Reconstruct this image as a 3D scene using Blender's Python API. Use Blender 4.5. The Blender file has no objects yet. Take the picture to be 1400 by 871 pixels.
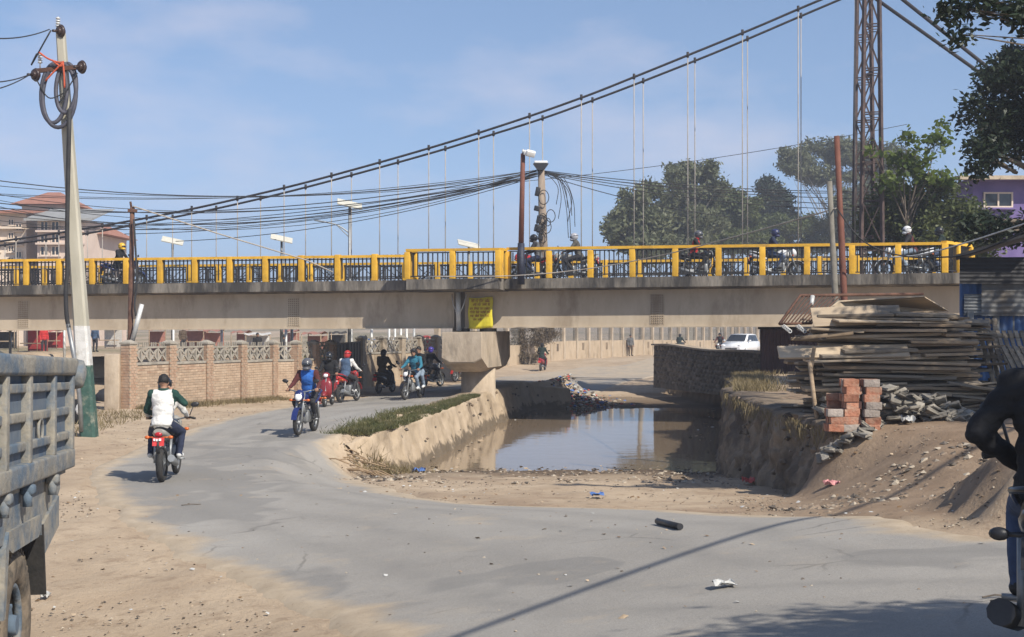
import bpy, bmesh, math, random
import numpy as np
from mathutils import Vector, Matrix, Euler, Quaternion
random.seed(7)
RNG = np.random.default_rng(11)
scene = bpy.context.scene
C = scene.collection
# ---------------------------------------------------------------- camera, world, sun, exposure
FPX, CX, CY = 1944.0, 700.0, 435.5          # focal length in photo pixels (50 mm equivalent), picture centre
cam_data = bpy.data.cameras.new('camera')
cam_data.sensor_width = 36.0
cam_data.lens = 36.0 * FPX / 1400.0
cam_data.clip_start, cam_data.clip_end = 0.1, 5000.0
cam = bpy.data.objects.new('camera', cam_data)
cam.rotation_euler = (math.radians(90), 0, 0)
C.objects.link(cam)
scene.camera = cam

SUN_EL = math.radians(43)
SH = Vector((0.66, -0.75, 0)).normalized()
SUN_DIR = Vector((SH.x*math.cos(SUN_EL), SH.y*math.cos(SUN_EL), math.sin(SUN_EL)))
world = bpy.data.worlds.new('World'); scene.world = world
world.use_nodes = True
nt = world.node_tree; nt.nodes.clear()
wo = nt.nodes.new('ShaderNodeOutputWorld'); bg = nt.nodes.new('ShaderNodeBackground')
sky = nt.nodes.new('ShaderNodeTexSky'); sky.sky_type = 'NISHITA'; sky.sun_disc = False
sky.sun_elevation = SUN_EL; sky.sun_rotation = math.atan2(SH.x, SH.y)
sky.air_density = 1.0; sky.dust_density = 0.7; sky.ozone_density = 1.6; sky.altitude = 1300
bg.inputs['Strength'].default_value = 0.112
tc = nt.nodes.new('ShaderNodeTexCoord')
# thin flat clouds, the same all round the sky: noise on the direction, stretched sideways
mp = nt.nodes.new('ShaderNodeMapping'); mp.inputs['Scale'].default_value = (1.0, 1.0, 2.6)
mp.inputs['Location'].default_value = (3.33, 0.0, 0.30)
n1 = nt.nodes.new('ShaderNodeTexNoise'); n1.inputs['Scale'].default_value = 5.5; n1.inputs['Detail'].default_value = 8; n1.inputs['Roughness'].default_value = 0.55
rp = nt.nodes.new('ShaderNodeValToRGB'); rp.color_ramp.elements[0].position = 0.50; rp.color_ramp.elements[1].position = 0.74
rp.color_ramp.elements[0].color = (0, 0, 0, 1); rp.color_ramp.elements[1].color = (0.42, 0.42, 0.42, 1)
mxc = nt.nodes.new('ShaderNodeMixRGB'); mxc.inputs['Color2'].default_value = (5.6, 5.2, 5.7, 1)
nt.links.new(tc.outputs['Generated'], mp.inputs['Vector']); nt.links.new(mp.outputs['Vector'], n1.inputs['Vector'])
nt.links.new(n1.outputs['Fac'], rp.inputs['Fac']); nt.links.new(rp.outputs['Color'], mxc.inputs['Fac'])
# the air near the horizon is hazy all round: look the sky up a little higher than the true direction
sx = nt.nodes.new('ShaderNodeSeparateXYZ'); cb = nt.nodes.new('ShaderNodeCombineXYZ'); ma = nt.nodes.new('ShaderNodeMath'); ma.operation = 'MULTIPLY_ADD'; ma.inputs[1].default_value = 0.88; ma.inputs[2].default_value = 0.115
nt.links.new(tc.outputs['Generated'], sx.inputs[0]); nt.links.new(sx.outputs['X'], cb.inputs['X']); nt.links.new(sx.outputs['Y'], cb.inputs['Y']); nt.links.new(sx.outputs['Z'], ma.inputs[0]); nt.links.new(ma.outputs[0], cb.inputs['Z'])
vn = nt.nodes.new('ShaderNodeVectorMath'); vn.operation = 'NORMALIZE'; nt.links.new(cb.outputs[0], vn.inputs[0]); nt.links.new(vn.outputs[0], sky.inputs['Vector'])
nt.links.new(sky.outputs['Color'], mxc.inputs['Color1'])
nt.links.new(mxc.outputs['Color'], bg.inputs['Color']); nt.links.new(bg.outputs['Background'], wo.inputs['Surface'])
sd = bpy.data.lights.new('sun', 'SUN'); sd.energy = 4.4; sd.angle = math.radians(0.53); sd.color = (1.0, 0.93, 0.82)
so = bpy.data.objects.new('sun', sd); so.rotation_euler = SUN_DIR.to_track_quat('Z', 'Y').to_euler(); so.location = (20, -20, 30)
C.objects.link(so)
vs = scene.view_settings
vs.view_transform = 'Standard'; vs.look = 'None'; vs.gamma = 1.0; vs.use_curve_mapping = False
vs.exposure = 0.5

# ---------------------------------------------------------------- helpers
def P(px, py, d):
    return Vector(((px-CX)/FPX*d, d, (CY-py)/FPX*d))
def V(*a): return Vector(a)
def tag(o, label=None, cat=None, group=None, kind=None):
    if label: o['label'] = label
    if cat: o['category'] = cat
    if group: o['group'] = group
    if kind: o['kind'] = kind
    return o
def thing(name, label, cat, loc=(0, 0, 0), rot=(0, 0, 0), group=None):
    o = bpy.data.objects.new(name, None); C.objects.link(o)
    o.empty_display_size = 0.2
    o.location = loc; o.rotation_euler = rot
    return tag(o, label, cat, group)
def link(name, me, parent=None):
    o = bpy.data.objects.new(name, me); C.objects.link(o)
    if parent is not None: o.parent = parent
    return o
def copy_tree(o, parent=None):
    kids = list(o.children)
    c = o.copy(); C.objects.link(c); c.parent = parent
    for ch in kids: copy_tree(ch, c)
    return c
class MB:
    def __init__(s): s.v = []; s.f = []; s.m = []; s.sm = []
    def add(s, vs_, fs, mi=0, smooth=False):
        b = len(s.v); s.v += [tuple(p) for p in vs_]
        for f in fs: s.f.append(tuple(i+b for i in f)); s.m.append(mi); s.sm.append(smooth)
        return s
    def box(s, c, size, rot=None, mi=0, taper=None):
        hx, hy, hz = size[0]/2, size[1]/2, size[2]/2
        t = taper or (1, 1)
        pts = [Vector((x*hx*(t[0] if z > 0 else 1), y*hy*(t[1] if z > 0 else 1), z*hz)) for z in (-1, 1) for y in (-1, 1) for x in (-1, 1)]
        if rot is not None:
            R = rot if isinstance(rot, Matrix) else Euler(rot).to_matrix()
            pts = [R @ p for p in pts]
        c = Vector(c); pts = [p+c for p in pts]
        return s.add(pts, [(0, 2, 3, 1), (4, 5, 7, 6), (0, 1, 5, 4), (2, 6, 7, 3), (0, 4, 6, 2), (1, 3, 7, 5)], mi)
    def cbox(s, c, size, ch=0.02, rot=None, mi=0):           # chamfered box
        bm = bmesh.new(); bmesh.ops.create_cube(bm, size=1.0)
        for v in bm.verts: v.co = Vector((v.co.x*size[0], v.co.y*size[1], v.co.z*size[2]))
        ch = min(ch, min(size)*0.45)
        bmesh.ops.bevel(bm, geom=list(bm.edges), offset=ch, segments=2, profile=0.6, affect='EDGES')
        R = Matrix.Identity(3) if rot is None else (rot if isinstance(rot, Matrix) else Euler(rot).to_matrix())
        c = Vector(c); bm.verts.index_update()
        s.add([R @ v.co + c for v in bm.verts], [[v.index for v in f.verts] for f in bm.faces], mi, True)
        bm.free(); return s
    def cyl(s, p0, p1, r0, r1=None, n=10, mi=0, caps=True, smooth=True):
        return s.tube([p0, p1], [r0, r0 if r1 is None else r1], n, mi, caps, smooth)
    def tube(s, path, r, n=8, mi=0, caps=True, smooth=True, flat=None):
        path = [Vector(p) for p in path]; k = len(path)
        if not hasattr(r, '__len__'): r = [r]*k
        vs_ = []; nrm = None
        for i, p in enumerate(path):
            t = (path[min(i+1, k-1)]-path[max(i-1, 0)])
            if t.length < 1e-9: t = Vector((0, 0, 1))
            t.normalize()
            if nrm is None:
                a = Vector((0, 0, 1)) if abs(t.z) < 0.9 else Vector((1, 0, 0))
                nrm = (a-t*a.dot(t)).normalized()
            else:
                nrm = (nrm-t*nrm.dot(t))
                if nrm.length < 1e-6: nrm = t.orthogonal()
                nrm.normalize()
            b = t.cross(nrm); fl = flat or 1.0
            for j in range(n):
                a = 2*math.pi*j/n
                vs_.append(p+(nrm*math.cos(a)+b*math.sin(a)*fl)*r[i])
        fs = [(i*n+j, i*n+(j+1) % n, (i+1)*n+(j+1) % n, (i+1)*n+j) for i in range(k-1) for j in range(n)]
        base = len(s.v); s.add(vs_, fs, mi, smooth)
        if caps:
            s.f.append(tuple(base+j for j in reversed(range(n)))); s.m.append(mi); s.sm.append(False)
            s.f.append(tuple(base+(k-1)*n+j for j in range(n))); s.m.append(mi); s.sm.append(False)
        return s
    def ell(s, c, rad, nu=14, nv=9, rot=None, mi=0, zmin=-1.0, zmax=1.0, noise=0.0):
        c = Vector(c); R = None if rot is None else Euler(rot).to_matrix()
        t0, t1 = math.asin(zmin), math.asin(zmax); vs_ = []
        for i in range(nv+1):
            t = t0+(t1-t0)*i/nv
            for j in range(nu):
                a = 2*math.pi*j/nu
                k = 1+random.uniform(-noise, noise)
                p = Vector((math.cos(t)*math.cos(a)*rad[0]*k, math.cos(t)*math.sin(a)*rad[1]*k, math.sin(t)*rad[2]*k))
                vs_.append((R @ p if R else p)+c)
        fs = [(i*nu+j, i*nu+(j+1) % nu, (i+1)*nu+(j+1) % nu, (i+1)*nu+j) for i in range(nv) for j in range(nu)]
        fs += [tuple(reversed(range(nu))), tuple(nv*nu+j for j in range(nu))]
        return s.add(vs_, fs, mi, True)
    def torus(s, c, R, r, axis='x', nu=28, nv=8, mi=0, wide=1.0):
        c = Vector(c); vs_ = []
        for i in range(nu):
            a = 2*math.pi*i/nu
            for j in range(nv):
                b = 2*math.pi*j/nv; q = R+r*math.cos(b); h = r*math.sin(b)*wide
                if axis == 'x': p = Vector((h, q*math.cos(a), q*math.sin(a)))
                elif axis == 'y': p = Vector((q*math.cos(a), h, q*math.sin(a)))
                else: p = Vector((q*math.cos(a), q*math.sin(a), h))
                vs_.append(p+c)
        fs = [(i*nv+j, i*nv+(j+1) % nv, ((i+1) % nu)*nv+(j+1) % nv, ((i+1) % nu)*nv+j) for i in range(nu) for j in range(nv)]
        return s.add(vs_, fs, mi, True)
    def prism(s, poly, a, b, axis='x', mi=0):               # poly of 2D points extruded along axis from a to b
        def mk(u, v, w): return {'x': (w, u, v), 'y': (u, w, v), 'z': (u, v, w)}[axis]
        n = len(poly)
        vs_ = [mk(u, v, a) for u, v in poly]+[mk(u, v, b) for u, v in poly]
        fs = [tuple(range(n)), tuple(n+i for i in reversed(range(n)))]+[(i, n+i, n+(i+1) % n, (i+1) % n) for i in range(n)]
        return s.add(vs_, fs, mi)
    def loft(s, rings, mi=0, smooth=True, caps=True):
        n = len(rings[0]); k = len(rings)
        vs_ = [p for r in rings for p in r]
        fs = [(i*n+j, i*n+(j+1) % n, (i+1)*n+(j+1) % n, (i+1)*n+j) for i in range(k-1) for j in range(n)]
        base = len(s.v); s.add(vs_, fs, mi, smooth)
        if caps:
            s.f.append(tuple(base+j for j in reversed(range(n)))); s.m.append(mi); s.sm.append(False)
            s.f.append(tuple(base+(k-1)*n+j for j in range(n))); s.m.append(mi); s.sm.append(False)
        return s
    def mesh(s, name, mats):
        me = bpy.data.meshes.new(name); me.from_pydata(s.v, [], s.f)
        for m in (mats if isinstance(mats, (list, tuple)) else [mats]): me.materials.append(m)
        if any(s.m): me.polygons.foreach_set('material_index', s.m)
        me.polygons.foreach_set('use_smooth', s.sm)
        bm = bmesh.new(); bm.from_mesh(me); bmesh.ops.recalc_face_normals(bm, faces=bm.faces); bm.to_mesh(me); bm.free()
        me.update(); return me
    def build(s, name, mats, parent=None, rel=None):
        if rel is not None:
            r = Vector(rel); s.v = [(p[0]-r.x, p[1]-r.y, p[2]-r.z) for p in s.v]
        return link(name, s.mesh(name, mats), parent)
def one(name, mb, mats, label, cat, group=None, kind=None):
    """a thing that is one mesh, with its origin at the middle of its base"""
    a = np.array(mb.v); o = Vector(((a[:, 0].min()+a[:, 0].max())/2, (a[:, 1].min()+a[:, 1].max())/2, a[:, 2].min()))
    ob = mb.build(name, mats, None, o); ob.location = o
    return tag(ob, label, cat, group, kind)

# value noise
def _h(ix, iy, seed):
    n = (ix.astype(np.int64)*374761393+iy.astype(np.int64)*668265263+seed*974634777) & 0x7fffffff
    n = ((n ^ (n >> 13))*1274126177) & 0x7fffffff
    return ((n ^ (n >> 16)) & 0xffff)/65535.0
def noise2(x, y, seed=0):
    x = np.asarray(x, float); y = np.asarray(y, float)
    ix = np.floor(x); iy = np.floor(y); fx = x-ix; fy = y-iy
    fx = fx*fx*(3-2*fx); fy = fy*fy*(3-2*fy)
    a = _h(ix, iy, seed); b = _h(ix+1, iy, seed); c = _h(ix, iy+1, seed); d = _h(ix+1, iy+1, seed)
    return (a*(1-fx)+b*fx)*(1-fy)+(c*(1-fx)+d*fx)*fy-0.5
def fbm(x, y, seed=0, o=4):
    s = 0; a = 1.0
    for i in range(o):
        s = s+a*noise2(np.asarray(x)*2**i, np.asarray(y)*2**i, seed+i*17); a *= 0.5
    return s

# ---------------------------------------------------------------- materials
_mc = {}
def mat(name, c1, c2=None, scale=6.0, rough=0.8, bump=0.15, metal=0.0, bscale=None, c3=None, p3=0.62, stretch=(1, 1, 1), coords='Object', spec=0.4, detail=6, lo=0.36, hi=0.64, coat=0.0, rnd=0.0):
    if name in _mc: return _mc[name]
    m = bpy.data.materials.new(name); m.use_nodes = True
    t = m.node_tree; N = t.nodes; L = t.links; b = N['Principled BSDF']
    b.inputs['Roughness'].default_value = rough; b.inputs['Metallic'].default_value = metal
    b.inputs['Specular IOR Level'].default_value = spec; b.inputs['Coat Weight'].default_value = coat
    c1 = tuple(c1)+(1,); c2 = c1 if c2 is None else tuple(c2)+(1,)
    co = N.new('ShaderNodeTexCoord'); mp_ = N.new('ShaderNodeMapping'); mp_.inputs['Scale'].default_value = stretch
    L.new(co.outputs[coords], mp_.inputs['Vector'])
    if coords == 'Object' and rnd >= 0:
        oi = N.new('ShaderNodeObjectInfo'); ml = N.new('ShaderNodeMath'); ml.operation = 'MULTIPLY'; ml.inputs[1].default_value = 37.0
        L.new(oi.outputs['Random'], ml.inputs[0]); L.new(ml.outputs[0], mp_.inputs['Location'])
    nz = N.new('ShaderNodeTexNoise'); nz.inputs['Scale'].default_value = scale; nz.inputs['Detail'].default_value = detail; nz.inputs['Roughness'].default_value = 0.62
    L.new(mp_.outputs['Vector'], nz.inputs['Vector'])
    r = N.new('ShaderNodeValToRGB'); r.color_ramp.elements[0].position = lo; r.color_ramp.elements[1].position = hi
    r.color_ramp.elements[0].color = c1; r.color_ramp.elements[1].color = c2
    L.new(nz.outputs['Fac'], r.inputs['Fac']); out = r.outputs['Color']
    if c3 is not None:
        nb = N.new('ShaderNodeTexNoise'); nb.inputs['Scale'].default_value = scale*0.37; nb.inputs['Detail'].default_value = 7; nb.inputs['Roughness'].default_value = 0.7
        L.new(mp_.outputs['Vector'], nb.inputs['Vector'])
        r2 = N.new('ShaderNodeValToRGB'); r2.color_ramp.elements[0].position = p3-0.08; r2.color_ramp.elements[1].position = p3+0.08
        L.new(nb.outputs['Fac'], r2.inputs['Fac'])
        mx = N.new('ShaderNodeMixRGB'); mx.inputs['Color2'].default_value = tuple(c3)+(1,)
        L.new(r2.outputs['Color'], mx.inputs['Fac']); L.new(out, mx.inputs['Color1']); out = mx.outputs['Color']
    if rnd > 0:
        oi2 = N.new('ShaderNodeObjectInfo'); mr = N.new('ShaderNodeMapRange')
        mr.inputs['To Min'].default_value = 1-rnd; mr.inputs['To Max'].default_value = 1+rnd
        L.new(oi2.outputs['Random'], mr.inputs['Value'])
        hs = N.new('ShaderNodeHueSaturation'); L.new(mr.outputs['Result'], hs.inputs['Value']); L.new(out, hs.inputs['Color']); out = hs.outputs['Color']
    L.new(out, b.inputs['Base Color'])
    if bump > 0:
        n3 = N.new('ShaderNodeTexNoise'); n3.inputs['Scale'].default_value = bscale or scale*4; n3.inputs['Detail'].default_value = 5
        L.new(mp_.outputs['Vector'], n3.inputs['Vector'])
        bu = N.new('ShaderNodeBump'); bu.inputs['Strength'].default_value = bump; bu.inputs['Distance'].default_value = 0.05
        L.new(n3.outputs['Fac'], bu.inputs['Height']); L.new(bu.outputs['Normal'], b.inputs['Normal'])
    _mc[name] = m; return m
def leafmat(name, c1, c2, scale=1.5, trans=0.35):
    if name in _mc: return _mc[name]
    m = bpy.data.materials.new(name); m.use_nodes = True
    t = m.node_tree; N = t.nodes; L = t.links; b = N['Principled BSDF']; out = N['Material Output']
    b.inputs['Roughness'].default_value = 0.5; b.inputs['Specular IOR Level'].default_value = 0.35
    co = N.new('ShaderNodeTexCoord'); nz = N.new('ShaderNodeTexNoise'); nz.inputs['Scale'].default_value = scale; nz.inputs['Detail'].default_value = 4
    L.new(co.outputs['Object'], nz.inputs['Vector'])
    r = N.new('ShaderNodeValToRGB'); r.color_ramp.elements[0].position = 0.32; r.color_ramp.elements[1].position = 0.74
    r.color_ramp.elements[0].color = tuple(c1)+(1,); r.color_ramp.elements[1].color = tuple(c2)+(1,)
    L.new(nz.outputs['Fac'], r.inputs['Fac']); L.new(r.outputs['Color'], b.inputs['Base Color'])
    tr = N.new('ShaderNodeBsdfTranslucent'); L.new(r.outputs['Color'], tr.inputs['Color'])
    mx = N.new('ShaderNodeMixShader'); mx.inputs['Fac'].default_value = trans
    L.new(b.outputs['BSDF'], mx.inputs[1]); L.new(tr.outputs['BSDF'], mx.inputs[2]); L.new(mx.outputs['Shader'], out.inputs['Surface'])
    _mc[name] = m; return m
DUST = (0.40, 0.31, 0.21)
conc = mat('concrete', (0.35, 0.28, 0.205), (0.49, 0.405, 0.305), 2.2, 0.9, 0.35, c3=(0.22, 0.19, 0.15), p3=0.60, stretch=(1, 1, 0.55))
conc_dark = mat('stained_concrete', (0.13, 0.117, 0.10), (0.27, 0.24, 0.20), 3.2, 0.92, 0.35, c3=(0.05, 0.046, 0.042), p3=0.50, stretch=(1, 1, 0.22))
girder_m = mat('beige_painted_steel', (0.40, 0.325, 0.235), (0.50, 0.42, 0.315), 1.6, 0.75, 0.08, c3=(0.25, 0.19, 0.13), p3=0.60, stretch=(0.8, 0.8, 0.3))
yellow = mat('yellow_paint', (0.60, 0.33, 0.025), (0.72, 0.42, 0.04), 3, 0.7, 0.12, c3=(0.34, 0.20, 0.05), p3=0.62, rnd=0.10)
black_iron = mat('black_iron', (0.012, 0.012, 0.014), (0.03, 0.028, 0.027), 8, 0.6, 0.05)
rust = mat('rusty_steel', (0.075, 0.038, 0.026), (0.15, 0.075, 0.048), 5, 0.85, 0.15, c3=(0.05, 0.03, 0.025), p3=0.6)
rust_red = mat('red_oxide_paint', (0.12, 0.045, 0.03), (0.17, 0.065, 0.043), 5, 0.75, 0.1, c3=(0.09, 0.04, 0.03), p3=0.64)
black_rub = mat('black_rubber', (0.02, 0.02, 0.02), (0.04, 0.037, 0.034), 9, 0.85, 0.1)
dusty_rub = mat('dusty_rubber', (0.06, 0.052, 0.042), (0.20, 0.16, 0.115), 7, 0.95, 0.2)
chrome = mat('bare_metal', (0.5, 0.5, 0.5), (0.6, 0.6, 0.6), 8, 0.3, 0.02, metal=1.0)
grey_metal = mat('grey_metal', (0.22, 0.23, 0.24), (0.33, 0.34, 0.34), 6, 0.5, 0.04, metal=0.6)
galv = mat('galvanised_pipe', (0.5, 0.5, 0.48), (0.62, 0.62, 0.6), 5, 0.55, 0.05, metal=0.3)
black_plastic = mat('black_plastic', (0.016, 0.016, 0.018), (0.03, 0.03, 0.032), 6, 0.45, 0.03)
skin_m = mat('skin', (0.30, 0.16, 0.10), (0.36, 0.20, 0.13), 8, 0.6, 0.03)
hair_m = mat('black_hair', (0.008, 0.007, 0.007), (0.018, 0.016, 0.015), 40, 0.6, 0.3)
white_p = mat('white_paint', (0.72, 0.72, 0.70), (0.8, 0.8, 0.78), 5, 0.4, 0.02)
glass_m = mat('dark_glass', (0.015, 0.018, 0.022), (0.03, 0.035, 0.04), 2, 0.08, 0.0, spec=0.6)
wire_m = mat('wire_sheath', (0.02, 0.02, 0.022), (0.035, 0.035, 0.036), 3, 0.7, 0.0)
def cloth(name, c, k=0.75): return mat('cloth_'+name, tuple(x*k for x in c), c, 7, 0.9, 0.35, bscale=14)
def paint(name, c): return mat('paint_'+name, tuple(x*0.85 for x in c), c, 4, 0.32, 0.02, coat=0.4, c3=DUST, p3=0.78)
# ================================================================ terrain
CTRL = np.array([
 (-3.5, 10.4, -2.78), (-2.4, 11.6, -2.66), (-1.3, 10.9, -2.46), (0, 10, -2.25), (1.5, 9, -1.99), (2.6, 7, -1.79), (4, 8, -1.75), (0, 4, -2.0), (-4, 4, -2.7), (6, 2, -1.7), (0, -10, -2.0),
 (-6, 8, -2.85), (-9, 14, -2.75), (-4, 15, -2.72), (-1, 17.0, -2.45), (2.0, 15.5, -2.22), (4.0, 14, -1.98), (3.0, 17.5, -2.36), (5, 17.0, -2.12), (5.2, 19.6, -1.8), (6.6, 19, -1.62), (8, 22, -1.58), (9, 15, -1.6), (12, 9, -1.6),
 (5.2, 22, -1.62), (5, 26, -1.66), (5.2, 32, -1.75), (10, 30, -1.6), (14, 22, -1.5), (7, 42, -1.8), (12, 50, -1.8), (9.5, 58, -2.2), (16, 64, -2.4),
 (-5.5, 22.6, -2.62), (-3.2, 25, -2.58), (-4.3, 30, -2.58), (-3.5, 31.4, -2.5), (-10, 30, -2.6), (-10.5, 40, -2.62), (-6.5, 48, -2.74), (-1.5, 44, -2.55), (-3, 56, -2.84), (0.6, 55, -2.46), (3, 66, -2.9),
 (2, 84, -3.1), (9, 76, -3.0), (10, 128, -3.35), (13.5, 103, -2.8), (16.5, 97, -2.5), (22, 108, -2.6), (16, 150, -3.5), (24, 150, -3.5), (25, 100, -3.1), (-6, 70, -2.7), (-14, 60, -2.3), (-24, 60, -2.2), (-20, 100, -2.1), (-40, 100, -2.1), (-22, 40, -2.5), (-30, 20, -2.6), (40, 40, -1.6), (40, 100, -2.6), (0, 170, -3.4), (-40, 170, -2.4), (40, 170, -3.4), (40, 0, -1.6), (-40, 0, -2.7)])
def _tps_fit(pts, lam=0.02):
    n = len(pts); X = pts[:, :2]; r = np.linalg.norm(X[:, None]-X[None], axis=2)
    K = np.where(r > 0, r*r*np.log(r+1e-12), 0)+lam*np.eye(n)*10
    Q = np.c_[np.ones(n), X]; A = np.block([[K, Q], [Q.T, np.zeros((3, 3))]])
    return np.linalg.solve(A, np.r_[pts[:, 2], 0, 0, 0])
_W = _tps_fit(CTRL)
def base_z(x, y):
    x = np.clip(np.asarray(x, float), -40, 40); y = np.clip(np.asarray(y, float), -10, 170)
    z = _W[-3]+_W[-2]*x+_W[-1]*y
    for i, (a, b, _) in enumerate(CTRL):
        r2 = (x-a)**2+(y-b)**2
        z = z+_W[i]*0.5*r2*np.log(r2+1e-12)
    return z
WZ = -3.5
def sst(a, b, x):
    t = np.clip((np.asarray(x, float)-a)/(b-a), 0, 1); return t*t*(3-2*t)
XL = np.array([(17, 0.6), (19, -0.4), (21, -1.4), (23.5, -2.6), (27, -3.05), (30, -2.95), (32.5, -2.15), (38, -1.45), (44, -0.8), (50, 0.15), (54.6, 0.95), (56, 1.9), (58, 2.6), (64, 3.4), (70, 4)])
XR = np.array([(17, 3.2), (19, 3.6), (21.0, 4.1), (22, 4.35), (24, 4.35), (28, 4.35), (32.5, 4.62), (45, 6.6), (56, 8.3), (58, 7.6), (62, 6.6), (66, 6.5), (70, 6.5)])
def xl(y): return np.interp(y, XL[:, 0], XL[:, 1])
def xr(y): return np.interp(y, XR[:, 0], XR[:, 1])
def ground_z(x, y):
    x = np.asarray(x, float); y = np.asarray(y, float); z = base_z(x, y)
    # cut heap of earth by the road on the right
    ex = 4.62+0.35*fbm(y*0.9, y*0+3.3, 77)
    z = z+(0.6+0.25*fbm(x*1.3, y*1.3, 78))*sst(-0.25, 0.45, x-ex+0.25*fbm(x*2.2, y*2.2, 79))*sst(12.6, 13.5, y)*(1-sst(15.2, 17.4, y+0.15*x))*(1-sst(6.0, 8.2, x))
    wl = np.interp(y, [17, 28, 31, 33], [1.8, 1.7, 1.0, 0.45]); wr = np.interp(y, [17, 20.3, 21.2, 22.5], [2.6, 2.2, 1.0, 0.4])
    bl_ = 0.62*sst(31.2, 33.0, y)*(1-sst(53.5, 55.5, y)); br_ = 0.62*sst(21.8, 23.5, y)*(1-sst(54, 56, y))      # the built faces stand in front of the step
    t = sst(-1, 0, (x-xl(y)+bl_)/wl)*(1-sst(0, 1, (x-xr(y)-br_)/wr))
    zc = np.interp(y, [17, 32.5, 34, 36, 53.5, 56, 66, 70], [-2.38, WZ+0.02, -3.75, -3.95, -3.95, WZ+0.02, -3.05, -3.0])
    t = t*sst(16.6, 18.5, y)*(1-sst(62, 70, y))
    return z*(1-t)+np.minimum(zc, z)*t
def cast(px, py, dmin=4.0, dmax=250.0):
    d = np.arange(dmin, dmax, 0.05); x = (px-CX)/FPX*d; zr = (CY-py)/FPX*d
    g = ground_z(x, d); k = np.argmax(zr <= g)
    return Vector((float(x[k]), float(d[k]), float(g[k])))
def gz(x, y): return float(ground_z(x, y))
def catmull(pts, n=8):
    pts = [Vector(p) for p in pts]; out = []
    q = [pts[0]*2-pts[1]]+pts+[pts[-1]*2-pts[-2]]
    for i in range(1, len(q)-2):
        for j in range(n):
            t = j/n; a, b, c, d = q[i-1], q[i], q[i+1], q[i+2]
            out.append(0.5*((2*b)+(c-a)*t+(2*a-5*b+4*c-d)*t*t+(3*b-a-3*c+d)*t**3))
    out.append(pts[-1]); return out
# road edges, read from the photograph as points on the ground
LE = [(6, -14), (1.0, 2), (-0.35, 8.4)]+[tuple(cast(*p)[:2]) for p in [(450, 868), (325, 800), (208, 742), (140, 692), (122, 660), (150, 628), (275, 582), (395, 557), (470, 547), (560, 534), (640, 523), (705, 513), (790, 502), (880, 492), (985, 480)]]
RE = [(20, -10), (15, 5), (11, 10.5)]+[tuple(cast(*p)[:2]) for p in [(1420, 738), (1190, 706), (900, 698), (640, 689), (535, 668), (475, 643), (468, 606), (520, 574), (590, 557), (645, 546), (705, 535), (775, 521)]]+[(6.0, 68), (8.5, 80), (16, 118)]
print('LE', [tuple(round(float(c), 1) for c in p) for p in LE]); print('RE', [tuple(round(float(c), 1) for c in p) for p in RE])
L_ = catmull([(a, b, 0) for a, b in LE], 14); R_ = catmull([(a, b, 0) for a, b in RE], 14)
_poly = np.array([(p.x, p.y) for p in L_]+[(p.x, p.y) for p in reversed(R_)])
def in_poly(x, y, poly):
    x = np.asarray(x); y = np.asarray(y); ins = np.zeros(x.shape, bool); n = len(poly); j = n-1
    for i in range(n):
        xi, yi = poly[i]; xj, yj = poly[j]
        c = ((yi > y) != (yj > y)) & (x < (xj-xi)*(y-yi)/((yj-yi)+1e-12)+xi)
        ins ^= c; j = i
    return ins
# ---- ground sheet
def geo_axis(lo, hi, step, far_lo, far_hi):
    a = list(np.arange(lo, hi+1e-6, step)); s = step; v = hi
    while v < far_hi: s *= 1.22; v += s; a.append(v)
    s = step; v = lo; pre = []
    while v > far_lo: s *= 1.22; v -= s; pre.append(v)
    return np.array(pre[::-1]+a)
gx = geo_axis(-14, 12, 0.16, -900, 900); gy = geo_axis(6, 66, 0.2, -150, 1600)
X, Y = np.meshgrid(gx, gy); Z = ground_z(X, Y)
_Z0 = Z.copy()
def gz(x, y):                                               # fast height lookup on the smooth sheet
    i = int(min(max(np.searchsorted(gx, x)-1, 0), len(gx)-2)); j = int(min(max(np.searchsorted(gy, y)-1, 0), len(gy)-2))
    u = min(max((x-gx[i])/(gx[i+1]-gx[i]), 0), 1); v = min(max((y-gy[j])/(gy[j+1]-gy[j]), 0), 1)
    return float((_Z0[j, i]*(1-u)+_Z0[j, i+1]*u)*(1-v)+(_Z0[j+1, i]*(1-u)+_Z0[j+1, i+1]*u)*v)
road_in = in_poly(X, Y, _poly)
def onroad(x, y): return bool(road_in[int(np.clip(np.searchsorted(gy, y), 0, len(gy)-1)), int(np.clip(np.searchsorted(gx, x), 0, len(gx)-1))])
amp = np.interp(Y, [5, 20, 60, 200], [0.05, 0.09, 0.12, 0.3])
Z = np.where(road_in, Z-0.03, Z+amp*0.6*fbm(X*0.9, Y*0.9, 3)+0.035*fbm(X*3.1, Y*3.1, 9, 2))
ny, nx = X.shape
idx = np.arange(nx*ny).reshape(ny, nx)
F = np.stack([idx[:-1, :-1], idx[:-1, 1:], idx[1:, 1:], idx[1:, :-1]], -1).reshape(-1, 4)
def mesh_np(name, verts, faces, mats, smooth=True):
    me = bpy.data.meshes.new(name); verts = np.asarray(verts, np.float32); faces = np.asarray(faces, np.int32)
    me.vertices.add(len(verts)); me.vertices.foreach_set('co', verts.ravel())
    k = faces.shape[1]; me.loops.add(faces.size); me.loops.foreach_set('vertex_index', faces.ravel())
    me.polygons.add(len(faces)); me.polygons.foreach_set('loop_start', np.arange(0, faces.size, k, dtype=np.int32))
    try: me.polygons.foreach_set('loop_total', np.full(len(faces), k, np.int32))
    except Exception: pass
    me.polygons.foreach_set('use_smooth', np.full(len(faces), smooth))
    for m in (mats if isinstance(mats, (list, tuple)) else [mats]): me.materials.append(m)
    me.update(calc_edges=True); me.validate(); return me
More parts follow.
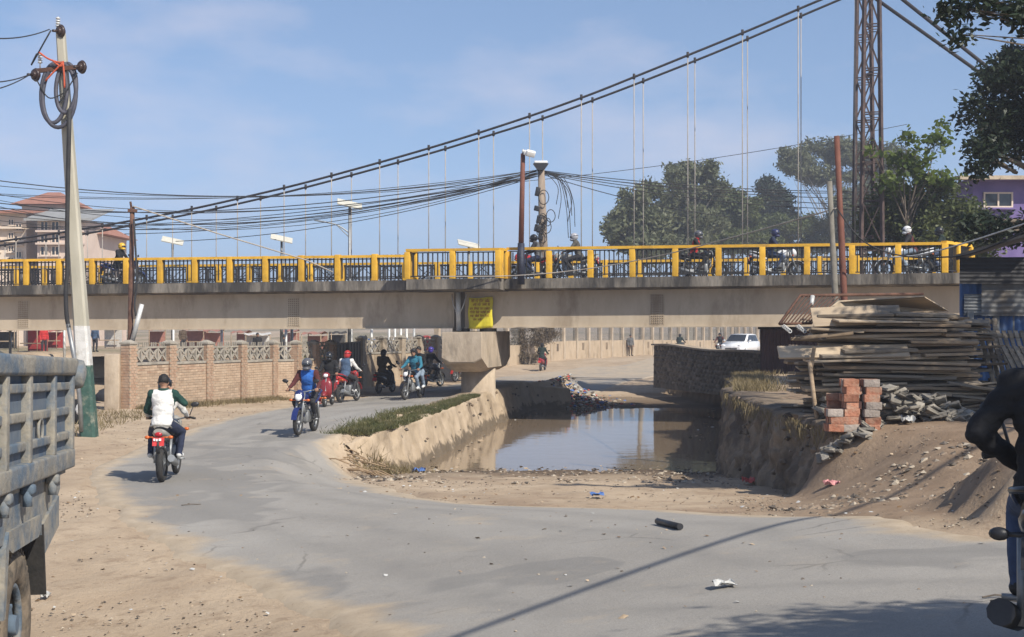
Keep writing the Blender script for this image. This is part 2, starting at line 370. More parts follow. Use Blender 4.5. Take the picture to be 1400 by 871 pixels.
# damp mud near the pool, grass patches beyond the wall: where the ground itself has that colour
damp = np.clip(1-(Z-WZ-0.04)/0.35, 0, 1)*((X > -6) & (X < 10) & (Y > 28) & (Y < 60))
grassy = np.clip(fbm(X*0.12, Y*0.12, 21)*2.2+0.1, 0, 1)*(sst(38, 55, Y)*(X < -6)+sst(60, 90, Y)*(X < -2)+(Y > 170))
grassy = np.clip(grassy, 0, 1)*(~road_in)
soil = np.clip(sst(2.2, 4.0, X-0.15*(Y-16)+0.8*fbm(X*0.8, Y*0.8, 55))*sst(13.2, 14.6, Y+0.5*fbm(X, Y, 56))*(1-sst(30, 40, Y))*(X < 14), 0, 0.85)
soil = np.maximum(soil, 0.6*sst(0.1, 0.35, fbm(X*0.5, Y*0.5, 61))*(Y < 33)*(Y > 17)*(X > -1.5)*(X < 6))
def ground_material():
    m = bpy.data.materials.new('dry_earth'); m.use_nodes = True; t = m.node_tree; N = t.nodes; L = t.links; b = N['Principled BSDF']
    b.inputs['Roughness'].default_value = 0.95; b.inputs['Specular IOR Level'].default_value = 0.2
    co = N.new('ShaderNodeTexCoord')
    def noise(s, d=7, r=0.6):
        n = N.new('ShaderNodeTexNoise'); n.inputs['Scale'].default_value = s; n.inputs['Detail'].default_value = d; n.inputs['Roughness'].default_value = r
        L.new(co.outputs['Object'], n.inputs['Vector']); return n.outputs['Fac']
    def ramp(f, p0, p1, c0, c1):
        r = N.new('ShaderNodeValToRGB'); e = r.color_ramp.elements; e[0].position = p0; e[1].position = p1; e[0].color = c0; e[1].color = c1
        L.new(f, r.inputs['Fac']); return r.outputs['Color']
    def mix(f, a, c):
        x = N.new('ShaderNodeMixRGB'); L.new(f, x.inputs['Fac'])
        for k, q in (('Color1', a), ('Color2', c)):
            if isinstance(q, tuple): x.inputs[k].default_value = q
            else: L.new(q, x.inputs[k])
        return x.outputs['Color']
    c = ramp(noise(0.55), 0.3, 0.7, (0.34, 0.255, 0.175, 1), (0.48, 0.38, 0.27, 1))
    c = mix(ramp(noise(3.1, 8, 0.7), 0.52, 0.72, (0, 0, 0, 1), (0.75, 0.75, 0.75, 1)), c, (0.21, 0.145, 0.095, 1))
    c = mix(ramp(noise(22, 5, 0.7), 0.60, 0.72, (0, 0, 0, 1), (0.8, 0.8, 0.8, 1)), c, (0.12, 0.085, 0.06, 1))
    c = mix(ramp(noise(30, 3, 0.6), 0.66, 0.72, (0, 0, 0, 1), (1, 1, 1, 1)), c, (0.48, 0.41, 0.33, 1))
    a1 = N.new('ShaderNodeAttribute'); a1.attribute_name = 'damp'; a2 = N.new('ShaderNodeAttribute'); a2.attribute_name = 'grassy'; a3 = N.new('ShaderNodeAttribute'); a3.attribute_name = 'soil'
    c = mix(a3.outputs['Fac'], c, ramp(noise(1.9, 7), 0.3, 0.7, (0.17, 0.115, 0.075, 1), (0.30, 0.215, 0.145, 1)))
    c = mix(a1.outputs['Fac'], c, (0.105, 0.075, 0.05, 1))
    g = ramp(noise(5, 6), 0.35, 0.65, (0.06, 0.075, 0.025, 1), (0.13, 0.12, 0.05, 1))
    mm = N.new('ShaderNodeMath'); mm.operation = 'MULTIPLY'; L.new(a2.outputs['Fac'], mm.inputs[0]); L.new(ramp(noise(2.5, 7, 0.7), 0.40, 0.56, (0, 0, 0, 1), (1, 1, 1, 1)), mm.inputs[1])
    c = mix(mm.outputs[0], c, g)
    L.new(c, b.inputs['Base Color'])
    bu = N.new('ShaderNodeBump'); bu.inputs['Strength'].default_value = 0.55; bu.inputs['Distance'].default_value = 0.05; L.new(noise(9, 8, 0.7), bu.inputs['Height'])
    bu2 = N.new('ShaderNodeBump'); bu2.inputs['Strength'].default_value = 0.4; bu2.inputs['Distance'].default_value = 0.02; L.new(noise(45, 4, 0.7), bu2.inputs['Height'])
    L.new(bu.outputs['Normal'], bu2.inputs['Normal']); L.new(bu2.outputs['Normal'], b.inputs['Normal'])
    return m
dirt = ground_material()
gm = mesh_np('ground', np.stack([X, Y, Z], -1).reshape(-1, 3), F, dirt)
for nm, arr in (('damp', damp), ('grassy', grassy), ('soil', soil)):
    at = gm.attributes.new(nm, 'FLOAT', 'POINT'); at.data.foreach_set('value', arr.ravel().astype(np.float32))
tag(link('ground', gm), kind='structure')
# ---- road ribbon
NCR = 40; rv = []; re_ = []; rs_ = []
rows = len(L_)
jl = [float(fbm(i*0.35, 5.5, 31, 3)) for i in range(rows)]; jr = [float(fbm(i*0.35, 9.5, 41, 3)) for i in range(rows)]
for i in range(rows):
    a, b = L_[i], R_[i]; u = (b-a); w = u.length; u = u/w
    a2 = a+u*jl[i]*min(0.5, w*0.05); b2 = b-u*jr[i]*min(0.5, w*0.05)
    for j in range(NCR+1):
        f = j/NCR; p = a2.lerp(b2, f); rv.append((p.x, p.y)); re_.append(min(f, 1-f)*w); rs_.append(f)
rv = np.array(rv); rz = ground_z(rv[:, 0], rv[:, 1])+0.012
re_ = np.array(re_); rz = rz-0.07*(1-sst(0, 0.12, re_))
idx = np.arange(rows*(NCR+1)).reshape(rows, NCR+1)
RF = np.stack([idx[:-1, :-1], idx[:-1, 1:], idx[1:, 1:], idx[1:, :-1]], -1).reshape(-1, 4)
def road_material():
    m = bpy.data.materials.new('dusty_asphalt'); m.use_nodes = True; t = m.node_tree; N = t.nodes; L = t.links; b = N['Principled BSDF']
    b.inputs['Roughness'].default_value = 0.85; b.inputs['Specular IOR Level'].default_value = 0.3
    co = N.new('ShaderNodeTexCoord')
    def noise(s, d=7, r=0.6):
        n = N.new('ShaderNodeTexNoise'); n.inputs['Scale'].default_value = s; n.inputs['Detail'].default_value = d; n.inputs['Roughness'].default_value = r
        L.new(co.outputs['Object'], n.inputs['Vector']); return n.outputs['Fac']
    def ramp(f, p0, p1, c0, c1):
        r = N.new('ShaderNodeValToRGB'); e = r.color_ramp.elements; e[0].position = p0; e[1].position = p1; e[0].color = c0; e[1].color = c1
        L.new(f, r.inputs['Fac']); return r.outputs['Color']
    def mix(f, a, c):
        x = N.new('ShaderNodeMixRGB'); L.new(f, x.inputs['Fac']); L.new(a, x.inputs['Color1'])
        if isinstance(c, tuple): x.inputs['Color2'].default_value = c
        else: L.new(c, x.inputs['Color2'])
        return x.outputs['Color']
    c = ramp(noise(0.4, 6), 0.32, 0.68, (0.25, 0.232, 0.205, 1), (0.325, 0.305, 0.272, 1))
    c = mix(ramp(noise(60, 4, 0.8), 0.45, 0.7, (0, 0, 0, 1), (0.6, 0.6, 0.6, 1)), c, (0.42, 0.395, 0.355, 1))
    c = mix(ramp(noise(85, 3, 0.8), 0.56, 0.68, (0, 0, 0, 1), (0.7, 0.7, 0.7, 1)), c, (0.10, 0.095, 0.09, 1))
    c = mix(ramp(noise(1.3, 8, 0.7), 0.60, 0.70, (0, 0, 0, 1), (0.55, 0.55, 0.55, 1)), c, (0.19, 0.178, 0.16, 1))
    at = N.new('ShaderNodeAttribute'); at.attribute_name = 'edge'
    ad = N.new('ShaderNodeMath'); ad.operation = 'MULTIPLY_ADD'; ad.inputs[1].default_value = 0.85; L.new(noise(1.1, 8, 0.65), ad.inputs[0]); L.new(at.outputs['Fac'], ad.inputs[2])
    d = ramp(noise(3.0, 7), 0.3, 0.7, (0.36, 0.285, 0.20, 1), (0.47, 0.385, 0.28, 1))
    d = mix(ramp(noise(25, 5, 0.7), 0.60, 0.72, (0, 0, 0, 1), (0.8, 0.8, 0.8, 1)), d, (0.16, 0.115, 0.08, 1))
    # cracks, broken here and there, and lanes worn by wheels
    wv_ = N.new('ShaderNodeTexNoise'); wv_.inputs['Scale'].default_value = 1.7; wv_.inputs['Detail'].default_value = 5; L.new(co.outputs['Object'], wv_.inputs['Vector'])
    vm = N.new('ShaderNodeMixRGB'); vm.inputs['Fac'].default_value = 0.22; L.new(co.outputs['Object'], vm.inputs['Color1']); L.new(wv_.outputs['Color'], vm.inputs['Color2'])
    vo = N.new('ShaderNodeTexVoronoi'); vo.feature = 'DISTANCE_TO_EDGE'; vo.inputs['Scale'].default_value = 0.75; L.new(vm.outputs['Color'], vo.inputs['Vector'])
    ck = ramp(vo.outputs['Distance'], 0.004, 0.014, (1, 1, 1, 1), (0, 0, 0, 1)); cm = N.new('ShaderNodeMath'); cm.operation = 'MULTIPLY'; L.new(ck, cm.inputs[0]); L.new(ramp(noise(0.45, 4), 0.53, 0.62, (0, 0, 0, 1), (0.45, 0.45, 0.45, 1)), cm.inputs[1])
    c = mix(cm.outputs[0], c, (0.07, 0.065, 0.058, 1))
    c = mix(ramp(noise(0.28, 3, 0.5), 0.57, 0.585, (0, 0, 0, 1), (0.45, 0.45, 0.45, 1)), c, (0.17, 0.165, 0.155, 1))
    la = N.new('ShaderNodeAttribute'); la.attribute_name = 'lane'; lm_ = N.new('ShaderNodeMath'); lm_.operation = 'MULTIPLY'; L.new(la.outputs['Fac'], lm_.inputs[0]); L.new(ramp(noise(1.6, 6, 0.7), 0.35, 0.65, (0.1, 0.1, 0.1, 1), (0.6, 0.6, 0.6, 1)), lm_.inputs[1])
    c = mix(lm_.outputs[0], c, (0.20, 0.19, 0.172, 1))
    c = mix(ramp(noise(0.9, 8, 0.75), 0.56, 0.74, (0, 0, 0, 1), (0.45, 0.45, 0.45, 1)), c, (0.40, 0.345, 0.27, 1))
    c = mix(ramp(ad.outputs[0], 0.50, 0.74, (0, 0, 0, 1), (1, 1, 1, 1)), c, d)
    L.new(c, b.inputs['Base Color'])
    bu = N.new('ShaderNodeBump'); bu.inputs['Strength'].default_value = 0.35; bu.inputs['Distance'].default_value = 0.02; L.new(noise(70, 4, 0.8), bu.inputs['Height'])
    bu2 = N.new('ShaderNodeBump'); bu2.inputs['Strength'].default_value = 0.3; bu2.inputs['Distance'].default_value = 0.06; L.new(noise(2.0, 6, 0.6), bu2.inputs['Height'])
    L.new(bu.outputs['Normal'], bu2.inputs['Normal']); L.new(bu2.outputs['Normal'], b.inputs['Normal'])
    return m
rm = mesh_np('road', np.c_[rv, rz], RF, road_material())
wid = np.repeat([1.0], len(re_))
ev = 1.1*(1-np.clip(re_/0.7, 0, 1))
# beyond the bridge the surface is mostly gravel and dust
ev = np.maximum(ev, 0.55*sst(58, 75, rv[:, 1]))
at = rm.attributes.new('edge', 'FLOAT', 'POINT'); at.data.foreach_set('value', (0.5*ev).astype(np.float32))
ff = np.array(rs_); lane = sum(np.exp(-((ff-q)/0.035)**2) for q in (0.22, 0.38, 0.60, 0.76))
at = rm.attributes.new('lane', 'FLOAT', 'POINT'); at.data.foreach_set('value', np.clip(lane, 0, 1).astype(np.float32))
tag(link('road', rm), kind='structure')
# ---- water
def water_material():
    m = bpy.data.materials.new('muddy_water'); m.use_nodes = True; t = m.node_tree; N = t.nodes; L = t.links; b = N['Principled BSDF']
    b.inputs['Base Color'].default_value = (0.20, 0.15, 0.10, 1); b.inputs['Roughness'].default_value = 0.05; b.inputs['IOR'].default_value = 1.2; b.inputs['Specular IOR Level'].default_value = 0.5
    co = N.new('ShaderNodeTexCoord'); n = N.new('ShaderNodeTexNoise'); n.inputs['Scale'].default_value = 1.6; n.inputs['Detail'].default_value = 3
    L.new(co.outputs['Object'], n.inputs['Vector']); bu = N.new('ShaderNodeBump'); bu.inputs['Strength'].default_value = 0.07; bu.inputs['Distance'].default_value = 0.05
    L.new(n.outputs['Fac'], bu.inputs['Height']); L.new(bu.outputs['Normal'], b.inputs['Normal']); return m
wp = []
ys = np.linspace(30, 57.2, 60)
wv = []; wf = []
for y in ys: wv += [(float(xl(y))-0.6, float(y), WZ), (float(xr(y))+0.5, float(y), WZ)]
for i in range(len(ys)-1): wf.append((2*i, 2*i+1, 2*i+3, 2*i+2))
wm = bpy.data.meshes.new('water'); wm.from_pydata(wv, [], wf); wm.materials.append(water_material()); wm.update()
tag(link('water', wm), kind='structure')

# ---- mud-plastered retaining wall along the road side of the pool, and the eroded bank opposite
def ribbon_wall(path, zb, zt, batter, seed, rough, cap, nz=14, streak=0.0):
    """path: plan points, zb(p)/zt(p): heights; a wavy eroded face with a lip that runs back under the ground"""
    path = [Vector((p[0], p[1], 0)) for p in path]; n = len(path); verts = []; s = 0
    for i, p in enumerate(path):
        t = (path[min(i+1, n-1)]-path[max(i-1, 0)]).normalized(); nr = Vector((t.y, -t.x, 0))
        if i: s += (p-path[i-1]).length
        b, tp = zb(p), zt(p)
        for k in range(nz+1):
            f = k/nz; z = b+(tp-b)*f
            off = -batter*f+rough*(float(fbm(s*0.9, z*1.0, seed))*0.9+float(fbm(s*3.1, z*2.2, seed+5, 3))*0.6+float(fbm(s*9, z*7, seed+8, 2))*0.30-0.35*abs(float(noise2(s*2.0+float(noise2(z*2, s, seed))*0.8, z*0.4, seed+2))))
            q = p+nr*off; verts.append((q.x, q.y, z+rough*0.25*float(noise2(s*3, k*0.9, seed+9))))
        for k, (w, dz) in enumerate(((0.12, 0.03), (0.35, 0.035), (cap, 0.0), (cap+0.25, -0.35))):
            q = p-nr*(batter+w)+nr*rough*float(noise2(s*2, k+40.0, seed))*0.6
            verts.append((q.x, q.y, tp+dz+0.05*float(noise2(s*2.3, k*1.7, seed+3))))
    m = nz+5; fs = [(i*m+j, i*m+j+1, (i+1)*m+j+1, (i+1)*m+j) for i in range(n-1) for j in range(m-1)]
    return verts, fs
def resample(pts, step):
    pts = [Vector(p) for p in pts]; out = [pts[0]]
    for a, b in zip(pts, pts[1:]):
        k = max(1, int((b-a).length/step))
        out += [a.lerp(b, (j+1)/k) for j in range(k)]
    return out
mudwall_m = mat('mud_plastered_wall', (0.36, 0.28, 0.19), (0.46, 0.365, 0.26), 1.5, 0.95, 0.5, c3=(0.18, 0.135, 0.09), p3=0.60, stretch=(1, 1, 0.6))
bank_m = mat('eroded_earth', (0.15, 0.115, 0.08), (0.27, 0.205, 0.14), 2.4, 0.97, 0.8, c3=(0.085, 0.065, 0.048), p3=0.54, stretch=(1, 1, 0.8))
lpath = resample([(-3.05, 30.2, 0), (-2.75, 30.9, 0), (-2.15, 32.5, 0), (-1.45, 38, 0), (-0.8, 44, 0), (0.15, 50, 0), (0.9, 54.2, 0), (1.5, 55.0, 0), (2.4, 55.3, 0)], 0.11)
def zt_l(p):
    return float(np.interp(p.y, [30.2, 31.2, 44, 54.2, 55.3], [-2.75, -2.5, -2.5, -2.42, -2.75]))
v_, f_ = ribbon_wall(lpath, lambda p: WZ-0.45, zt_l, 0.42, 5, 0.13, 1.0, 26)
nt_ = mudwall_m.node_tree; geo = nt_.nodes.new('ShaderNodeNewGeometry'); sz = nt_.nodes.new('ShaderNodeSeparateXYZ'); nt_.links.new(geo.outputs['Position'], sz.inputs[0])
nn_ = nt_.nodes.new('ShaderNodeTexNoise'); nn_.inputs['Scale'].default_value = 3.5; nn_.inputs['Detail'].default_value = 6; nt_.links.new(geo.outputs['Position'], nn_.inputs['Vector'])
m1 = nt_.nodes.new('ShaderNodeMath'); m1.operation = 'MULTIPLY_ADD'; m1.inputs[1].default_value = -0.75; nt_.links.new(nn_.outputs['Fac'], m1.inputs[0]); nt_.links.new(sz.outputs['Z'], m1.inputs[2])
mr_ = nt_.nodes.new('ShaderNodeMapRange'); mr_.inputs['From Min'].default_value = WZ-0.20; mr_.inputs['From Max'].default_value = WZ-0.08; mr_.inputs['To Min'].default_value = 0.8; mr_.inputs['To Max'].default_value = 0.0; nt_.links.new(m1.outputs[0], mr_.inputs['Value'])
pb_ = nt_.nodes['Principled BSDF']; src = pb_.inputs['Base Color'].links[0].from_socket; mw = nt_.nodes.new('ShaderNodeMixRGB'); mw.inputs['Color2'].default_value = (0.075, 0.058, 0.038, 1)   # wet, algae-stained foot of the wall
nt_.links.new(mr_.outputs['Result'], mw.inputs['Fac']); nt_.links.new(src, mw.inputs['Color1']); nt_.links.new(mw.outputs['Color'], pb_.inputs['Base Color'])
wl_ = bpy.data.meshes.new('retaining_wall'); wl_.from_pydata(v_, [], f_); wl_.materials.append(mudwall_m); wl_.polygons.foreach_set('use_smooth', [True]*len(f_)); wl_.update()
tag(link('retaining_wall', wl_), 'low mud-plastered retaining wall between the road and the pool, grass along its top', 'wall')
rpath = resample([(9.4, 57.6, 0), (8.5, 55.5, 0), (6.6, 45, 0), (4.72, 33, 0), (4.45, 28, 0), (4.36, 24, 0), (4.45, 22, 0), (4.75, 21.2, 0), (5.3, 20.95, 0)], 0.09)
def zt_r(p): return float(np.interp(p.y, [20.9, 21.4, 24, 33, 45, 56], [-1.80, -1.66, -1.62, -1.72, -1.85, -2.6]))
def zb_r(p): return float(np.interp(p.y, [20.9, 21.4, 24, 32, 34], [-2.5, -2.95, -3.2, -3.7, -3.95]))
v_, f_ = ribbon_wall(rpath, zb_r, zt_r, 0.30, 15, 0.30, 1.25, 34)
rb_ = bpy.data.meshes.new('river_bank'); rb_.from_pydata(v_, [], f_); rb_.materials.append(bank_m); rb_.polygons.foreach_set('use_smooth', [True]*len(f_)); rb_.update()
tag(link('river_bank', rb_), kind='structure')
# ================================================================ road bridge
BU = Vector((0.970, -0.2426, 0)).normalized(); BN = Vector((-BU.y*-1*-1, 0, 0))
BN = Vector((BU.y, -BU.x, 0)).normalized()                # points towards the camera side
B0 = Vector((-1.22, 47.4, 0)); BW = 7.9
def bp(s, back=0.0, z=0.0):                               # point on the bridge: s along it, back = metres behind the front edge, z above the deck top
    p = B0+BU*s-BN*back; return Vector((p.x, p.y, 1.31+0.0064*s+z))
def s_at(px):                                            # where the picture column px meets the front edge
    k = (px-CX)/FPX; return (k*B0.y-B0.x)/(BU.x-k*BU.y)
def bridge_prism(mb, s0, s1, poly, mi=0):                 # poly: (back, z) outline
    a = [bp(s0, b, z) for b, z in poly]; c = [bp(s1, b, z) for b, z in poly]; n = len(poly)
    mb.add(a+c, [tuple(range(n)), tuple(n+i for i in reversed(range(n)))]+[(i, n+i, n+(i+1) % n, (i+1) % n) for i in range(n)], mi)
S0, S1 = -46.0, s_at(1330)+1.0
brg = thing('road_bridge', 'concrete deck road bridge on beige girders with yellow railings crossing over the pool', 'bridge', (B0.x, B0.y, -3.6))
rel = brg.location
mb = MB(); j0, j1 = -2.15, 1.0
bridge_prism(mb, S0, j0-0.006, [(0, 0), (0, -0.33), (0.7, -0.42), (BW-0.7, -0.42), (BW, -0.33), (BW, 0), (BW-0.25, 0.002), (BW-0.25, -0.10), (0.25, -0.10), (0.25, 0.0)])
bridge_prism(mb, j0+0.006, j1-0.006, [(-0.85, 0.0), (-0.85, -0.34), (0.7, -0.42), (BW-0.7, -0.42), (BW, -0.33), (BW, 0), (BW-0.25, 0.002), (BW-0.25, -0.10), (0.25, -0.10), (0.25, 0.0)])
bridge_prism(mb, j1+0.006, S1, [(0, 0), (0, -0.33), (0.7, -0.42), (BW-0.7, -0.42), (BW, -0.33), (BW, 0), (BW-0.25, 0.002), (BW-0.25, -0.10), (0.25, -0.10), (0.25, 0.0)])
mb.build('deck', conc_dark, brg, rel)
mb = MB(); bridge_prism(mb, S0, S1, [(0.9, -0.095), (0.9, -0.06), (BW-0.9, -0.06), (BW-0.9, -0.095)]); mb.build('carriageway', mat('old_asphalt', (0.07, 0.068, 0.065), (0.11, 0.105, 0.1), 3, 0.9, 0.2), brg, rel)
for gi, gb in enumerate((0.56, 2.8, 5.0, 7.2)):
    for a, b in ((S0, -0.9), (-0.52, S1)):
        mb = MB(); bridge_prism(mb, a, b, [(gb, -0.40), (gb, -1.60), (gb-0.10, -1.601), (gb-0.10, -1.64), (gb+0.36, -1.64), (gb+0.36, -1.601), (gb+0.26, -1.60), (gb+0.26, -0.40)])
        mb.build('girder', girder_m, brg, rel)
for px in (20, 393, 895):                                   # bolted splice plates on the front girder
    sc_ = s_at(px)
    mb = MB(); bridge_prism(mb, sc_-0.24, sc_+0.24, [(0.555, -0.55), (0.555, -1.55), (0.548, -1.55), (0.548, -0.55)])
    pl = mb.build('splice_plate', girder_m, brg, rel)
    mb = MB()
    for i in range(6):
        for j in range(13):
            c = bp(sc_-0.18+0.072*i, 0.543, -0.60-0.074*j); mb.box(c, (0.03, 0.03, 0.03), Euler((0.6, 0.5, 0.3)).to_matrix())
    o = mb.build('bolt_rows', mat('bolt_brown', (0.2, 0.16, 0.11), (0.26, 0.2, 0.14), 4, 0.7, 0), pl, rel); o['kind'] = 'stuff'  # bolts a darker brown than the girder
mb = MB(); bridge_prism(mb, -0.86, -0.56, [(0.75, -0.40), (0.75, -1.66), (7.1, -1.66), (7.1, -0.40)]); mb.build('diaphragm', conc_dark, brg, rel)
for gb in (0.9,):
    for s_ in (-0.75, 0.2):
        mb = MB(); bridge_prism(mb, s_-0.25, s_+0.25, [(gb-0.2, -1.642), (gb-0.2, -1.755), (gb+0.2, -1.755), (gb+0.2, -1.642)]); mb.build('bearing', conc_dark, brg, rel)
# drain pipe with its forked brackets over the pier
p0, p1 = bp(-0.72, 0.40, -0.42), bp(-0.70, 0.42, -1.72)
mb = MB(); mb.cyl(p0, p1, 0.085, n=14); mb.torus((p0+p1)/2, 0.09, 0.02, 'z', 14, 6)
pip = mb.build('drain_pipe', galv, brg, rel)
for sg in (-1, 1):
    m_ = p0.lerp(p1, 0.62); mb = MB(); mb.tube([m_, bp(-0.71+sg*0.18, 0.42, -0.85), bp(-0.71+sg*0.26, 0.5, -0.5)], 0.018, 6); mb.build('bracket', galv, pip, rel)
# pier: hammerhead cap across the bridge, round column into the water
pier = thing('bridge_pier', 'round concrete bridge pier with faceted hammerhead cap standing at the pool edge', 'pier', bp(-0.7, 0.6, -1.31-3.95))
pr = pier.location; mb = MB(); rings = []
for back, w, zt, zb in ((-1.25, 1.30, -1.76, -2.60), (-1.22, 1.33, -1.755, -2.64), (-0.55, 1.36, -1.755, -2.95), (1.9, 1.36, -1.755, -2.95), (2.5, 1.33, -1.755, -2.66)):
    s = -0.12; rings.append([bp(s-w/2, back, zt), bp(s+w/2, back, zt), bp(s+w/2+0.02, back, zb+0.02), bp(s+w/2-0.25, back, zb-0.12), bp(s-w/2+0.25, back, zb-0.12), bp(s-w/2-0.02, back, zb+0.02)])
mb.loft(rings, smooth=False); mb.build('cap', conc, pier, pr)
for back in (0.55,):
    c = bp(-0.05, back); mb = MB(); mb.cyl((c.x, c.y, -4.4), (c.x, c.y, 1.31-2.9), 0.58, n=36); mb.build('column', conc, pier, pr)
# ---- yellow railing
def railing(name, label, runs, parts_ok):
    t = thing(name, label, 'railing', bp(0, 4, 0)); r = t.location; nb = 0; rest = MB()
    post_mesh = {}
    for (s0, b0, s1, b1, zoff) in runs:
        a, c = bp(s0, b0), bp(s1, b1); a = Vector(a); c = Vector(c); u = c-a; Ln = u.length; u.normalize(); n = max(1, round(Ln/1.335)); sp = Ln/n
        yaw = math.atan2(u.y, u.x); R = Matrix.Rotation(yaw, 3, 'Z')
        m = (a+c)/2
        mb = MB(); mb.box(m+Vector((0, 0, 0.955)), (Ln+0.10, 0.17, 0.09), R); mb.build('top_rail', yellow, t, r)
        mb = MB(); mb.box(m+Vector((0, 0, 0.87)), (Ln-0.02, 0.05, 0.035), R); mb.box(m+Vector((0, 0, 0.09)), (Ln-0.02, 0.05, 0.035), R); mb.build('bar_rail', black_iron, t, r)
        for k in range(n+1):
            q = a+u*sp*k; mb = MB(); mb.cbox((0, 0, 0.455), (0.19, 0.19, 0.905), 0.012, R); o = mb.build('post', yellow, t); o.location = q-r; o.rotation_euler = (random.uniform(-.012, .012), random.uniform(-.012, .012), random.uniform(-.03, .03))
            if k == n: break
            for j in range(1, 9):
                w = q+u*(sp*j/9)
                if parts_ok and nb < 300 and w.x > -17.5:
                    if 'b' not in post_mesh:
                        mm = MB(); mm.box((0, 0, 0.48), (0.034, 0.034, 0.80), R); post_mesh['b'] = mm.mesh('baluster', black_iron)
                    o = link('baluster', post_mesh['b'], t); o.location = w-r; nb += 1
                else: rest.box(w+Vector((0, 0, 0.48)), (0.034, 0.034, 0.80), R)
    if rest.v: o = rest.build('baluster', black_iron, t, r); o['kind'] = 'stuff'
    return t
sR = s_at(1292)
f = 0.14
railing('railing', 'yellow-posted railing on the near edge of the bridge above the banner', [(j1+0.1, f, sR, f, 0), (j0-0.1, f, S0+1, f, 0), (j0+0.02, f-0.85, j1-0.02, f-0.85, 0), (j0+0.02, f-0.66, j0+0.02, f-0.1, 0), (j1+0.0, f-0.66, j1+0.0, f-0.1, 0), (sR, f+0.2, sR+0.9, f+2.6, 0)], True)
railing('railing', 'yellow-posted railing along the far edge of the bridge, seen through the near one', [(S0+1, BW-0.14, S1-0.5, BW-0.14, 0)], False)
# ---- banner
ban = thing('banner', 'yellow cloth banner with rows of dark red lettering hung on the bridge girder', 'banner', bp(0.05, 0.6, -1.62))
br = ban.location; mb = MB(); nx_, nz_ = 10, 10; pts = []
for j in range(nz_+1):
    for i in range(nx_+1):
        s = -0.36+0.84*i/nx_; z = -0.60-1.04*j/nz_
        pts.append(bp(s+0.015*math.sin(j*0.9), 0.45-0.05*(j/nz_)-0.018*math.sin(i*1.3+j*0.5), z-0.02*math.sin(i*0.5)))
mb.add(pts, [(j*(nx_+1)+i, j*(nx_+1)+i+1, (j+1)*(nx_+1)+i+1, (j+1)*(nx_+1)+i) for j in range(nz_) for i in range(nx_)], 0, True)
o = mb.build('cloth', mat('yellow_cloth', (0.52, 0.44, 0.02), (0.62, 0.53, 0.04), 5, 0.85, 0.2), ban, br)
sm_ = o.modifiers.new('thick', 'SOLIDIFY'); sm_.thickness = 0.006
mb = MB()                                                 # rows of script: words hanging from a head line
rowsz = [(-0.68, 0.09, (-0.26, 0.40), 0.11), (-0.815, 0.07, (-0.20, 0.40), 0.075), (-0.945, 0.07, (-0.31, 0.43), 0.075), (-1.07, 0.07, (-0.31, 0.42), 0.075), (-1.19, 0.07, (-0.29, 0.36), 0.075), (-1.32, 0.07, (-0.18, 0.14), 0.07)]
rg = random.Random(4)
def bq(s0, s1, z0, z1):
    j = (-0.60-(z0+z1)/2)/1.04
    q = [bp(s, 0.45-0.05*j-0.032, z) for s, z in ((s0, z0), (s1, z0), (s1, z1), (s0, z1))]; mb.add(q, [(0, 1, 2, 3)])
for z, _, (a, b), h in rowsz:
    s = a
    while s < b-0.06:
        w = rg.uniform(0.09, 0.2); e = min(s+w, b); bq(s, e, z, z-0.013)
        q = s+0.012
        while q < e-0.02:
            bq(q, q+0.012, z-0.01, z-h*rg.uniform(0.7, 1.0)); 
            if rg.random() < 0.7: bq(q, q+0.03, z-h*0.5, z-h*0.5-0.013)
            if rg.random() < 0.35: bq(q-0.005, q+0.03, z+0.012, z+0.024)
            q += rg.uniform(0.026, 0.042)
        s = e+0.03
mb.build('lettering', mat('dark_red_ink', (0.17, 0.03, 0.012), (0.22, 0.04, 0.02), 6, 0.85, 0), ban, br)
# ---- dark sheet-metal store under the right end of the bridge, with earth abutment behind
hut = thing('sheet_metal_store', 'dark maroon corrugated store built under the right end of the bridge', 'shed', (10.2, 48.0, gz(10.2, 48)))
hr = hut.location; mb = MB(); pts = []
maroon = mat('maroon_sheet', (0.045, 0.02, 0.024), (0.075, 0.034, 0.036), 3, 0.6, 0.05)
def corrug(mb, a, b, z0, z1, amp=0.02, pitch=0.09):
    a = Vector(a); b = Vector(b); L0 = (b-a).length; u = (b-a)/L0; nn = Vector((u.y, -u.x, 0)); k = int(L0/pitch*4); vs_ = []
    for i in range(k+1):
        p = a+u*L0*i/k+nn*amp*math.sin(i*math.pi/2); vs_ += [(p.x, p.y, z0), (p.x, p.y, z1)]
    mb.add(vs_, [(2*i, 2*i+2, 2*i+3, 2*i+1) for i in range(k)], 0, True)
zz = hr.z-0.1
corrug(mb, (8.35, 47.6, 0), (12.5, 46.6, 0), zz, -0.36); corrug(mb, (9.35, 53.5, 0), (8.35, 47.6, 0), zz, -0.36); corrug(mb, (12.5, 46.6, 0), (13.5, 53, 0), zz, -0.36)
mb.build('wall', maroon, hut, hr)
mb = MB(); mb.add([(8.2, 47.4, -0.33), (12.6, 46.4, -0.33), (13.6, 53.2, -0.3), (9.3, 53.8, -0.3)], [(0, 1, 2, 3)]); mb.add([(8.2, 47.4, -0.36), (12.6, 46.4, -0.36), (13.6, 53.2, -0.34), (9.3, 53.8, -0.34)], [(3, 2, 1, 0)]); mb.build('roof', maroon, hut, hr)
ab = thing('abutment', 'concrete bridge abutment behind the heap of timber', 'abutment', bp(sR-0.2, 4, -4)); mb = MB(); bridge_prism(mb, sR-1.2, sR+3.0, [(0.6, -0.43), (0.6, -4.2), (8.6, -4.2), (8.6, -0.43)]); mb.build('wall', conc_dark, ab, ab.location)
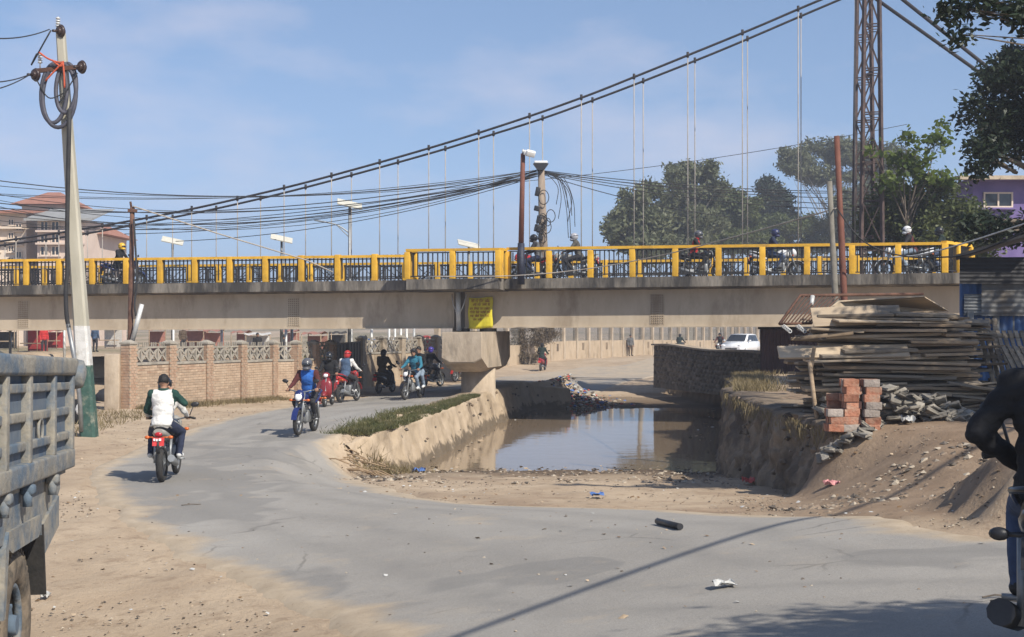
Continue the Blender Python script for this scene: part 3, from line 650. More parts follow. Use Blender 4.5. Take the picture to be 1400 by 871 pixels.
mb = MB(); bridge_prism(mb, sR-1.3, sR-1.2, [(0.5, -1.7), (0.5, -1.9), (8.7, -1.9), (8.7, -1.7)]); mb.build('seat_ledge', conc_dark, ab, ab.location)

# ================================================================ suspension footbridge behind
SOFF, SGAP = 13.2, 2.5
def sp_pt(px, py, off):                                   # picture point on the vertical plane 'off' metres behind the bridge front
    o = B0-BN*off; k = (px-CX)/FPX; s = (k*o.y-o.x)/(BU.x-k*BU.y); p = o+BU*s
    return Vector((p.x, p.y, (CY-py)/FPX*p.y)), s
sus = thing('suspension_footbridge', 'old suspension footbridge with twin black cables and rusty lattice tower behind the road bridge', 'bridge', sp_pt(700, 0, SOFF)[0].xy.to_3d()+Vector((0, 0, -2.9)))
sr = sus.location
cable_m = mat('black_cable', (0.018, 0.016, 0.018), (0.04, 0.034, 0.034), 3, 0.75, 0.05)
upper = [(-420, 374), (-200, 357), (0, 330), (120, 312), (237, 291), (350, 266), (441, 243.5), (580, 204.6), (700, 167), (797, 133), (868, 105), (942, 75), (1030, 39), (1100, 9), (1196, -31)]
lower = [(-420, 377), (-200, 361), (0, 335.7), (120, 319), (253, 294), (350, 273), (453, 247), (580, 212), (653, 190), (745, 161), (830, 130), (900, 103), (990, 67), (1100, 20), (1180, -14)]
tops = []; curves = []
for pts, off in ((upper, SOFF), (lower, SOFF+SGAP)):
    c3 = catmull([sp_pt(x, y, off)[0] for x, y in pts], 6); curves.append(c3)
    mb = MB(); mb.tube(c3, 0.05, 8); mb.build('main_cable', cable_m, sus, sr); tops.append(c3[-1])
for (x1, y1), off, tp in (((1339, 83), SOFF, tops[0]), ((1339, 99), SOFF+SGAP, tops[1])):
    q = sp_pt(x1, y1, off)[0]; far = tp+(q-tp)*3.6
    mb = MB(); mb.tube([tp, q, far], 0.075, 8); mb.build('backstay', cable_m, sus, sr)
deck_z = lambda s: 1.42+0.0064*s
hang_m = mat('hanger_rod', (0.30, 0.27, 0.24), (0.40, 0.36, 0.31), 3, 0.7, 0.0)
def cable_z(c3, s, off):
    o = B0-BN*off; best = None
    for a, b in zip(c3, c3[1:]):
        sa = (a-o).dot(BU); sb = (b-o).dot(BU)
        if sa <= s <= sb: return a.z+(b.z-a.z)*(s-sa)/(sb-sa+1e-9)
    return None
sbase = sp_pt(724, 0, SOFF)[1]
for k in range(-18, 8):
    s = sbase+2.2*k*1.02
    for c3, off in zip(curves, (SOFF, SOFF+SGAP)):
        zc = cable_z(c3, s, off)
        if zc is None: continue
        p = B0-BN*off+BU*s
        mb = MB(); mb.cyl((p.x, p.y, deck_z(s)), (p.x, p.y, zc), 0.021, n=6); h = mb.build('hanger', hang_m, sus, sr)
        mb = MB(); mb.cyl((p.x, p.y, zc-0.09), (p.x, p.y, zc+0.14), 0.055, n=8); mb.build('clamp', cable_m, h, sr)
sE = sp_pt(1185, 0, SOFF)[1]
def sus_pt(s, off, z): p = B0-BN*off+BU*s; return Vector((p.x, p.y, z))
mb = MB()
a = [sus_pt(S0, SOFF, deck_z(S0)-0.12), sus_pt(S0, SOFF+SGAP, deck_z(S0)-0.12), sus_pt(sE+4, SOFF+SGAP, deck_z(sE)-0.12), sus_pt(sE+4, SOFF, deck_z(sE)-0.12)]
mb.add(a+[p+Vector((0, 0, 0.12)) for p in a], [(3, 2, 1, 0), (4, 5, 6, 7), (0, 1, 5, 4), (1, 2, 6, 5), (2, 3, 7, 6), (3, 0, 4, 7)]); mb.build('deck', rust, sus, sr)
for off in (SOFF, SOFF+SGAP):
    mb = MB(); s = S0
    for zz in (0.45, 1.0): mb.tube([sus_pt(S0, off, deck_z(S0)+zz), sus_pt(sE, off, deck_z(sE)+zz)], 0.028, 6)
    while s < sE:
        e = min(s+1.1, sE); mb.cyl(sus_pt(s, off, deck_z(s)), sus_pt(s, off, deck_z(s)+1.0), 0.03, n=6)
        mb.cyl(sus_pt(s, off, deck_z(s)), sus_pt(e, off, deck_z(e)+0.98), 0.018, n=5); mb.cyl(sus_pt(e, off, deck_z(e)), sus_pt(s, off, deck_z(s)+0.98), 0.018, n=5)
        for q in (0.33, 0.66): mb.cyl(sus_pt(s+1.1*q, off, deck_z(s)), sus_pt(s+1.1*q, off, deck_z(s)+1.0), 0.014, n=5)
        s += 1.1
    o = mb.build('lattice_parapet', black_iron, sus, sr); o['kind'] = 'stuff'
# towers: four angle legs, rungs and crossed diagonals per panel
tower_m = mat('rusted_tower', (0.045, 0.032, 0.032), (0.10, 0.066, 0.058), 4, 0.85, 0.12)
for ti, (px, off, ptop) in enumerate(((1192, SOFF, tops[0]), (1181, SOFF+SGAP, tops[1]))):
    c, s = sp_pt(px, 300, off); c.z = gz(c.x, c.y)-0.3; zt = ptop.z-0.15; H = zt-c.z
    tw = link('tower', MB().cbox((c.x, c.y, zt+0.06), (0.9, 0.7, 0.16), 0.02).build('saddle_plate_tmp', tower_m).data, sus)
    bpy.data.objects.remove(bpy.data.objects['saddle_plate_tmp'])
    tw.data.transform(Matrix.Translation(-sr))
    def leg(i, z):
        w = 0.86-0.36*(z-c.z)/H; w = w*0.5*1.06
        sx = (-1, 1, 1, -1)[i]*w; sy = (-1, -1, 1, 1)[i]*w*0.9
        q = Vector((c.x, c.y, z))+BU*sx*1.05-BN*sy; q.z = z; return q
    for i in range(4):
        mb = MB(); mb.box((leg(i, c.z)+leg(i, zt))/2, (0.13, 0.13, H+0.05), (leg(i, zt)-leg(i, c.z)).to_track_quat('Z', 'Y').to_matrix()); mb.build('leg', tower_m, tw, sr)
    zs = [c.z+H*k/9 for k in range(10)]
    for k in range(9):
        for i in range(4):
            j = (i+1) % 4; z0, z1 = zs[k], zs[k+1]
            mb = MB(); d0, d1 = leg(i, z0), leg(j, z1)
            for a, b, w in ((leg(i, z0), leg(j, z1), 0.055), (leg(j, z0), leg(i, z1), 0.055), (leg(i, z1), leg(j, z1), 0.075), (leg(i, z1-0.22), leg(j, z1-0.22), 0.05)):
                mb.box((a+b)/2, (w, w*0.6, (b-a).length), (b-a).to_track_quat('Z', 'Y').to_matrix())
            mb.build('brace', tower_m, tw, sr)
a = sp_pt(1192, 236, SOFF)[0]; b = sp_pt(1181, 236, SOFF+SGAP)[0]
for zz in (0, -2.6, 4.0):
    mb = MB(); mb.box((a+b)/2+Vector((0, 0, zz)), (0.12, 0.12, (b-a).length), (b-a).to_track_quat('Z', 'Y').to_matrix()); mb.build('cross_strut', tower_m, sus, sr)

# ================================================================ brick wall with concrete lattice on the left
brick_m = mat('dusty_brick', (0.36, 0.255, 0.175), (0.46, 0.35, 0.25), 3.0, 0.95, 0.3, rnd=0.16)
brick_red = mat('red_brick_pillar', (0.33, 0.205, 0.135), (0.43, 0.31, 0.22), 5.0, 0.95, 0.3, rnd=0.14)
mortar = mat('mortar', (0.30, 0.245, 0.18), (0.39, 0.32, 0.24), 5, 0.95, 0.3)
bm_ = MB(); bm_.box((0, 0, 0), (0.225, 0.03, 0.066)); BRICK = bm_.mesh('brick', brick_m)
bm_ = MB(); bm_.box((0, 0, 0), (0.225, 0.03, 0.066)); BRICK_R = bm_.mesh('brick', brick_red)
latt_m = mat('lattice_concrete', (0.25, 0.225, 0.185), (0.36, 0.325, 0.27), 4, 0.9, 0.2)
NB = {}
def wall_run(t, r, a, b, hb, hl, budget, pillars=True, lattice=True, plaster=None):
    a = Vector(a); b = Vector(b); u = (b-a); u.z = 0; Ln = u.length; u.normalize(); nrm = Vector((u.y, -u.x, 0)); yaw = math.atan2(u.y, u.x); R = Matrix.Rotation(yaw, 3, 'Z')
    n = max(1, round(Ln/1.75)); sp = Ln/n; rest = MB(); cnt = NB.get(t.name, 0)
    za, zb = gz(a.x, a.y), gz(b.x, b.y)
    def base(f): return za+(zb-za)*f
    for k in range(n):
        p = a+u*sp*k; q = a+u*sp*(k+1); z0 = base((k+0.5)/n)-0.02; m = (p+q)/2
        mb = MB(); mb.box((m.x, m.y, z0+hb/2-0.2), (sp-0.004, 0.20, hb+0.4), R); mb.build('wall_core', plaster or mortar, t, r)
        if not plaster:
            nc = int(hb/0.08); l0 = 0.235
            for c in range(nc):
                x = (0.0 if c % 2 else -l0/2)+0.02
                while x < sp-0.02:
                    e0 = max(x, 0.01); e1 = min(x+0.225, sp-0.01)
                    if e1-e0 > 0.05:
                        w = p+u*((e0+e1)/2)+nrm*(0.10-0.005+random.uniform(-0.003, 0.004)); z = z0+0.04+c*0.08
                        if e1-e0 > 0.22 and cnt < budget:
                            o = link('brick', BRICK_R if (c >= nc-3 and random.random() < 0.4) else BRICK, t); o.location = Vector((w.x, w.y, z))-r; o.rotation_euler = (0, 0, yaw); cnt += 1
                        else: rest.box((w.x, w.y, z), (e1-e0, 0.03, 0.066), R)
                    x += l0
        mb = MB(); mb.box((m.x, m.y, z0+hb+0.04), (sp-0.30, 0.26, 0.07), R); mb.build('coping', latt_m, t, r)
        if lattice:
            mb = MB(); zl = z0+hb+0.08; W = sp-0.32
            def P3(x, z): w = m+u*x; return Vector((w.x, w.y, zl+z))
            mb.box(P3(0, hl-0.03), (W, 0.07, 0.05), R)
            k2 = max(2, int(round(W/0.45)))
            for i in range(k2+1): mb.box(P3(-W/2+W*i/k2, hl/2), (0.05, 0.06, hl), R)
            for i in range(k2):
                x0, x1 = -W/2+W*i/k2, -W/2+W*(i+1)/k2
                for s_, e_ in ((P3(x0, 0.02), P3(x1, hl-0.06)), (P3(x0, hl-0.06), P3(x1, 0.02))):
                    mb.box((s_+e_)/2, (0.045, 0.05, (e_-s_).length), (e_-s_).to_track_quat('Z', 'Y').to_matrix())
                for q_ in (0.25, 0.5, 0.75): mb.box(P3(x0+(x1-x0)*q_, hl+0.05), (0.03, 0.03, 0.14), R)
            mb.build('lattice_panel', latt_m, t, r)
        if pillars:
            for w, zz in ((p, base(k/n)),)+(((q, base(1)),) if k == n-1 else ()):
                hp = hb+hl+0.12; mb = MB()
                mb.box((w.x, w.y, zz+hp/2-0.2), (0.33, 0.33, hp+0.4), R); pil = mb.build('pillar', mortar, t, r)
                if not plaster:
                    pb = MB()
                    for c in range(int(hp/0.08)):
                        off = 0.06 if c % 2 else -0.06
                        for dx, wd in ((-0.085+off*0.6, 0.14), (0.085+off*0.6, 0.14)):
                            pb.box(Vector((w.x, w.y, zz+0.04+c*0.08))+R @ Vector((dx*0.95, -0.165, 0)), (wd, 0.02, 0.066), R)
                        for sg in (-1, 1): pb.box(Vector((w.x, w.y, zz+0.04+c*0.08))+R @ Vector((sg*0.165, 0, 0)), (0.02, 0.28, 0.066), R)
                    o = pb.build('brick_facing', brick_red, pil, r); o['kind'] = 'stuff'
                mb = MB(); mb.box((w.x, w.y, zz+hp+0.03), (0.38, 0.38, 0.05), R); mb.box((w.x, w.y, zz+hp+0.09), (0.36, 0.36, 0.08), R, taper=(0.25, 0.25)); mb.build('pillar_cap', latt_m, pil, r)
    if rest.v: o = rest.build('brick', brick_m, t, r); o['kind'] = 'stuff'
    NB[t.name] = cnt
w0 = cast(176, 560); w1 = cast(372, 546); w2 = cast(404, 545); w3 = cast(452, 540); w4 = cast(494, 529); w5 = cast(640, 517.5)
bwt = thing('brick_wall', 'long dusty brick wall with pillars and white concrete lattice panels along the road bend', 'wall', (w0.x, w0.y, w0.z)); r = bwt.location
wall_run(bwt, r, w0, w1, 1.30, 0.46, 300)
wall_run(bwt, r, w1, w2, 1.30, 0.46, 300, pillars=False)
wall_run(bwt, r, w2, w3, 1.30, 0.46, 300)
mb = MB(); e = w0+Vector((-0.42, -0.1, 0)); mb.cbox((e.x, e.y, e.z+0.75), (0.42, 0.36, 1.7), 0.02); gp = mb.build('end_post', conc, bwt, r)
bw2 = thing('brick_wall', 'plastered wall with lattice top and pillars under the bridge beyond the black gate', 'wall', (w4.x, w4.y, w4.z))
wall_run(bw2, bw2.location, w4, w5, 1.35, 0.5, 0, plaster=mudwall_m)
gt = thing('shaded_gateway', 'black gate standing in for the deep shaded opening between the brick wall and the plastered wall', 'gate', (w3.x, w3.y, w3.z))  # black leaves stand in for a deep opening lying in shade
u = (w4-w3); u.z = 0; Ln = u.length; u.normalize(); yaw = math.atan2(u.y, u.x); R = Matrix.Rotation(yaw, 3, 'Z')
for k in range(2):
    m = w3+u*(Ln*(0.27+0.46*k)); mb = MB(); mb.box((m.x, m.y, m.z+0.98), (Ln*0.44, 0.03, 1.75), R); lf = mb.build('gate_leaf', black_iron, gt, gt.location)
    mb = MB()
    for q in (-0.20, -0.1, 0, 0.1, 0.2): mb.box(Vector((m.x, m.y, m.z+0.98))+u*Ln*q-Vector((u.y, -u.x, 0))*-0.03, (0.035, 0.03, 1.78), R)
    for zz in (0.12, 0.95, 1.84): mb.box(Vector((m.x, m.y, m.z+zz))-Vector((u.y, -u.x, 0))*-0.03, (Ln*0.44, 0.035, 0.05), R)
    mb.build('frame', black_iron, lf, gt.location)
# ---- stone wall on the right beyond the bridge
stone_m = mat('dark_rubble_stone', (0.14, 0.12, 0.095), (0.25, 0.215, 0.17), 3.5, 0.95, 0.4, c3=(0.09, 0.08, 0.065), rnd=0.3)
sw = thing('stone_wall', 'dark rubble stone wall with pale coping beyond the pool, near the white car', 'wall', (6.4, 62.0, gz(6.4, 62)))
r = sw.location; A_ = Vector((6.35, 62.0, 0)); B_ = Vector((9.4, 52.0, 0)); u = B_-A_; Ln = u.length; u.normalize(); nrm = Vector((u.y, -u.x, 0)); yaw = math.atan2(u.y, u.x); R = Matrix.Rotation(yaw, 3, 'Z')
topz = lambda f: (-1.17-0.15*f+0.04*math.sin(f*9)); botz = lambda f: -3.0
mb = MB(); ring = []
for k in range(13):
    f_ = k/12; p = A_+u*Ln*f_
    ring.append([Vector((*(p+nrm*0.2).xy, botz(f_))), Vector((*(p+nrm*0.17).xy, topz(f_))), Vector((*(p-nrm*0.2).xy, topz(f_))), Vector((*(p-nrm*0.2).xy, botz(f_)))])
mb.loft(ring, smooth=False); mb.build('wall_core', stone_m, sw, r)
smesh = []
for q in range(6):
    b2 = MB(); b2.ell((0, 0, 0), (0.17, 0.05, 0.09), 7, 4, noise=0.18); smesh.append(b2.mesh('stone', stone_m))
for k in range(int(Ln/0.34)):
    for c in range(9):
        f_ = (k+0.5+(0.5 if c % 2 else 0))*0.34/Ln
        if f_ > 0.99: continue
        z = topz(f_)-0.12-c*0.18; p = A_+u*Ln*f_+nrm*0.18
        o = link('stone', random.choice(smesh), sw); o.location = Vector((p.x, p.y, z))-r; o.rotation_euler = (random.uniform(-.1, .1), random.uniform(-.25, .25), yaw+random.uniform(-.1, .1)); o.scale = (random.uniform(.8, 1.1), 1, random.uniform(.8, 1.15))
mb = MB(); ring = []
for k in range(13):
    f_ = k/12; p = A_+u*(Ln+0.1)*f_-u*0.12
    ring.append([Vector((*(p+nrm*0.27).xy, topz(f_)+0.002)), Vector((*(p+nrm*0.25).xy, topz(f_)+0.07)), Vector((*(p-nrm*0.25).xy, topz(f_)+0.07)), Vector((*(p-nrm*0.25).xy, topz(f_)+0.002))])
mb.loft(ring, smooth=False); mb.build('coping', conc, sw, r)
# ---- far wall with posts and wire mesh along the road beyond the bridge
fw = thing('mesh_fence', 'far plastered wall topped with wire mesh between tall concrete posts, behind the road', 'fence', (0, 88, gz(0, 88)))
r = fw.location; fa = Vector((-4.2, 80, 0)); fb = Vector((3.5, 98, 0)); fc = Vector((28, 152, 0)); mesh_m = mat('wire_mesh_grey', (0.16, 0.15, 0.13), (0.22, 0.21, 0.18), 5, 0.7, 0)
fpath = resample([fa, fb, fc], 2.35); wires = MB()
for k, (a, b) in enumerate(zip(fpath, fpath[1:])):
    z0 = min(gz(a.x, a.y), gz(b.x, b.y)); u = (b-a); L0 = u.length; u.normalize(); R = Matrix.Rotation(math.atan2(u.y, u.x), 3, 'Z'); m = (a+b)/2
    mb = MB(); mb.box((m.x, m.y, z0+0.5), (L0-0.01, 0.2, 1.5), R); mb.build('wall_panel', mudwall_m, fw, r)
    if k % 2: mb = MB(); mb.box(Vector((m.x, m.y, z0+0.85))+Vector((u.y, -u.x, 0))*0.1, (0.35, 0.04, 0.5), R); mb.build('dark_block', bank_m, fw, r)  # darker block standing slightly proud of every other panel
    mb = MB(); mb.box((a.x, a.y, z0+1.6), (0.26, 0.3, 3.9), R); mb.build('post', conc, fw, r)
    for q in range(14): w = a+u*L0*q/14; wires.box((w.x, w.y, z0+2.35), (0.02, 0.02, 2.2), R)
    for q in range(10): wires.box((m.x, m.y, z0+1.35+q*0.22), (L0, 0.02, 0.02), R)
o = wires.build('wire_mesh', mesh_m, fw, r); o['kind'] = 'stuff'
# ---- far pink apartment houses
pinkw = mat('pale_pink_render', (0.54, 0.43, 0.36), (0.62, 0.50, 0.42), 0.8, 0.9, 0.05); whitew = mat('cream_render', (0.60, 0.50, 0.40), (0.68, 0.57, 0.46), 0.8, 0.9, 0.05)
rtile = mat('red_roof_tiles', (0.27, 0.12, 0.08), (0.34, 0.165, 0.115), 3, 0.85, 0.2); greyroof = mat('grey_roof_sheet', (0.25, 0.25, 0.24), (0.31, 0.31, 0.30), 2, 0.7, 0.05)
def house(name, label, px0, px1, ytop, d, depth, wallm, wins, roof, extra=None):
    x0 = (px0-CX)/FPX*d; x1 = (px1-CX)/FPX*d; zt = (CY-ytop)/FPX*d; g = -2.6
    t = thing(name, label, 'building', ((x0+x1)/2, d, g)); r = t.location
    mb = MB(); mb.box(((x0+x1)/2, d+depth/2, (zt+g)/2), (x1-x0, depth, zt-g)); mb.build('wall', wallm, t, r)
    for (a, b, y0, y1) in wins:
        wx0 = (a-CX)/FPX*d; wx1 = (b-CX)/FPX*d; z1 = (CY-y0)/FPX*d; z0 = (CY-y1)/FPX*d; c = ((wx0+wx1)/2, d-0.03, (z0+z1)/2); w, h = wx1-wx0, z1-z0
        mb = MB(); mb.box((c[0], d-0.02, c[2]), (w, 0.05, h)); wn = mb.build('window', glass_m, t, r)
        mb = MB()
        for dx in (-w/2, 0, w/2): mb.box((c[0]+dx, d-0.06, c[2]), (0.07, 0.08, h))
        for dz in (-h/2, h/2): mb.box((c[0], d-0.06, c[2]+dz), (w+0.07, 0.081, 0.07))
        mb.build('frame', whitew, wn, r)
        mb = MB(); mb.box((c[0], d-0.12, z0-0.08), (w+0.3, 0.24, 0.08)); mb.build('sill', wallm, wn, r)
    ov = 0.8; X0, X1, Y0, Y1 = x0-ov, x1+ov, d-ov, d+depth+ov
    if roof[0] == 'hip':
        h = roof[1]; cx = (X0+X1)/2; cy = (Y0+Y1)/2; k = min(X1-X0, Y1-Y0)*0.35
        mb = MB(); mb.add([(X0, Y0, zt+0.02), (X1, Y0, zt+0.02), (X1, Y1, zt+0.02), (X0, Y1, zt+0.02), (cx-k*0.3, cy, zt+h), (cx+k*0.3, cy, zt+h)], [(0, 1, 5, 4), (1, 2, 5), (2, 3, 4, 5), (3, 0, 4), (3, 2, 1, 0)]); mb.build('roof', roof[2], t, r)
    else:
        h = roof[1]; mb = MB(); mb.add([(X0, Y0, zt+0.02), (X1, Y0, zt+0.02), (X1, Y1, zt+h), (X0, Y1, zt+h), (X0, Y0, zt-0.15), (X1, Y0, zt-0.15)], [(0, 1, 2, 3), (4, 5, 1, 0), (4, 3, 2, 5), (0, 3, 4), (1, 5, 2)]); mb.build('roof', roof[2], t, r)
    for (a, b, y) in (extra or []):
        xa = (a-CX)/FPX*d; xb = (b-CX)/FPX*d; z = (CY-y)/FPX*d; mb = MB(); mb.box(((xa+xb)/2, d-0.25, z), (xb-xa, 0.5, 0.14)); mb.build('ledge', wallm, t, r)
    return t
W = lambda xs, ys, w, h: [(x, x+w, y, y+h) for x in xs for y in ys]
house('apartment_block', 'cream apartment block with long shallow red roof, lowest storeys behind the bridge', -70, 36, 290, 112, 6, whitew, W((-50, -28, -8, 12), (300, 318, 336, 352), 7, 8)+W((22,), (306, 325, 344), 8, 9), ('shed', 0.7, rtile), [(-70, 36, 312), (-70, 36, 330)])
house('apartment_block', 'pink apartment block with small slit windows and red hipped roof', 30, 88, 280, 124, 6, pinkw, W((38,), (290, 304, 318, 332), 9, 5)+W((66,), (284,), 8, 4), ('hip', 1.35, rtile), [(30, 88, 316), (30, 88, 334)])
house('apartment_block', 'pink apartment block with paired tall windows and grey lean-to roof', 51, 116, 300, 110, 5, pinkw, W((56, 71), (303, 320, 337), 10, 12)+W((92,), (303, 320, 337), 9, 11), ('shed', 1.25, greyroof), [(51, 116, 316.5), (51, 116, 333.5)])
house('apartment_block', 'narrow pink apartment block with one column of windows and red roof', 116, 136, 321, 114, 8, pinkw, W((120,), (324, 340), 7, 10), ('hip', 0.9, rtile), [(116, 136, 338)])
# purple house on the right
pu = house('house', 'purple painted house with a blue glazed window behind the dark tree', 1330, 1480, 243, 62, 3, mat('purple_render', (0.14, 0.105, 0.26), (0.19, 0.145, 0.32), 1.2, 0.9, 0.05), [(1345, 1383, 264, 283)], ('shed', 0.25, conc), [(1330, 1480, 246)])
# ================================================================ poles, lamps, wires
def sag(a, b, h, n=18):
    a = Vector(a); b = Vector(b); return [a.lerp(b, i/n)-Vector((0, 0, h*4*(i/n)*(1-i/n))) for i in range(n+1)]
# leaning concrete pole on the left
pb = cast(122, 598); dT = pb.y; top = P(83, 44, dT); up = top-pb
pole = thing('utility_pole', 'leaning concrete utility pole painted white and green at its foot, coiled cable at top', 'utility pole', pb)
def on_pole(f, dx=0, dy=0): return pb+up*f+Vector((dx, dy, 0))
pole_c = mat('pole_concrete', (0.36, 0.34, 0.27), (0.46, 0.43, 0.35), 2, 0.9, 0.2, c3=(0.27, 0.25, 0.2), p3=0.66, stretch=(1, 1, 0.3))
def pole_mb(f0, f1, grow=0.0):
    mb = MB(); rings = []
    for f in np.linspace(f0, f1, 8):
        w = (0.172*(1-f)+0.09*f)+grow; c = on_pole(float(f)-(0.03 if f0 == 0 and f == f0 else 0)); ch = w*0.25
        rings.append([c+Vector((x*w, y*w, 0)) for x, y in ((-1, -.7), (-.7, -1), (.7, -1), (1, -.7), (1, .7), (.7, 1), (-.7, 1), (-1, .7))])
    mb.loft(rings, smooth=False); return mb
pole_mb(0, 1).build('shaft', pole_c, pole, pb)
pole_mb(0.0, 0.178, 0.003).build('green_band', mat('worn_green_paint', (0.03, 0.075, 0.06), (0.05, 0.105, 0.085), 7, 0.7, 0.2, c3=(0.28, 0.27, 0.21), p3=0.63), pole, pb)
pole_mb(0.178, 0.275, 0.003).build('white_band', mat('worn_white_paint', (0.52, 0.51, 0.48), (0.63, 0.62, 0.60), 9, 0.8, 0.3, c3=(0.33, 0.30, 0.25), p3=0.62), pole, pb)
k = dT/FPX
arm_c = on_pole(0.905); a0 = arm_c+Vector((-34*k, -0.14, -0.03)); a1 = arm_c+Vector((30*k, -0.14, 0.06))
mb = MB(); mb.box((a0+a1)/2, (0.09, 0.09, (a1-a0).length), (a1-a0).to_track_quat('Z', 'Y').to_matrix()); arm = mb.build('cross_arm', rust, pole, pb)
ins_m = mat('brown_insulator', (0.03, 0.02, 0.018), (0.06, 0.04, 0.035), 5, 0.3, 0)
def insulator(c, ax):
    mb = MB(); mb.cyl(c-ax*0.09, c-ax*0.02, 0.075, 0.13, 14); mb.cyl(c-ax*0.02, c+ax*0.03, 0.15, 0.12, 16); mb.cyl(c+ax*0.03, c+ax*0.08, 0.10, 0.05, 14); mb.cyl(c+ax*0.08, c+ax*0.2, 0.03, n=8)
    return mb.build('disc_insulator', ins_m, pole, pb)
axv = Vector((-0.55, -0.8, -0.1)).normalized()
insulator(on_pole(1.0, 0.02, -0.1), axv); insulator(a0+Vector((0.0, -0.08, -0.1)), axv); insulator(a1+Vector((-0.02, -0.08, -0.02)), axv)
for c in (on_pole(1.0, -0.06, 0), a0+Vector((0.08, 0, 0.05))):
    mb = MB(); mb.cyl(c, c+Vector((0, 0, 0.34)), 0.014, n=6)
    for q in range(4): mb.cyl(c+Vector((0, 0, 0.12+0.055*q)), c+Vector((0, 0, 0.15+0.055*q)), 0.05, n=10)
    mb.build('pin_insulator', galv, pole, pb)
coil_m = mat('slate_cable', (0.045, 0.045, 0.06), (0.075, 0.075, 0.095), 4, 0.6, 0.0)
for dx, w, h, ph in ((-0.02, 0.36, 1.42, 0.0), (-0.14, 0.28, 1.32, 0.3), (0.12, 0.22, 1.1, 0.5)):
    c = on_pole(0.915)+Vector((dx, -0.2-0.05*ph, 0.05)); pts = []
    for i in range(33):
        a = math.pi*2*i/32+math.pi/2; pts.append(c+Vector((math.cos(a)*w, 0.08*math.sin(a*1.0)+0.1*ph, (math.sin(a)-1)*h/2)))
    mb = MB(); mb.tube(pts, 0.045, 10); mb.build('cable_coil', coil_m, pole, pb)
orange = mat('red_binding', (0.42, 0.07, 0.03), (0.5, 0.1, 0.045), 6, 0.7, 0.1)
b0_ = on_pole(0.92, 0, -0.22)
for pts in ([(-0.55, 0.22), (-0.3, 0.08), (0, 0.0), (0.12, 0.02)], [(0.1, 0.0), (0.13, -0.3), (0.14, -0.55)], [(0.1, 0.0), (-0.15, -0.2), (-0.38, -0.4)], [(-0.2, 0.05), (0.02, -0.08), (0.1, -0.02)]):
    mb = MB(); mb.tube(catmull([b0_+Vector((x*0.8, -0.03, z)) for x, z in pts], 4), 0.02, 7); mb.build('binding', orange, pole, pb)
jm = MB(); jm.tube(catmull([on_pole(1.0, -0.15, -0.2), on_pole(1.0, -0.55, -0.25)-Vector((0, 0, 0.75)), b0_+Vector((-0.5, 0, 0.2))], 8), 0.017, 6); jm.build('jumper', wire_m, pole, pb)
jm = MB(); jm.tube(catmull([a0+Vector((0, -0.1, -0.15)), a0+Vector((0.3, -0.1, -0.6)), a0+Vector((0.65, -0.1, -0.5)), a1+Vector((-0.5, -0.1, -0.8)), a1+Vector((-0.1, -0.1, -0.15))], 8), 0.014, 6); jm.build('jumper', wire_m, pole, pb)
# black service cable and grey conduit down the pole
pts = [P(x, y, dT-0.3) for x, y in ((95, 150), (92, 300), (92, 370), (90, 395), (91, 430), (94, 448))]
mb = MB(); mb.tube(catmull(pts, 5), [0.05]*26, 8); mb.build('service_cable', wire_m, pole, pb)
mb = MB(); mb.tube([P(93, 443, dT-0.3), P(102, 492, dT-0.28), P(109, 545, dT-0.2), P(112, 590, dT-0.15)], 0.05, 10); mb.build('conduit', grey_metal, pole, pb)
def wire(pts, r, label, group=None, name='overhead_wire', m=None):
    mb = MB(); mb.tube(pts, r, 6); return one(name, mb, m or wire_m, label, 'wire', group)
wire(sag(on_pole(1.0, -0.15, -0.3), P(-60, 44, 24), 0.15), 0.013, 'thin wire leaving the top of the leaning concrete pole', name='overhead_wire')
for y in (107, 128): wire(sag(a0+Vector((-0.05, -0.2, -0.1)), P(-60, y, 24), 0.12), 0.013, 'thin wire leaving the cross-arm of the leaning concrete pole', 'wires from the cross-arm')
# plain steel poles
def steel_pole(px0, py0, px1, py1, d, rad, m, label, base=None, cap=True):
    b = P(px0, py0, d); t = P(px1, py1, d); u = (t-b).normalized(); g = gz(b.x, b.y)
    bb = b+u*((g-0.15-b.z)/u.z)
    th = thing('steel_pole', label, 'pole', bb); mb = MB()
    mb.tube([bb, bb.lerp(t, 0.35), bb.lerp(t, 0.36), bb.lerp(t, 0.7), bb.lerp(t, 0.705), t], [rad*1.2, rad*1.2, rad, rad, rad*0.85, rad*0.85], 12); mb.build('shaft', m, th, bb)
    if cap: mb = MB(); mb.box(t+Vector((0.02, -0.06, -0.12)), (rad*3.2, 0.08, 0.09)); mb.cyl(t+Vector((-0.03, 0, -0.02)), t+Vector((-0.06, 0, 0.16)), 0.035, n=8); mb.build('bracket', rust, th, bb)
    return th, t
sp1, t1 = steel_pole(178, 473, 181, 283, 43.0, 0.085, rust, 'thin rusty pole rising behind the brick wall by the leaning conduit')
c0 = P(180, 470, 42.8); c1 = P(194, 416, 42.8); mb = MB(); mb.cyl(c0, c1, 0.07, n=12); mb.build('conduit', galv, sp1, sp1.location)
mb = MB(); mb.tube(catmull([P(183, 300, 42.8), P(187, 380, 42.8), P(184, 415, 42.8), P(186, 432, 42.8)], 6), 0.03, 7); mb.build('cable', wire_m, sp1, sp1.location)
steel_pole(1154, 405, 1144, 186, 28.5, 0.068, rust_red, 'tall plain red-brown steel pole standing behind the timber heap', cap=False)
cp, _ = steel_pole(1142, 405, 1134, 248, 31.0, 0.07, mat('grey_post', (0.15, 0.14, 0.115), (0.22, 0.20, 0.17), 3, 0.9, 0.2), 'short grey concrete post beside the red-brown pole', cap=False)
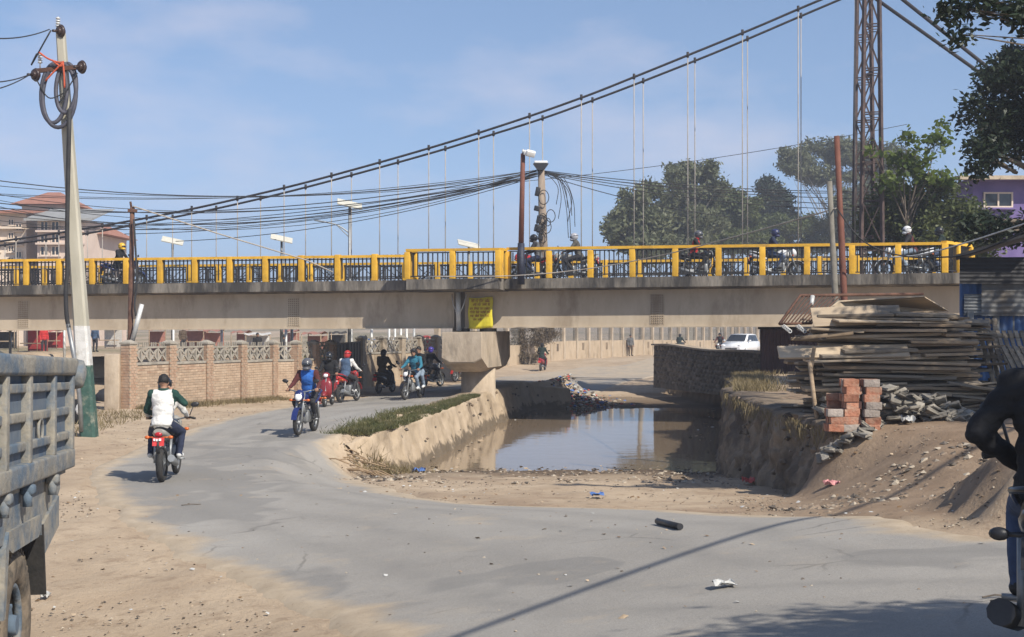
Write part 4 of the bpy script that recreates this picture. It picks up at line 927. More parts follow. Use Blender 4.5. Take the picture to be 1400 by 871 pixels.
# lamp post with dark foot on the bridge edge, with a floodlight
lb = bp(s_at(714), 0.02, 0.0)-BN*-0.18; k2 = lb.y
lp = thing('lamp_pole', 'red-brown lamp pole with dark foot on the bridge edge, pale floodlight at top', 'lamp post', lb)
mb = MB(); t = P(715, 210, lb.y); mb.tube([lb+Vector((0, 0, 1.15)), t], [0.09, 0.075], 12); mb.build('shaft', rust_red, lp, lb)
mb = MB(); mb.tube([lb+Vector((0, 0, -0.2)), lb+Vector((0, 0, 1.16))], [0.12, 0.115], 12); mb.build('foot', mat('navy_paint', (0.015, 0.018, 0.035), (0.025, 0.03, 0.05), 5, 0.6, 0.1), lp, lb)
mb = MB(); mb.cyl(t, t+Vector((0, 0, 0.14)), 0.03, n=8); mb.tube([t+Vector((0, 0, -0.03)), t+Vector((0.15, -0.1, 0.03)), t+Vector((0.3, -0.15, -0.02))], 0.03, 8); arm = mb.build('arm', galv, lp, lb)
mb = MB(); mb.cbox(t+Vector((0.25, -0.18, -0.02)), (0.3, 0.16, 0.2), 0.03, (0.5, 0.2, 0.2)); mb.cbox(t+Vector((0.1, -0.12, 0.02)), (0.16, 0.14, 0.16), 0.03, (0.3, 0.1, 0)); mb.build('floodlight', white_p, lp, lb)
# telephone pole laden with wires beyond the bridge
dq = 55.4; tb = P(744, 335, dq); tt = P(740, 232, dq); tbase = Vector((tb.x, tb.y, 1.30))
tp = thing('telephone_pole', 'telephone pole tangled with coiled wires and boxes, fan of wires spreading from its top', 'utility pole', tbase)
mb = MB(); mb.tube([tbase, tt], [0.2, 0.13], 12); mb.build('shaft', mat('weathered_pole', (0.22, 0.17, 0.13), (0.34, 0.28, 0.22), 3, 0.9, 0.2, stretch=(1, 1, .3)), tp, tbase)
mb = MB(); mb.prism([(-0.30, 0.12), (0.30, 0.12), (0.12, -0.14), (-0.12, -0.14)], -0.18, 0.18, 'y'); mb.v = [(x+tt.x-0.02, y+tt.y-0.1, z+tt.z+0.1) for x, y, z in mb.v]; hb_ = mb.build('head_box', black_plastic, tp, tbase)
mb = MB(); mb.cbox(tt+Vector((-0.02, -0.1, 0.27)), (0.52, 0.4, 0.1), 0.03); mb.build('lid', white_p, hb_, tbase)
for (x, y, w, h) in ((735, 262, .18, .35), (734, 285, .22, .2), (737, 300, .2, .3), (735, 312, .26, .28), (739, 325, .2, .2)):
    c = P(x, y, dq-0.2); mb = MB(); mb.cbox(c, (w, 0.16, h), 0.03, (0, 0.2, 0)); mb.build('junction_box', black_plastic, tp, tbase)
rr = random.Random(3)
for i in range(9):
    c = P(rr.uniform(738, 756), rr.uniform(268, 325), dq-0.25); R_c = rr.uniform(0.14, 0.3); mb = MB(); pts = []
    for q in range(25): a = q/24*2*math.pi*1.0; pts.append(c+Vector((math.cos(a)*R_c*0.7, 0.05*math.sin(a*2), math.sin(a)*R_c)))
    mb.tube(pts, 0.017, 5); mb.build('wire_coil', wire_m, tp, tbase)
for i in range(8):
    x0 = 745+rr.uniform(0, 6); x1 = rr.uniform(760, 784); y1 = rr.uniform(265, 332); mb = MB()
    mb.tube(catmull([P(x0, 236, dq-0.1), P((x0+x1)/2+4, 243+rr.uniform(0, 6), dq-0.2), P(x1, (240+y1)/2, dq-0.25), P(x1+rr.uniform(-8, 4), y1, dq-0.25)], 6), 0.014, 5); mb.build('hanging_wire', wire_m, tp, tbase)
for y in (238, 241, 244, 247, 250, 253, 257):                                   # fan to the left
    pass
fan = [(-80, 236, 30), (-80, 252, 45), (-80, 262, 70), (-80, 272, 55), (-80, 284, 40), (-80, 262, 18), (-80, 278, 28), (-80, 300, 40), (-80, 246, 22), (-80, 268, 34), (-80, 290, 50), (-80, 256, 60)]
for i, (x, y, s) in enumerate(fan):
    e = P(x, y, 50+4*(i % 4)); st = tt+Vector((-0.1, -0.15, -0.02-0.045*(i % 5)))
    wire(sag(st, e, (s-14)*0.024+0.55), 0.012 if i % 3 else 0.018, 'black overhead wire running left from the tangled telephone pole above the bridge', 'wires left of the telephone pole')
for i, (x, y, s) in enumerate([(300, 352, 4), (180, 338, 4), (90, 345, 5), (230, 360, 2)]):
    e = P(x-60, y-22-6*i, 58); wire(sag(tt+Vector((-0.1, -0.1, -0.25)), e, 0.5), 0.014, 'black overhead wire slanting down left from the telephone pole to the bridge', 'slanting wires left of the telephone pole')
for i, (x, y, s) in enumerate([(1480, 250, 20), (1480, 262, 22), (1480, 240, 26), (1480, 275, 22), (1480, 270, 30), (1000, 303, 6)]):
    e = P(x, y-6, 66 if x > 1100 else 62); wire(sag(tt+Vector((0.1, -0.05, -0.05-0.03*i)), e, s*0.035), 0.016, 'black overhead wire running right from the tangled telephone pole towards the trees', 'wires right of the telephone pole')
wire(sag(P(-60, 262, 64), P(1240, 170, 64), 1.4, 30), 0.013, 'long thin wire rising right across the sky towards the lattice tower')
wire([P(182, 282, 42.9), P(300, 320, 45), P(420, 356, 47), P(455, 372, 47.2)], 0.022, 'pale stay wire from the rusty pole down to the bridge edge', m=hang_m)
wire(catmull([P(585, 378, 46.3), P(700, 377, 46.2), P(800, 368, 45.8), P(900, 350, 44), P(1000, 325, 40), P(1143, 285, 30.8)], 6), 0.016, 'grey cable slung along the bridge railing up to the concrete post', m=hang_m)
wire(catmull([P(1144, 285, 28.4), P(1170, 320, 28), P(1195, 338, 28), P(1235, 350, 28), P(1280, 352, 27), P(1340, 343, 26), P(1460, 290, 24)], 6), 0.015, 'black cable sagging from the red-brown pole over to the shed roof')
wire(catmull([P(1215, 352, 28.6), P(1260, 348, 28), P(1320, 332, 26), P(1400, 306, 24), P(1460, 285, 23)], 6), 0.014, 'pale cable sagging in front of the shed roof', m=galv)
# solar street lamps beyond the bridge
def solar(px, ytop, d, lab, arm):
    b = P(px, 345, d); g = gz(b.x, b.y)-0.2; b.z = g; t = P(px, ytop, d)
    th = thing('solar_street_lamp', lab, 'street lamp', b); mb = MB(); mb.tube([b, t], [0.085, 0.055], 10); mb.build('pole', grey_metal, th, b)
    mb = MB(); R = Euler((math.radians(24), math.radians(12), math.radians(12))).to_matrix(); mb.box(t+Vector((0, 0, 0.06)), (1.05, 0.66, 0.045), R); pn = mb.build('solar_panel', mat('pale_panel', (0.5, 0.48, 0.4), (0.58, 0.56, 0.48), 4, 0.5, 0), th, b)  # panel the same pale colour on every face
    mb = MB(); mb.cyl(t-Vector((0, 0, 0.1)), t+Vector((0, 0, 0.06)), 0.05, n=8); mb.cyl(t-Vector((0.0, 0, 0.0)), t+R @ Vector((-0.35, 0, 0.03)), 0.02, n=6); mb.build('bracket', grey_metal, pn, b)
    if arm:
        q = t-Vector((0, 0, 1.15)); mb = MB(); mb.tube(catmull([q, q+Vector((-0.5, -0.1, 0.32)), q+Vector((-1.1, -0.2, 0.47))], 5), 0.03, 7); mb.tube(catmull([q-Vector((0, 0, 0.2)), q+Vector((-0.3, -0.05, 0.1)), q+Vector((-0.5, -0.1, 0.3))], 4), 0.02, 6); ar = mb.build('arm', grey_metal, th, b)
        mb = MB(); mb.cbox(q+Vector((-1.2, -0.22, 0.48)), (0.5, 0.14, 0.06), 0.02, (0, 0.18, 0)); mb.build('lamp_head', grey_metal, ar, b)
solar(478, 281, 59.5, 'tall solar street lamp with curved lamp arm rising behind the bridge', True)
solar(385, 328, 68.0, 'small solar street lamp showing only its panel, between the tall lamp and the rusty pole', False)
solar(236, 331, 70.0, 'small solar street lamp with panel just right of the rusty pole', False)
solar(641, 336, 66.0, 'low solar lamp panel barely above the railing left of the lamp pole', False)
# roadside cable high over the near road, between two poles outside the picture: it draws the thin shadow across the asphalt
ga, gb_ = cast(1160, 700), cast(655, 862); HZ = 4.6
def lift(g): t_ = (HZ-g.z)/SUN_DIR.z; return g+SUN_DIR*t_
ca, cb_ = lift(ga), lift(gb_); du = (ca-cb_).normalized(); e0 = cb_-du*7.0; e1 = ca+du*5.0; e1.z = e0.z = HZ+0.1
wire(sag(e0, e1, 0.1), 0.036, 'thick cable bundle crossing high over the near road')
for q, lb_ in ((e0, 'concrete pole behind the viewpoint carrying the thick cable bundle'), (e1, 'concrete pole under the roadside tree carrying the thick cable bundle')):
    g0 = Vector((q.x, q.y, gz(q.x, q.y)-0.2)); th = thing('utility_pole', lb_, 'utility pole', g0)
    mb = MB(); mb.tube([g0, q+Vector((0, 0, 0.5))], [0.16, 0.1], 12); mb.build('shaft', pole_c, th, g0)
    mb = MB(); mb.cbox(q, (0.9, 0.09, 0.09), 0.01); mb.build('cross_arm', rust, th, g0)
# ================================================================ motorcycles, people, truck, car
def wheel(parent, c, R=0.30, r=0.055, name='wheel', spokes=6, dusty=False):
    w = MB().torus((0, 0, 0), R-r, r, 'x', 30, 8, wide=0.95).mesh('tyre', dusty_rub if dusty else black_rub)
    rim = MB().torus((0, 0, 0), R-2*r+0.008, 0.016, 'x', 24, 6, wide=1.8); rim.cyl((-0.06, 0, 0), (0.06, 0, 0), 0.05, n=12)
    for k in range(spokes):
        a = 2*math.pi*k/spokes; rim.box((0, math.cos(a)*(R-2*r)/2, math.sin(a)*(R-2*r)/2), (0.022, 0.022, R-2*r), Matrix.Rotation(a-math.pi/2, 3, 'X'))
    rim.cyl((0.045, 0, 0), (0.05, 0, 0), 0.11, n=20)
    e = link(name, rim.mesh('wheel', grey_metal), parent); e.location = c
    t = link('tyre', w, e); return e
plate_red = mat('red_plate', (0.50, 0.035, 0.035), (0.58, 0.05, 0.05), 9, 0.5, 0.0)
lens_red = mat('red_lens', (0.35, 0.012, 0.02), (0.45, 0.02, 0.03), 5, 0.2, 0); lens_or = mat('orange_lens', (0.5, 0.11, 0.02), (0.6, 0.14, 0.03), 5, 0.25, 0); lens_w = mat('clear_lens', (0.75, 0.75, 0.75), (0.85, 0.85, 0.85), 5, 0.12, 0)
def motorcycle(label, loc, rz, col, col2=None, exl=1, dark=False, sc=0.96, group='motorcycles and scooters on the road', lean=0.0, parts=True, tailc=None):
    c = paint(*col) if isinstance(col, tuple) and isinstance(col[0], str) else col; c2 = c if col2 is None else paint(*col2); tc_ = c2 if tailc is None else paint(*tailc)
    t = thing('motorcycle', label, 'motorcycle', loc, (0, lean, rz), group); t.scale = (sc, sc, sc)
    wheel(t, (0, 0.68, 0.30), 0.30, 0.05); wheel(t, (0, -0.62, 0.30), 0.30, 0.06)
    f = MB()
    for s in (-1, 1): f.tube([(s*0.075, 0.68, 0.30), (s*0.075, 0.52, 0.72), (s*0.08, 0.43, 0.96)], [0.032, 0.028, 0.022], 8)
    f.build('fork', grey_metal, t)
    fd = MB(); pts = []
    for k in range(9): a = math.radians(15+k*18); pts.append((0, 0.68+0.335*math.cos(a), 0.30+0.335*math.sin(a)))
    for a, b in zip(pts, pts[1:]): fd.box((Vector(a)+Vector(b))/2, (0.13, 0.012, (Vector(b)-Vector(a)).length*1.08), (Vector(b)-Vector(a)).to_track_quat('Z', 'X').to_matrix() @ Matrix.Rotation(math.pi/2, 3, 'Z'))
    fd.build('front_mudguard', c, t)
    tk = MB(); rings = []
    for y, w, z0, z1 in ((0.44, 0.06, 0.80, 0.92), (0.36, 0.13, 0.74, 1.0), (0.18, 0.16, 0.72, 1.02), (-0.02, 0.12, 0.74, 0.93), (-0.10, 0.09, 0.76, 0.85)):
        h = (z1-z0)/2; rings.append([Vector((math.cos(2*math.pi*j/14)*w, y, (z0+z1)/2+math.sin(2*math.pi*j/14)*h)) for j in range(14)])
    tk.loft(rings); tk.build('fuel_tank', c, t)
    hl = MB(); hl.ell((0, 0.57, 0.90), (0.12, 0.10, 0.14), 14, 8, (0.2, 0, 0)); hd = hl.build('headlight_cowl', c, t)
    ln = MB(); ln.ell((0, 0.645, 0.88), (0.085, 0.035, 0.095), 12, 6, (0.2, 0, 0)); ln.build('headlight', lens_w, hd)
    st = MB(); rings = []
    for y, w, z, h in ((-0.02, 0.10, 0.79, 0.04), (-0.2, 0.14, 0.78, 0.06), (-0.42, 0.15, 0.80, 0.06), (-0.5, 0.13, 0.86, 0.06), (-0.80, 0.09, 0.90, 0.04)):
        rings.append([Vector((math.cos(2*math.pi*j/12)*w, y, z+math.sin(2*math.pi*j/12)*h)) for j in range(12)])
    st.loft(rings); st.build('seat', black_plastic, t)
    tl = MB(); rings = []
    for y, w, z, h in ((-0.30, 0.13, 0.70, 0.06), (-0.55, 0.14, 0.76, 0.075), (-0.80, 0.12, 0.83, 0.075), (-0.93, 0.075, 0.87, 0.045)):
        rings.append([Vector((math.cos(2*math.pi*j/12)*w, y, z+math.sin(2*math.pi*j/12)*h)) for j in range(12)])
    tl.loft(rings); tail = tl.build('tail_cowl', tc_, t)
    q = MB(); q.tube([(-0.16, -0.42, 0.86), (-0.15, -0.78, 0.95), (-0.07, -0.92, 0.97), (0.07, -0.92, 0.97), (0.15, -0.78, 0.95), (0.16, -0.42, 0.86)], 0.017, 7); q.build('grab_rail', c2, t)
    q = MB(); q.ell((0, -0.925, 0.82), (0.065, 0.03, 0.04), 10, 6); q.build('tail_light', lens_red, tail)
    q = MB(); q.box((0, -0.93, 0.70), (0.19, 0.012, 0.14), (-0.25, 0, 0)); pl = q.build('number_plate', black_plastic if dark else plate_red, t)
    q = MB()
    for i, (x, z, w) in enumerate(((-0.06, 0.035, 0.03), (-0.02, 0.03, 0.025), (0.03, 0.035, 0.04), (-0.055, -0.03, 0.028), (-0.01, -0.03, 0.022), (0.035, -0.03, 0.028), (0.07, -0.03, 0.02))): q.box((x, -0.94-z*0.25, 0.70+z), (w, 0.004, 0.038), (-0.25, 0, 0))
    q.build('plate_marks', black_rub if dark else white_p, pl)
    q = MB(); q.tube([(0, -0.80, 0.80), (0, -0.92, 0.66), (0, -0.97, 0.52)], [0.07, 0.06, 0.07], 8, flat=0.35); q.build('rear_mudguard', black_plastic, t)
    for s in (-1, 1):
        for y, z, w in ((-0.88, 0.77, 0.16), (0.56, 0.80, 0.17)):
            q = MB(); q.cyl((s*0.05, y, z), (s*w, y, z), 0.012, n=6); q.ell((s*(w+0.03), y, z), (0.045, 0.03, 0.03), 8, 6); q.build('indicator', black_plastic if dark else lens_or, t)
        q = MB(); q.tube([(s*0.27, 0.40, 1.02), (s*0.31, 0.45, 1.14), (s*0.34, 0.46, 1.2)], 0.009, 6); q.ell((s*0.36, 0.46, 1.23), (0.075, 0.02, 0.045), 10, 6, (0, -s*0.15, 0)); q.build('mirror', black_plastic, t)
        q = MB(); q.cyl((s*0.1, -0.02, 0.34), (s*0.27, -0.02, 0.34), 0.016, n=8); q.build('footpeg', grey_metal, t)
    q = MB(); q.tube([(-0.38, 0.30, 1.00), (-0.26, 0.36, 1.02), (-0.08, 0.42, 0.98), (0.08, 0.42, 0.98), (0.26, 0.36, 1.02), (0.38, 0.30, 1.00)], 0.014, 8); hb = q.build('handlebar', grey_metal, t)
    for s in (-1, 1): q = MB(); q.cyl((s*0.28, 0.35, 1.018), (s*0.395, 0.29, 0.998), 0.02, n=8); q.build('grip', black_rub, hb)
    q = MB(); q.cbox((0, 0.10, 0.42), (0.24, 0.36, 0.30), 0.05); q.cyl((0, 0.22, 0.48), (0, 0.34, 0.70), 0.09, 0.08, 12)
    for k in range(5): a = Vector((0, 0.235+0.022*k, 0.51+0.04*k)); q.box(a, (0.21, 0.16, 0.012), (0.5, 0, 0))
    q.tube([(0, 0.40, 0.80), (0, 0.36, 0.45), (0, 0.1, 0.26), (0, -0.35, 0.36), (0, -0.45, 0.66)], 0.03, 8); q.tube([(0.1, -0.1, 0.34), (0.1, -0.62, 0.30)], 0.035, 8, flat=0.5); q.tube([(-0.1, -0.1, 0.34), (-0.1, -0.62, 0.30)], 0.03, 8, flat=0.5); q.tube([(-0.13, -0.5, 0.72), (-0.12, -0.6, 0.32)], 0.025, 8); q.tube([(0.13, -0.5, 0.72), (0.12, -0.6, 0.32)], 0.025, 8)
    q.build('engine', grey_metal if parts else black_plastic, t)
    q = MB(); q.tube([(exl*0.08, 0.32, 0.40), (exl*0.11, 0.25, 0.22), (exl*0.14, -0.1, 0.24), (exl*0.17, -0.35, 0.30), (exl*0.19, -0.82, 0.42)], [0.022, 0.022, 0.024, 0.055, 0.062], 10); q.build('exhaust', black_plastic if exl < 0 else grey_metal, t)
    return t
def scooter(label, loc, rz, col, sc=0.95, group='motorcycles and scooters on the road'):
    c = paint(*col); t = thing('scooter', label, 'scooter', loc, (0, 0, rz), group); t.scale = (sc, sc, sc)
    wheel(t, (0, 0.60, 0.24), 0.24, 0.05); wheel(t, (0, -0.58, 0.24), 0.24, 0.055)
    q = MB(); rings = []
    for y, w, z, h in ((-0.05, 0.10, 0.50, 0.14), (-0.2, 0.17, 0.56, 0.17), (-0.5, 0.19, 0.60, 0.16), (-0.8, 0.12, 0.70, 0.10), (-0.9, 0.06, 0.72, 0.06)): rings.append([Vector((math.cos(2*math.pi*j/14)*w, y, z+math.sin(2*math.pi*j/14)*h)) for j in range(14)])
    q.loft(rings); body = q.build('body', c, t)
    q = MB(); rings = []
    for y, w, z, h in ((0.02, 0.11, 0.76, 0.04), (-0.25, 0.15, 0.77, 0.05), (-0.55, 0.14, 0.80, 0.05), (-0.75, 0.09, 0.82, 0.03)): rings.append([Vector((math.cos(2*math.pi*j/12)*w, y, z+math.sin(2*math.pi*j/12)*h)) for j in range(12)])
    q.loft(rings); q.build('seat', black_plastic, t)
    q = MB(); rings = []
    for z, w, y, h in ((0.27, 0.16, 0.36, 0.05), (0.5, 0.20, 0.42, 0.06), (0.75, 0.19, 0.38, 0.06), (0.92, 0.10, 0.33, 0.06)): rings.append([Vector((math.cos(2*math.pi*j/12)*w, y+math.sin(2*math.pi*j/12)*h, z)) for j in range(12)])
    q.loft(rings); q.build('leg_shield', c, t)
    q = MB(); q.cbox((0, 0.15, 0.27), (0.34, 0.5, 0.07), 0.03); q.build('footboard', black_plastic, t)
    q = MB(); q.ell((0, 0.60, 0.36), (0.09, 0.24, 0.16), 12, 8, zmin=0.0); q.build('front_mudguard', c, t)
    q = MB(); q.tube([(0, 0.60, 0.24), (0, 0.45, 0.5), (0, 0.36, 0.98)], 0.035, 8); q.build('fork', grey_metal, t)
    q = MB(); q.ell((0, 0.36, 1.0), (0.13, 0.10, 0.09), 12, 8); q.build('handlebar_cowl', c, t)
    q = MB(); q.ell((0, 0.44, 0.99), (0.075, 0.035, 0.06), 12, 6); q.build('headlight', lens_w, t)
    q = MB(); q.tube([(-0.34, 0.26, 1.02), (-0.12, 0.34, 1.02), (0.12, 0.34, 1.02), (0.34, 0.26, 1.02)], 0.016, 8); q.build('handlebar', black_rub, t)
    for s in (-1, 1): q = MB(); q.tube([(s*0.22, 0.33, 1.03), (s*0.3, 0.36, 1.2)], 0.008, 6); q.ell((s*0.32, 0.36, 1.23), (0.06, 0.02, 0.045), 10, 6); q.build('mirror', black_plastic, t)
    q = MB(); q.ell((0, -0.90, 0.74), (0.08, 0.03, 0.04), 10, 6); q.build('tail_light', lens_red, t)
    q = MB(); q.box((0, -0.93, 0.58), (0.18, 0.012, 0.13), (-0.2, 0, 0)); q.build('number_plate', plate_red, t)
    q = MB(); q.tube([(0, -0.82, 0.66), (0, -0.90, 0.5)], [0.06, 0.07], 8, flat=0.3); q.build('rear_mudguard', black_plastic, t)
    q = MB(); q.tube([(0.10, -0.2, 0.26), (0.16, -0.4, 0.26), (0.18, -0.75, 0.34)], [0.03, 0.05, 0.055], 10); q.build('exhaust', grey_metal, t)
    return t
# ---- bodies: capsules along the bones, fused into one skin by a voxel remesh, faces dressed by nearest bone
def capsule(mb, a, b, r0, r1):
    a = Vector(a); b = Vector(b); mb.ell(a, (r0,)*3, 12, 8); mb.ell(b, (r1,)*3, 12, 8); mb.cyl(a, b, r0, r1, 12)
_bodies = {}
def body_mesh(key, J, thick=1.0, bare=False):
    """slots: 0 torso, 1 arms, 2 legs, 3 skin, 4 shoes"""
    if key in _bodies: return _bodies[key]
    mb = MB(); bones = []
    def bone(a, b, r0, r1, slot): capsule(mb, J[a] if isinstance(a, str) else a, J[b] if isinstance(b, str) else b, r0*thick, r1*thick); bones.append((Vector(J[a] if isinstance(a, str) else a), Vector(J[b] if isinstance(b, str) else b), slot))
    pel, che, nec, hea = (Vector(J[k]) for k in ('pelvis', 'chest', 'neck', 'head'))
    up = (che-pel).normalized()
    mb.ell(pel, (0.175*thick, 0.135*thick, 0.15), 16, 10); mb.ell(pel.lerp(che, 0.45), (0.165*thick, 0.12*thick, 0.19), 16, 10); mb.ell(che, (0.19*thick, 0.125*thick, 0.19), 16, 10); bones.append((pel+up*0.03, che+up*0.10, 0))
    cu = che+Vector((0, 0, 0.08))
    for k_ in ('shl', 'shr'):
        sh_ = Vector(J[k_]); capsule(mb, cu, sh_, 0.10*thick, 0.078*thick); bones.append((cu, cu.lerp(sh_, 0.35), 0)); bones.append((cu.lerp(sh_, 0.85), sh_, 1))
    mb.cyl(che, hea, 0.062, 0.055, 12); bones.append((nec, hea, 3))
    mb.ell(hea+Vector((0, 0, 0.02)), (0.076, 0.095, 0.115), 16, 12); mb.ell(hea+Vector((0, 0.03, -0.055)), (0.055, 0.06, 0.06), 12, 8); mb.ell(hea+Vector((0, 0.098, -0.01)), (0.016, 0.02, 0.026), 8, 6)
    for s in (-1, 1): mb.ell(hea+Vector((s*0.078, -0.005, 0.0)), (0.014, 0.022, 0.032), 8, 6)
    for s in 'lr':
        bone('sh'+s, 'el'+s, 0.068, 0.052, 1); bone('el'+s, 'wr'+s, 0.052, 0.036, 1)
        bone('hip'+s, 'kn'+s, 0.098, 0.066, 2); bone('kn'+s, 'an'+s, 0.066, 0.045, 2)
        w = Vector(J['wr'+s]); e = Vector(J['el'+s]); d = (w-e).normalized(); h = w+d*0.06; mb.ell(h, (0.042, 0.045, 0.03), 10, 8); bones.append((w+d*0.03, h+d*0.05, 3))
        an = Vector(J['an'+s]); to = Vector(J['to'+s]); capsule(mb, an-Vector((0, 0.03, 0.02)), to, 0.05, 0.042); bones.append((an-Vector((0, 0.05, 0.05)), to, 4))
    mb.ell(pel+Vector((0, -0.03, -0.04)), (0.17*thick, 0.14, 0.12), 14, 8); bones.append((Vector(J['hipl']), Vector(J['hipr']), 2))
    tmp = MB.build(mb, 'body_tmp', skin_m); rm_ = tmp.modifiers.new('r', 'REMESH'); rm_.mode = 'VOXEL'; rm_.voxel_size = 0.012 if key.startswith('akimbo') else 0.016; sm_ = tmp.modifiers.new('s', 'SMOOTH'); sm_.iterations = 4; sm_.factor = 0.5
    dg = bpy.context.evaluated_depsgraph_get(); me = bpy.data.meshes.new_from_object(tmp.evaluated_get(dg)); bpy.data.objects.remove(tmp)
    # folds of the cloth: creases across the sleeves, trouser legs and the jacket; quilted rolls on the padded jacket
    co_ = np.empty(len(me.vertices)*3, np.float32); me.vertices.foreach_get('co', co_); co_ = co_.reshape(-1, 3); nr_ = np.empty(len(me.vertices)*3, np.float32); me.vertex_normals.foreach_get('vector', nr_); nr_ = nr_.reshape(-1, 3)
    hp = np.array(J['head']); cl = np.clip((np.linalg.norm(co_-hp, axis=1)-0.16)/0.06, 0, 1)
    w_ = 0.010*fbm(co_[:, 0]*7+co_[:, 1]*4, co_[:, 2]*17+co_[:, 1]*6, 71, 3)+0.006*fbm(co_[:, 0]*16+co_[:, 2]*9, co_[:, 1]*15-co_[:, 2]*22, 73, 2)
    if key.startswith('akimbo'): w_ = w_*0.7+0.010*np.abs(np.sin((co_[:, 2]+0.25*np.abs(co_[:, 0]))*math.pi/0.085))*(co_[:, 2] > 0.95)
    co_ = co_+nr_*(w_*cl)[:, None]; me.vertices.foreach_set('co', co_.astype(np.float32).ravel()); me.update()
    # fingers: four curled and a thumb per hand
    bm = bmesh.new(); bm.from_mesh(me); fm = MB()
    for s, sg in (('l', -1), ('r', 1)):
        w = Vector(J['wr'+s]); e = Vector(J['el'+s]); d = (w-e).normalized(); side = d.cross(Vector((0, 0, 1))).normalized(); dn = d.cross(side).normalized()
        if dn.z > 0: dn = -dn
        for k in range(4):
            b0 = w+d*0.085+side*(0.027-0.018*k); ln = (0.034, 0.038, 0.036, 0.028)[k]; fm.tube([b0, b0+d*ln, b0+d*ln*1.1+dn*0.03, b0+d*0.008+dn*0.045], [0.011, 0.010, 0.009, 0.008], 6)
        b0 = w+d*0.045+side*sg*-0.03; fm.tube([b0, b0+d*0.03+side*sg*-0.02, b0+d*0.05+side*sg*-0.012+dn*0.02], [0.013, 0.011, 0.009], 6)
    base = len(bm.verts); vv = [bm.verts.new(v) for v in fm.v]
    fing = []
    for f in fm.f: fing.append(bm.faces.new([vv[i] for i in f]))
    for k in range(5): pass
    bm.to_mesh(me); nf = len(fing); bm.free()
    cen = np.array([p.center for p in me.polygons]); best = np.full(len(cen), 1e9); slot = np.zeros(len(cen), int)
    for a, b, s in bones:
        a = np.array(a); b = np.array(b); ab = b-a; t = np.clip(((cen-a) @ ab)/max(ab @ ab, 1e-9), 0, 1); dd = np.linalg.norm(cen-(a+t[:, None]*ab), axis=1)
        dd = dd-(0.10 if s == 0 else 0.05 if s == 2 else 0.055 if s in (1,) else 0.035)
        k = dd < best; best[k] = dd[k]; slot[k] = s
    slot[-nf:] = 3
    for _ in range(5): me.materials.append(None)
    while len(me.materials) > 5: me.materials.pop()
    me.polygons.foreach_set('material_index', slot.astype(np.int32)); me.polygons.foreach_set('use_smooth', np.ones(len(slot), bool)); me.update()
    me.name = 'body_'+key; _bodies[key] = me; return me
def sym(J):
    out = dict(J)
    for k, v in J.items():
        if k.endswith('r') and k not in ('r',): out[k[:-1]+'l'] = (-v[0], v[1], v[2])
    return out
POSES = {
 'drive': sym(dict(pelvis=(0, -0.24, 0.93), chest=(0, -0.14, 1.27), neck=(0, -0.10, 1.45), head=(0, -0.04, 1.57), shr=(0.185, -0.13, 1.38), elr=(0.31, 0.02, 1.14), wrr=(0.33, 0.24, 1.06), hipr=(0.10, -0.20, 0.88), knr=(0.21, 0.24, 0.76), anr=(0.19, -0.02, 0.42), tor=(0.21, 0.15, 0.38))),
 'pillion': sym(dict(pelvis=(0, -0.58, 1.00), chest=(0, -0.52, 1.35), neck=(0, -0.49, 1.53), head=(0, -0.45, 1.65), shr=(0.185, -0.51, 1.46), elr=(0.27, -0.40, 1.2), wrr=(0.20, -0.18, 1.10), hipr=(0.10, -0.54, 0.95), knr=(0.25, -0.16, 0.80), anr=(0.24, -0.36, 0.46), tor=(0.26, -0.20, 0.41))),
 'scoot': sym(dict(pelvis=(0, -0.28, 0.90), chest=(0, -0.22, 1.25), neck=(0, -0.19, 1.43), head=(0, -0.14, 1.55), shr=(0.185, -0.21, 1.36), elr=(0.29, -0.06, 1.12), wrr=(0.31, 0.17, 1.06), hipr=(0.09, -0.24, 0.86), knr=(0.15, 0.20, 0.72), anr=(0.13, 0.16, 0.36), tor=(0.14, 0.32, 0.33))),
 'stand': sym(dict(pelvis=(0, 0, 0.92), chest=(0, 0.0, 1.27), neck=(0, 0.0, 1.45), head=(0, 0.02, 1.58), shr=(0.185, 0, 1.38), elr=(0.25, -0.02, 1.10), wrr=(0.24, 0.10, 0.86), hipr=(0.09, 0, 0.88), knr=(0.11, 0.02, 0.48), anr=(0.11, -0.02, 0.09), tor=(0.13, 0.14, 0.045)))}
POSES['phone'] = dict(POSES['pillion']); POSES['phone'].update(elr=(0.34, -0.42, 1.30), wrr=(0.15, -0.40, 1.50), ell=(-0.30, -0.40, 1.18))
POSES['akimbo'] = dict(POSES['drive']); POSES['akimbo'].update(pelvis=(0, -0.30, 0.93), chest=(0, -0.24, 1.27), neck=(0, -0.20, 1.45), head=(0, -0.15, 1.57), shl=(-0.185, -0.23, 1.38), ell=(-0.35, -0.30, 1.16), wrl=(-0.18, -0.10, 1.0), shr=(0.185, -0.23, 1.38))
